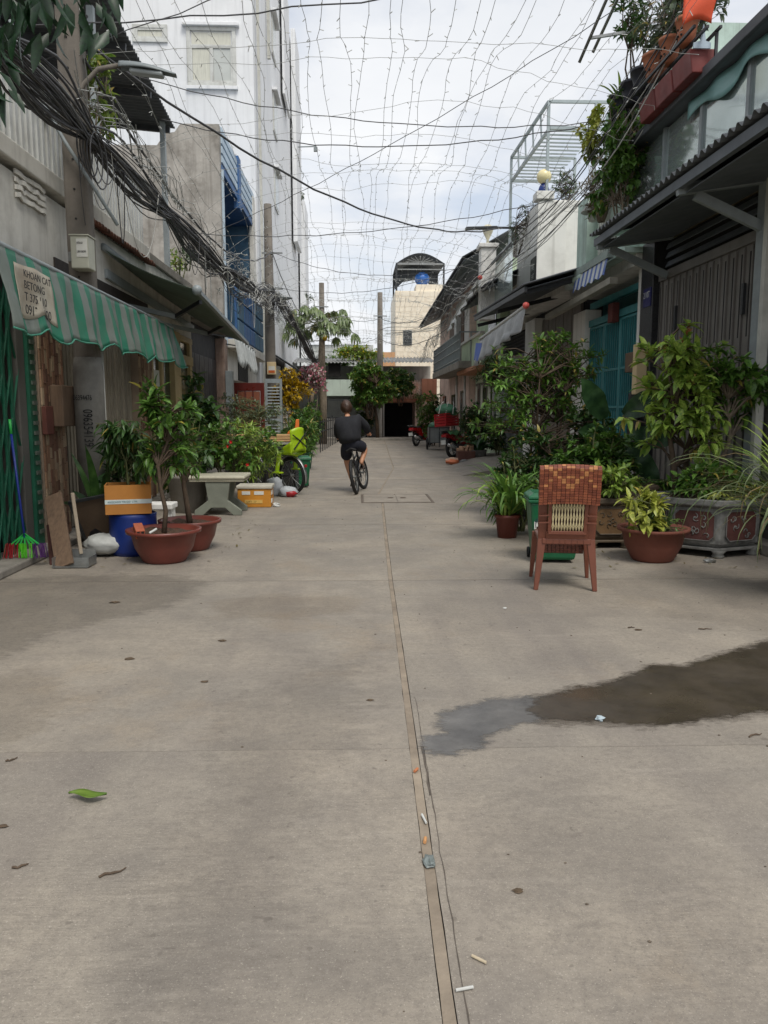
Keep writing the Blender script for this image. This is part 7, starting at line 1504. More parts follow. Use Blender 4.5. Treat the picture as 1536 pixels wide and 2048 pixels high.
def motorbike(label, loc, heading, M_body, rear_r=.29, scooter=False):
    t = thing('scooter' if scooter else 'motorbike', label, 'motorbike', loc); M4 = bike_matrix(loc, heading, R(-6)); T = lambda p: M4 @ Vector(p); R3 = M4.to_3x3(); r = rear_r
    for x in (0, 1.22):
        w = MB().torus(T((x, 0, r)), r - .055, .055, 'Y', 32, 10, R3).build('wheel', M_BLACK, t, smooth=True); MB().torus(T((x, 0, r)), r - .10, .018, 'Y', 28, 6, R3).build('rim', M_STEEL, w, smooth=True)
        for k in range(5): a = k * 1.2566; MB().bar(T((x, 0, r)), T((x + (r - .1) * math.cos(a), 0, r + (r - .1) * math.sin(a))), .035, .03).build('spoke', M_STEEL, w)
    P = [(-.28, .74), (-.34, .80), (-.1, .80), (.35, .74), (.62, .62), (.78, .70), (.92, .98), (1.0, .98), (.98, .55), (.86, .34), (.5, .32), (.3, .5), (.0, .56)]
    if scooter: P = [(-.32, .66), (-.36, .80), (-.05, .82), (.38, .78), (.5, .42), (.8, .36), (.9, .95), (1.0, .95), (1.02, .5), (.9, .26), (.45, .22), (.3, .36), (.1, .62)]
    MB().prism([T((x, -.12, z)) for x, z in P], (T((0, .24, 0)) - T((0, 0, 0)))).build('body', M_body, t, bevel=.045)
    MB().sheet(lambda u, v: T((-.32 + .85 * u, (v - .5) * .28 * (1 - .25 * u), .84 + .05 * math.sin(math.pi * v) - .02 * math.sin(math.pi * u) * 2)), 10, 6, .06).build('seat', M_BLACK, t, smooth=True)
    MB().obox(T((.38, 0, .34)), (.42, .24, .24), R3).build('engine', M_DSTEEL, t, bevel=.04)
    MB().tube([T((.4, -.16, .25)), T((.1, -.18, .26)), T((-.1, -.19, .33))], .022, 8).build('exhaust_pipe', M_STEEL, t, smooth=True); MB().tube([T((0.02, -.19, .30)), T((-.12, -.195, .34)), T((-.42, -.2, .43))], [.04, .055, .05], 12).build('muffler', mat('bright_silver', S(190, 190, 190), .3, .08, 5, metal=.6), t, smooth=True)
    for s in (-1, 1):
        MB().tube([T((1.22, s * .09, r)), T((.98, s * .07, .9))], .024, 8).build('fork_leg', M_STEEL, t); MB().tube([T((.9, s * .05, 1.02)), T((.84, s * .34, 1.06))], .016, 8).build('handlebar', M_STEEL, t); MB().tube([T((.86, s * .28, 1.06)), T((.9, s * .34, 1.22))], .008, 6).build('mirror_stalk', M_BLACK, t); MB().ball(T((.9, s * .36, 1.26)), .055, 10, 8, (.5, 1, .8)).build('mirror', M_BLACK, t, smooth=True)
    MB().sheet(lambda u, v: T(((r + .05) * math.cos(R(40) + R(115) * u), (v - .5) * .15, r + (r + .05) * math.sin(R(40) + R(115) * u))), 12, 3, .006).build('mudguard', M_BLACK, t, smooth=True)
    MB().obox(T((-.37, 0, .72)), (.05, .2, .09), R3).build('tail_light', M_PLAST_R, t, bevel=.02); MB().obox(T((-.42, 0, .52)), (.015, .19, .14), R3).build('number_plate', M_PAINTW, t)
    MB().tube([T((.3, .1, .25)), T((.22, .26, .02))], .012, 6).build('stand', M_DSTEEL, t)
    MB().tube([T((-.2, -.1, .84)), T((-.42, -.1, .9)), T((-.42, .1, .9)), T((-.2, .1, .84))], .014, 6).build('grab_rail', M_STEEL, t)
    return t, T, R3
p = gd(829, 893); motorbike('red scooter parked beyond the hand cart', (p.x + .1, p.y + .2, 0), (.55, .83), mat('scooter_red', S(150, 20, 26), .25, .08, 5, bump=0), .29, True)
p = gd(899, 917); t, T, R3 = motorbike('red and black motorbike carrying a red crate', (p.x + .12, p.y + .1, 0), (.72, .69), mat('moto_red', S(150, 24, 30), .3, .1, 5, bump=0), .31)
tarp_ = MB().sheet(lambda u, v: T((-.3 + .55 * u, (v - .5) * .42, .90 - .16 * (abs(v - .5) * 2) ** 2 + .02 * math.sin(u * 9))), 10, 8, .006); tag(tarp_.build('seat_cloth', mat('green_tarp', S(84, 136, 92), .6, .15, 6, dirt=.3, bump=.3), smooth=True), 'faded green cloth thrown over the motorbike seat', 'cloth')
cr = thing('plastic_crate', 'red plastic crate strapped on the back of the motorbike', 'crate', T((-.12, 0, 1.02))); cp = T((-.18, 0, 1.22))
for dx, dy, sx, sy in ((-.3, 0, .02, .44), (.3, 0, .02, .44), (0, -.22, .6, .02), (0, .22, .6, .02)):
    for k in range(4): MB().obox(cp + R3 @ Vector((dx, dy, -.15 + k * .085)), (sx, sy, .07), R3).build('slat', M_PLAST_R, cr, bevel=.006)
    MB().obox(cp + R3 @ Vector((dx, dy, .18)), (sx + .03, sy + .03, .03), R3).build('rim', M_PLAST_R, cr)
MB().obox(cp + Vector((0, 0, -.19)), (.6, .44, .02), R3).build('floor', M_PLAST_R, cr)
for sx in (-.3, .3):
    for sy in (-.22, .22): MB().obox(cp + R3 @ Vector((sx, sy, 0)), (.04, .04, .38), R3).build('corner', M_PLAST_R, cr)
bd = thing('tarp_bundle', 'green tarpaulin bundle tied on top of the red crate', 'bundle', cp + Vector((0, 0, .2))); MB().ball(cp + Vector((0, 0, .30)), .29, 22, 14, (1.1, .95, .7), .16, 40).build('bundle', mat('green_tarp_bright', S(62, 112, 84), .6, .25, 5, dirt=.4, bump=.5, bscale=10), bd, smooth=True)
for k in range(3): MB().tube([cp + Vector((-.28 + .22 * k, -.27, .2)), cp + Vector((-.2 + .2 * k, -.2, .5)), cp + Vector((-.1 + .15 * k, 0, .58))], .012, 5).build('rope', M_CABLEW, bd)
p = gd(857, 901); ct = thing('hand_cart', 'grey sheet metal hand cart with tall sides beside the red scooter', 'cart', (p.x + .35, p.y + .5, 0)); cx_, cy_ = p.x + .42, p.y + .55
for dx in (-.42, .42): 
    w = MB().torus((cx_ + dx, cy_, .24), .20, .035, 'X', 26, 8).build('wheel', M_BLACK, ct, smooth=True); MB().tube([(cx_ + dx - .03, cy_, .24), (cx_ + dx + .03, cy_, .24)], .06, 10).build('hub', M_DSTEEL, w)
for dx, dy, sx, sy in ((-.36, 0, .02, .9), (.36, 0, .02, .9), (0, -.45, .72, .02), (0, .45, .72, .02)): MB().box(cx_ + dx - sx / 2, cx_ + dx + sx / 2, cy_ + dy - sy / 2, cy_ + dy + sy / 2, .3, .86).build('side', mat('cart_grey', S(112, 116, 116), .6, .15, 4, dirt=.4, streak=.4), ct)
MB().box(cx_ - .36, cx_ + .36, cy_ - .45, cy_ + .45, .28, .3).build('floor', M_DSTEEL, ct)
for sx in (-.37, 0, .37): MB().box(cx_ + sx - .02, cx_ + sx + .02, cy_ - .475, cy_ - .462, .12, .9).build('upright', M_DSTEEL, ct)
MB().box(cx_ - .4, cx_ + .4, cy_ - .485, cy_ - .462, .86, .9).build('top_rail', M_DSTEEL, ct); MB().tube([(cx_ - .3, cy_ + .45, .8), (cx_ - .25, cy_ + 1.0, .9), (cx_ + .25, cy_ + 1.0, .9), (cx_ + .3, cy_ + .45, .8)], .018, 6).build('push_handle', M_STEEL, ct)
tag(MB().sheet(lambda u, v: (cx_ + .45 + .3 * u, cy_ - .5 - .02 * math.sin(u * 20), .78 - .42 * v), 14, 4, .005).build('striped_cloth', stripemat('lime_stripe', S(142, 184, 44), S(206, 206, 120), .12, 0, .5, .2), smooth=True), 'lime and yellow striped cloth hanging on the hand cart', 'cloth')
tag(MB().ball((cx_ - .12, cy_, .92), .26, 16, 10, (1, 1, .6), .08, 50).build('green_sack', mat('green_tarp_bright', (0, 0, 0)), smooth=True), 'green sack poking out of the hand cart', 'sack')
bush('cart_shrub', 'leafy shrub growing at the wall behind the hand cart', 'shrub', (3.35, 33.5, .0), 2.3, .62, .55, ML_MID, M_BARK, 240, 8, .16, .08, seed=75, stems=4, crown0=.15, lo=True)
# ================================================================== VEGETATION FARTHER LEFT AND AT THE END
bush('golden_croton', 'golden yellow leaved shrub behind the stacked timber', 'shrub', (-1.95, 23.0, .6), 2.05, .55, .5, ML_GOLD, M_BARKG, 260, 8, .14, .06, seed=81, stems=4, crown0=.4)
bush('green_croton', 'dark green shrub below the golden leaves', 'shrub', (-1.75, 22.4, .0), 1.5, .42, .5, ML_DARK, M_STEM, 220, 8, .14, .06, seed=82, stems=5, crown0=.0)
bush('palm_shrub', 'narrow leaved palm like shrub beside the green bin', 'shrub', (-1.45, 20.0, .1), 1.25, .38, .4, ML_MID, M_STEM, 130, 8, .24, .04, seed=83, stems=5, crown0=.05, droop=.5)
tag(MB().lathe([(.16, 0), (.21, .4), (.23, .42), (0, .38)], (-1.35, 20.3, 0), 16).build('dark_pot', M_PLAST_G, smooth=True), 'dark green pot standing under the palm like shrub', 'pot')
for k in range(3): bush('fence_shrub', ['leafy shrub at the near end of the black fence', 'shrub in the middle of the black fence', 'shrub at the far end of the black fence'][k], 'shrub', (-1.75 - .05 * k, 26.5 + k * 4.2, 0), 1.55 + .2 * k, .45, .8, (ML_MID, ML_DARK, ML_MID)[k], M_STEM, 240, 8, .15, .07, seed=84 + k, stems=5, crown0=.02, lo=True, group='shrubs behind the black fence')
fe = thing('black_fence', 'black steel spindle fence along the left side of the street', 'fence', (-1.2, 32.5, 0)); a, b = gd(642, 905), gd(674, 885); a.x -= .02
for k in range(10):
    q = Vector((a.x, a.y, 0)).lerp(Vector((b.x, b.y, 0)), k / 9); MB().box(q.x - .016, q.x + .016, q.y - .016, q.y + .016, 0, 1.2 + (.1 if k % 6 == 0 else 0)).build('bar', M_BLACK, fe)
for z in (1.1, .75): MB().bar((a.x, a.y, z), (b.x, b.y, z), .035, .035).build('rail', M_BLACK, fe)
def bracts(mats, n, size):
    def f(r, rnd, leaves):
        mb = [MB() for _ in mats]
        for q in rnd.sample(leaves, min(n, len(leaves))): leaf_lo(mb[rnd.randrange(len(mats))], q[0] + rdir(rnd) * .06, rdir(rnd), rdir(rnd), size, size * .8, .1)
        for m, b_ in zip(mats, mb): b_.build('blossom', m, r, kind='stuff')
    return f
M_PNK = leafmat('bract_pink', S(196, 96, 124), S(226, 160, 172), 12); M_PNW = leafmat('bract_white', S(206, 190, 190), S(228, 214, 212), 12); M_YFL = leafmat('petal_yellow', S(214, 176, 20), S(240, 208, 40), 12)
bush('bougainvillea', 'pink and white flowering bougainvillea above the black fence', 'shrub', (-1.85, 33.2, 1.0), 2.4, .6, .7, ML_GREY, M_BARKG, 320, 4, .10, .06, seed=91, stems=5, crown0=.42, lo=True, extra=bracts([M_PNK, M_PNW, M_PNK], 900, .13))
pa = thing('papaya_tree', 'papaya tree with a ringed trunk and a flat crown of drooping lobed leaves', 'tree', (-1.55, 35.5, 0)); tx, ty = -1.52, 35.5
MB().tube([(tx, ty, 0), (tx + .03, ty, 2), (tx - .02, ty, 4), (tx + .02, ty, 5.5)], [.19, .17, .15, .1], 12).build('trunk', M_BARKG, pa, smooth=True)
tag(MB().tube([(-2.1, 34.6, .9), (-1.95, 34.8, 2.2), (-1.62, 35.2, 3.6), (-1.55, 35.4, 4.2)], [.1, .09, .07, .05], 8).build('bare_branch', M_BARKG, smooth=True), 'thick bare branch leaning against the papaya trunk', 'branch')
rnd = random.Random(92); pl = []; stk = MB()
for k in range(52):
    a = rnd.uniform(0, 6.283); el = rnd.uniform(-.1, .75); L = rnd.uniform(.9, 1.6); top = Vector((tx, ty, rnd.uniform(5.15, 5.6))); d = Vector((math.cos(a) * math.cos(el), math.sin(a) * math.cos(el), math.sin(el))); e = top + d * L; e.z -= .15 * L
    stk.tube([top, top.lerp(e, .5) + Vector((0, 0, .08)), e], .014, 4, False)
    for j in range(9): w = a + (j - 4) * .42; pl.append((e, Vector((math.cos(w), math.sin(w), -.55 - .1 * abs(j - 4))).normalized(), Vector((0, 0, 1)), rnd.uniform(.4, .62), .16, .4))
stk.build('leaf_stalks', M_STEM, pa, kind='stuff'); put_leaves(pa, pl, leafmat('leaf_papaya', S(84, 104, 66), S(130, 146, 96)), 0, False, 'crown')
fr_ = MB(); [fr_.ball((tx + .14 * math.cos(k), ty - .14, 4.75 + .08 * k), .10, 8, 8, (1, 1, 1.5)) for k in range(4)]; fr_.build('yellow_leaf_cluster', ML_GOLD, pa, smooth=True, kind='stuff')
et = thing('flowering_tree', 'round crowned green tree with yellow flowers at the end of the street', 'tree', (1.05, 39.9, .1))
bush('', '', '', (.75, 39.6, 1.1), 2.85, 1.35, .85, leafmat('leaf_end_tree', S(70, 112, 42), S(128, 166, 74), 3), M_BARK, 640, 15, .20, .095, seed=93, stems=5, crown0=.12, lo=True, root=et, stem_r=.04, extra=bracts([M_YFL], 34, .13), part='crown')
bush('', '', '', (2.3, 40.2, 1.75), 1.95, .85, .6, leafmat('leaf_end_tree2', S(40, 66, 30), S(76, 106, 48), 3), M_BARK, 320, 13, .18, .08, seed=94, stems=3, crown0=.15, lo=True, root=et, stem_r=.03, extra=bracts([M_YFL], 12, .12), part='crown')
MB().tube([(1.12, 40.0, .1), (1.08, 39.9, 1.0), (.95, 39.8, 1.8)], [.1, .09, .06], 8).build('trunk', M_BARK, et, smooth=True)
bush('roof_flowers', 'yellow flowering creeper on the roof behind the end tree', 'creeper', (.25, 42.2, 3.9), 1.15, 1.35, .6, ML_LIGHT, M_BARK, 320, 8, .17, .08, seed=95, stems=5, crown0=0, lo=True, extra=bracts([M_YFL], 150, .14))
bush('end_hedge', 'dark shrubs below the spindle fence at the street end', 'shrub', (.35, 40.6, .13), 1.35, .8, .35, ML_DARK, M_STEM, 220, 8, .15, .07, seed=96, stems=6, crown0=0, lo=True)
bush('gable_vine', 'green vine on the rusty gable beside the pink house', 'creeper', (3.3, 40.6, .6), 2.3, .32, .3, ML_MID, M_STEM, 90, 6, .12, .05, seed=97, stems=3, crown0=.1, lo=True)
bush('roof_trees', 'green trees seen behind the papaya trunk', 'tree', (-1.2, 44.5, 2.6), 2.0, 1.0, .8, ML_MID, M_BARK, 260, 8, .2, .09, seed=98, stems=3, crown0=0, lo=True)
# balcony plants on the white building and the left terraces
for k, (px, py, Y, hh) in enumerate(((572, 112, 41.6, .85), (578, 178, 41.8, .8), (590, 195, 44.0, .7), (603, 392, 47.0, .6), (622, 612, 38, 1.6))):
    q = at(px, py, Y); q.z -= hh * .5; bush('balcony_plant', ['wispy plant on the highest balcony of the white building', 'spiky plant below the wispy one on the white building', 'leafy plant on the white building above the camera arm', 'small plant on a lower balcony of the white building', 'dark tree top beside the papaya crown'][k], 'plant', q, hh, hh * .35, hh * .3, ML_DEEP, M_STEM, 36, 5, .12, .035, seed=100 + k, stems=4, crown0=0)
tag(MB().bar((-3.2, 42.6, 15.2), (-2.0, 42.6, 15.25), .05, .05).box(-2.15, -1.95, 42.5, 42.7, 15.0, 15.2).build('camera_arm', M_PAINTG), 'thin bracket arm with a small device on the white building edge', 'bracket')
bush('terrace_plants', 'leafy plants behind the white balcony rail by the near pole', 'plant', (-3.75, 9.6, 4.15), 1.35, .35, .9, ML_MID, M_BARKG, 110, 6, .14, .055, seed=110, stems=8, crown0=.1)
bush('terrace_vine', 'sunlit yellow green vine twisting round the near utility pole', 'creeper', (-3.05, 9.6, 4.5), 1.35, .35, .45, ML_LIGHT, M_BARKG, 48, 6, .13, .06, seed=111, stems=7, crown0=.05, stem_r=.009)
bush('wall_top_weed', 'small weeds growing at the foot of the raw concrete wall', 'plant', (-3.55, 16.3, 4.1), .55, .25, .5, ML_LIGHT, M_STEM, 26, 5, .12, .05, seed=112, stems=4, crown0=0)
bush('succulent', 'grey green succulent perched by the cables in front of the concrete wall', 'plant', (-3.2, 15.3, 4.15), .35, .22, .25, ML_GREY, M_STEM, 10, 8, .18, .05, seed=113, stems=2, crown0=0, droop=-.4)
# big dark leaves that reach in overhead on the left
ot = thing('mango_tree', 'dark broad leaves of a street tree reaching in above the near balcony', 'tree', (-4.2, 4.6, 4.1))
MB().tube([(-4.2, 4.6, 4.1), (-3.9, 5.0, 4.6), (-3.3, 5.4, 4.75), (-2.6, 5.9, 4.72)], [.09, .06, .035, .015], 8).tube([(-3.3, 5.4, 4.75), (-3.0, 5.3, 4.5), (-2.85, 5.2, 4.0)], [.03, .02, .012], 6).build('branch', M_BARK, ot, smooth=True)
rnd = random.Random(114); ol = []
for k in range(75):
    q = at(rnd.uniform(-40, 225), rnd.uniform(-70, 70) , rnd.uniform(5.2, 6.2)); ol.append((q, Vector((rnd.uniform(-.6, .6), rnd.uniform(-.4, .4), -1)).normalized(), rdir(rnd), rnd.uniform(.17, .26), .07, .2))
for k in range(22): q = at(rnd.uniform(-60, 25), rnd.uniform(60, 190), rnd.uniform(4.8, 5.4)); ol.append((q, Vector((rnd.uniform(-.6, .8), rnd.uniform(-.4, .4), -.8)).normalized(), rdir(rnd), rnd.uniform(.15, .24), .065, .2))
put_leaves(ot, ol, leafmat('leaf_mango', S(16, 40, 22), S(30, 62, 32), trans=.2), 97)

# ================================================================== OVERHEAD CABLES
def cable(name, m, pts, r, parent, n=5): return MB().tube(pts, r, n, False).build(name, m, parent, smooth=True)
ov = thing('cable_bundle', 'thick sagging bundle of black telephone cables strung along the left houses', 'cables', (-2.85, 9, 4.5))
K = [Vector((-2.95, 4.0, 4.55)), Vector((-2.78, 6.4, 4.32)), Vector((-2.84, 8.8, 4.42)), Vector((-2.78, 12.0, 4.42)), Vector((-2.66, 16.0, 4.32)), Vector((-2.55, 20.5, 4.55)), Vector((-2.55, 25.2, 5.15)), Vector((-2.2, 29.5, 4.55)), Vector((-1.9, 35.0, 3.75)), Vector((-1.7, 40.6, 4.3))]
def spline(P, t):
    t = max(0, min(len(P) - 1.0001, t)); i = int(t); f = t - i; g = lambda k: P[max(0, min(len(P) - 1, k))]
    a, b, c, d = g(i - 1), g(i), g(i + 1), g(i + 2); return .5 * ((2 * b) + (c - a) * f + (2 * a - 5 * b + 4 * c - d) * f * f + (3 * b - a - 3 * c + d) * f ** 3)
rnd = random.Random(120)
for k in range(54):
    ph = rnd.uniform(0, 6.28); ro = rnd.uniform(.05, .34) if k > 26 else rnd.uniform(.0, .18); sg = rnd.uniform(-.12, .08); tw = rnd.uniform(.5, 1.4) * rnd.choice((-1, 1)); pts = []
    for i in range(64):
        t = 9 * i / 63; q = spline(K, t); an = ph + tw * t; w = ro * (.35 + .65 * abs(math.sin(t * math.pi)))
        pts.append(q + Vector((math.cos(an) * w * .8, 0, math.sin(an) * w + sg * abs(math.sin(t * math.pi)))))
    cable('cable', M_CABLE if k % 9 else M_CABLEW, pts, rnd.choice((.005, .007, .010, .014)), ov)
for k in range(26):                                      # loose ends and loops
    t = rnd.uniform(1.6, 7.6); q = spline(K, t) + Vector((rnd.uniform(-.1, .15), 0, -.08)); L = rnd.uniform(.25, .95); dy = rnd.uniform(.3, 1.3)
    e = spline(K, min(8.9, t + dy / 4)) + Vector((rnd.uniform(-.15, .2), 0, -.05)); cable('loose_wire', rnd.choice((M_CABLE, M_CABLE, M_CABLEW)), catenary(q, e, L, 12), rnd.choice((.004, .006)), ov, 4)
for k, (t, s) in enumerate(((2.02, .16), (6.0, .2))): 
    for j in range(5): q = spline(K, t) + Vector((.06 * j - .1, -.05 * j, -.1 - .05 * j)); MB().torus(q, s + .03 * j, .008, 'X', 20, 5).build('cable_coil', M_CABLE, ov, smooth=True)
tg = thing('wire_tangle', 'knot of fairy light wire bunched on the cables in front of the blue shutters', 'wires', (-2.4, 19, 4.3))
for k in range(70):
    t = rnd.uniform(3.6, 6.3); q = spline(K, t) + Vector((rnd.uniform(-.05, .35), rnd.uniform(-.3, .3), rnd.uniform(-.5, .15))); pts = [q]
    for j in range(9): q = q + Vector((rnd.uniform(-.10, .12), rnd.uniform(-.1, .28), rnd.uniform(-.13, .12))); pts.append(q)
    cable('tangled_wire', M_CABLEW if k % 3 else M_CABLE, pts, .006, tg, 4)
lines = [  # single cables across the street: start, end, sag, radius, label
 ((-6, 7.0, 6.45), (7, 8.4, 6.55), .35, .014, 'thickest black cable crossing high over the street near the camera'),
 ((-3.5, 9.0, 5.6), (6.5, 7.5, 6.5), .3, .008, 'thin cable rising from the near pole to the roof garden'),
 ((-3.0, 8.95, 5.5), (3.6, 19.5, 5.95), .75, .016, 'twisted black cable swooping from the near pole to the pergola house'),
 ((-2.9, 8.95, 5.25), (-2.6, 25.2, 6.5), 1.0, .018, 'twisted cable sagging between the two left hand poles'),
 ((-3.4, 13.0, 6.7), (4.2, 13.0, 6.15), .35, .008, 'thin cable from the terrace roof to the roof creeper'),
 ((-3.4, 14.5, 6.6), (4.2, 12.4, 6.0), .45, .009, 'cable slung below the terrace roof line to the mint balcony'),
 ((-6, 12.0, 6.0), (4.4, 9.0, 8.4), .2, .007, 'straight cable climbing from the concrete wall to the right hand roof'),
 ((-3.3, 18.0, 5.4), (4.0, 11.2, 7.2), .2, .006, 'straight cable from the blue house to the roof garden poles'),
 ((-2.6, 25.2, 6.45), (3.3, 21.0, 5.4), .5, .008, 'cable from the slim pole to the plaster pier'),
 ((-2.6, 25.2, 6.4), (-1.8, 40.4, 6.2), .9, .014, 'cable running on from the slim pole towards the papaya tree'),
 ((-1.8, 40.3, 6.6), (1.25, 40.6, 6.2), .3, .012, 'cable between the two far poles'),
 ((1.25, 40.6, 6.25), (3.4, 30.0, 5.4), .4, .014, 'cable from the far pole to the pink house eaves'),
 ((1.25, 40.6, 5.2), (3.5, 29.0, 4.6), .5, .014, 'lower cable from the far pole to the pink balcony'),
 ((-1.8, 40.3, 5.2), (1.25, 40.6, 5.3), .35, .012, 'lower cable between the two far poles'),
 ((-2.55, 25.3, 5.4), (3.4, 24.0, 5.9), .45, .008, 'cable from the slim pole to the white rolled awning'),
 ((-3.3, 16.0, 5.0), (3.9, 13.6, 5.2), .3, .007, 'cable from the concrete wall foot to the hanging lamp')]
for a, b, s, r_, lb in lines:
    pts = catenary(a, b, s, 28); pts = [p + Vector((0, .02 * math.sin(i * 2.1), .012 * math.sin(i * 1.7))) for i, p in enumerate(pts)]
    tag(MB().tube(pts, r_, 5, False).build('overhead_cable', M_CABLE, smooth=True), lb, 'cable')
rc = thing('right_cables', 'cables running along the right hand fronts from the far pole to the roof garden', 'cables', (3.3, 20, 5))
RK = [Vector((4.1, 9.0, 6.5)), Vector((3.7, 12.2, 5.2)), Vector((3.1, 16.5, 4.6)), Vector((3.0, 20.8, 4.75)), Vector((3.1, 26.0, 5.2)), Vector((3.2, 32.0, 5.0)), Vector((1.4, 40.5, 5.6))]
for k in range(11):
    ox, oz = rnd.uniform(-.25, .25), rnd.uniform(-.3, .35); cable('cable', M_CABLE if k % 3 else M_CABLEW, [spline(RK, 6 * i / 47) + Vector((ox, 0, oz + .06 * math.sin(i * .8 + k))) for i in range(48)], rnd.choice((.006, .009)), rc)

# ================================================================== FAIRY LIGHT NET OVER THE STREET
M_STRING = mat('fairy_wire', S(158, 160, 156), .6, .1, 20, bump=0); M_BULB = mat('fairy_bulb', S(196, 198, 194), .3, .1, 20, bump=0)
net = thing('fairy_light_net', 'net of fairy light strings with tiny bulbs hung over the whole street', 'string lights', (0, 15, 5.2))
XS = lambda y: (-2.75 + .35 * max(0, (y - 20) / 20), 3.55 - .3 * max(0, (y - 14) / 26))
def net_z(x, y):
    a, b = XS(y); u = (x - a) / (b - a); edge = 1 - 4 * u * (1 - u)                # sags in the middle of each bay, tied up at the sides
    z = 5.55 - .022 * (y - 6) + .5 * (1 - u) * 0 - .9 * edge ** 2 * min(1, max(0, (y - 8) / 8)) + .16 * math.cos((y - 6) * 2 * math.pi / 4.2) * (1 - edge * .6) + .22 * fbm(x * .35, y * .16, 3) + .06 * fbm(x * 1.3, y * .7, 8)
    return max(z, 3.4)
NL = 30
def bulbs(mb, pts, step, rnd):
    acc = 0
    for a, b in zip(pts, pts[1:]):
        acc += (b - a).length
        if acc > step:
            acc = 0; d = Vector((rnd.uniform(-1, 1), rnd.uniform(-1, 1), rnd.uniform(-.9, .5))).normalized(); mb.bar(b, b + d * rnd.uniform(.03, .065), .006, .006)
rnd = random.Random(130)
for k in range(NL):
    u0 = (k + .5 + rnd.uniform(-.22, .22)) / NL; ph = rnd.uniform(0, 6.28); pts = []; y = 3.0
    while y < 40.5:
        a, b = XS(y); u = u0 + .013 * math.sin(y * .55 + ph) + .011 * fbm(y * .5, k) + .004 * math.sin(y * 2.1 + ph * 3); x = a + (b - a) * min(1, max(0, u)); pts.append(Vector((x, y, net_z(x, y)))); y += .32
    s_ = cable('light_string', M_STRING, pts, .0028, net, 4); mb = MB(); bulbs(mb, pts, .24, rnd); mb.build('bulbs', M_BULB, s_, kind='stuff')
for k in range(34):
    y0 = 5.6 + k * 1.02 + rnd.uniform(-.4, .4); sl_ = rnd.uniform(-.9, .9); pts = []
    for i in range(34):
        a, b = XS(y0); u = -.03 + 1.06 * i / 33; x = a + (b - a) * u; yy = y0 + sl_ * (u - .5) + .05 * math.sin(u * 9 + k); pts.append(Vector((x, yy, net_z(min(b, max(a, x)), yy) + .012)))
    s_ = cable('cross_string', M_STRING, pts, .0027, net, 4); mb = MB(); bulbs(mb, pts, .5, rnd); mb.build('bulbs', M_BULB, s_, kind='stuff')
# strings that droop down over the right hand roofs and the end house
for k in range(56):
    y0 = rnd.uniform(15, 38); a = XS(y0)[1]; pts = [Vector((a - .25 + .3 * i / 9 * 2, y0 + (i * .22) * rnd.choice((-1, 1)) * .5, net_z(a - .2, y0) - .1 + (.9 if i > 2 else .3) * (i / 9) - .25 * math.sin(i * .9))) for i in range(10)]
    s_ = cable('draped_string', M_STRING, pts, .0045, net, 4); mb = MB(); bulbs(mb, pts, .22, rnd); mb.build('bulbs', M_BULB, s_, kind='stuff')
for k in range(44):
    y0 = rnd.uniform(7.5, 27); t = min(8.5, (y0 - 4) / 4.0); q = Vector((-2.6, y0, 4.7)); pts = [q + Vector((.18 * math.sin(i + k) * .5, .35 * i, .12 * math.sin(i * 1.3 + k) - .02 * i)) for i in range(11)]
    s_ = cable('draped_string', M_STRING, pts, .0045, net, 4); mb = MB(); bulbs(mb, pts, .2, rnd); mb.build('bulbs', M_BULB, s_, kind='stuff')
for k in range(18):
    x0 = -1.6 + k * .29; pts = catenary((x0, 40.7, 4.35 + .05 * math.sin(k)), (x0 + .35, 40.75, 4.3), .28, 8); s_ = cable('draped_string', M_STRING, pts, .006, net, 4)

# ================================================================== LITTER ON THE ROAD
def litter(name, mb, m, label, smooth=False): return tag(mb.build(name, m, smooth=smooth), label, 'litter')
q = gd(175, 1596, .01); mb = MB(); mb.sheet(lambda u, v: q + Vector((-.075 + .15 * u, .01 * math.sin(u * 7) - .02 * (u - .5) + (v - .5) * .055 * math.sin(math.pi * (u * .92 + .04)), .006 + .028 * (4 * (u - .5) ** 2 * .3 + abs(v - .5) * .5 + .3 * math.sin(u * 3.1)))), 12, 4, .0015)
tag(mb.build('fallen_leaf', leafmat('leaf_fallen', S(92, 128, 40), S(132, 158, 66)), smooth=True), 'single green leaf lying on the bare concrete', 'leaf')
for k, (px, py, a, L, m, lb) in enumerate(((958, 1918, -40, .045, mat('stub_tan', S(186, 172, 146), .8, .2, 20), 'mottled cigarette end beside the road joint'), (929, 1977, 12, .048, M_PAINTW, 'clean white cigarette end next to the joint'), (848, 1637, -80, .06, M_PAINTW, 'white scrap in the road joint near the crack'), (832, 1540, 60, .03, mat('scrap_orange', S(176, 110, 72), .8, .1, 9), 'small orange chip in the road joint'), (850, 1680, 80, .03, mat('scrap_tan', S(190, 140, 92), .8, .1, 9), 'small tan chip in the road joint'))):
    q = gd(px, py, .006); d = Vector((math.cos(R(a)), math.sin(R(a)), 0)) * L / 2; litter('cigarette_end' if k < 2 else 'scrap', MB().tube([q - d, q + d], .0042 if k < 3 else .006, 8), m, lb)
q = gd(858, 1722, .01); litter('crumpled_wrapper', MB().ball(q, .022, 9, 6, (.9, 1.5, .5), .35, 3), mat('wrapper_grey', S(110, 118, 116), .4, .2, 20), 'crumpled grey wrapper caught in the road joint')
q = gd(1200, 1437, .012); litter('foil_scrap', MB().ball(q, .02, 8, 5, (1.1, 1, .6), .35, 5), mat('wrapper_pale', S(170, 184, 190), .4, .1, 20), 'pale blue scrap at the edge of the puddle')
q = gd(1010, 1216, .006); litter('scrap', MB().ball(q, .012, 8, 5, (1.3, 1, .5), .3, 6), M_PAINTW, 'tiny white scrap on the road in front of the chair')
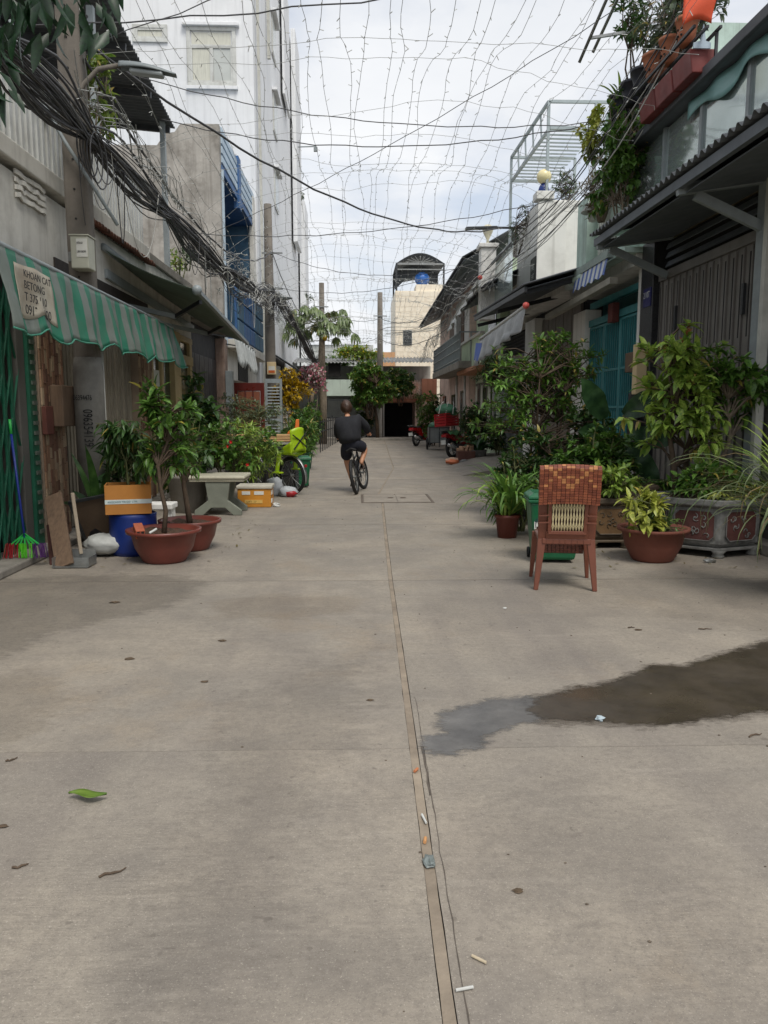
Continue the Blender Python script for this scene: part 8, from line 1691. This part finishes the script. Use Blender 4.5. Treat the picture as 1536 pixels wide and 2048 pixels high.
for k, (px, py, a, L) in enumerate(((225, 1746, 30, .085), (22, 1520, 40, .05), (40, 1733, 20, .05), (1410, 1258, -8, .09), (1262, 1255, 4, .05), (1510, 1470, 20, .08))):
    q = gd(px, py, .004); pts = [q + Vector((math.cos(R(a)), math.sin(R(a)), 0)) * L * (i / 5 - .5) + Vector((0, .006 * math.sin(i * 1.4 + k), .003 * (i % 2))) for i in range(6)]
    litter('twig', MB().tube(pts, [.004, .0045, .004, .004, .003, .002], 6), M_BARK, ['longest brown twig lying on the concrete near the fallen leaf', 'short dark twig at the left road edge beyond the fallen leaf', 'curled thin twig at the left road edge before the fallen leaf', 'thin dark stalk near the long grass clump', 'short stalk on the road in front of the clay bowl', 'pale stalk on the concrete before the puddle'][k])
for k, (px, py, s) in enumerate(((258, 1317, .022), (1036, 1781, .015), (3, 1652, .016), (445, 1281, .02), (1275, 1259, .02), (740, 1400, .014), (410, 1363, .016), (230, 1204, .03))):
    q = gd(px, py, s * .25); litter('dead_leaf', MB().ball(q, s, 8, 5, (1.3, .7, .25), .45, k), mat('dead_leaf_brown', S(82, 68, 52), .9, .2, 20), ['dark curled leaf on the left of the road', 'small brown sprig by the road joint', 'brown bit at the left road edge', 'dry leaf on the left half of the road', 'dark scrap between the chair and the grass clump', 'tiny dry leaf near the road joint', 'tiny dry leaf left of the road joint', 'flat dry leaf near the shaded left pavement'][k])
rnd = random.Random(140); gr = MB()
for k in range(420):
    x, y = rnd.uniform(-3.0, 4.2), rnd.uniform(1.2, 16); s = rnd.uniform(.0015, .006); gr.ball((x, y, s * .4), s, 5, 4, (1.4, 1, .6), .2, k)
o = gr.build('grit', mat('grit_dark', S(96, 86, 74), .95, .3, 30)); o['kind'] = 'stuff'


ll = MB(); rnd = random.Random(150)
for k in range(420):
    side = rnd.random() < .5
    x = rnd.uniform(-3.1, -1.3) if side else rnd.uniform(1.9, 4.2); y = rnd.uniform(7.3, 15) if side else rnd.uniform(7.1, 12.5)
    leaf_lo(ll, (x, y, .006 + rnd.random() * .006), Vector((rnd.uniform(-1, 1), rnd.uniform(-1, 1), .08)).normalized(), (0, 0, 1), rnd.uniform(.02, .075), rnd.uniform(.012, .03), rnd.uniform(-.15, .1))
o = ll.build('leaf_litter', leafmat('leaf_litter_mix', S(84, 66, 44), S(128, 120, 62), 3)); o['kind'] = 'stuff'
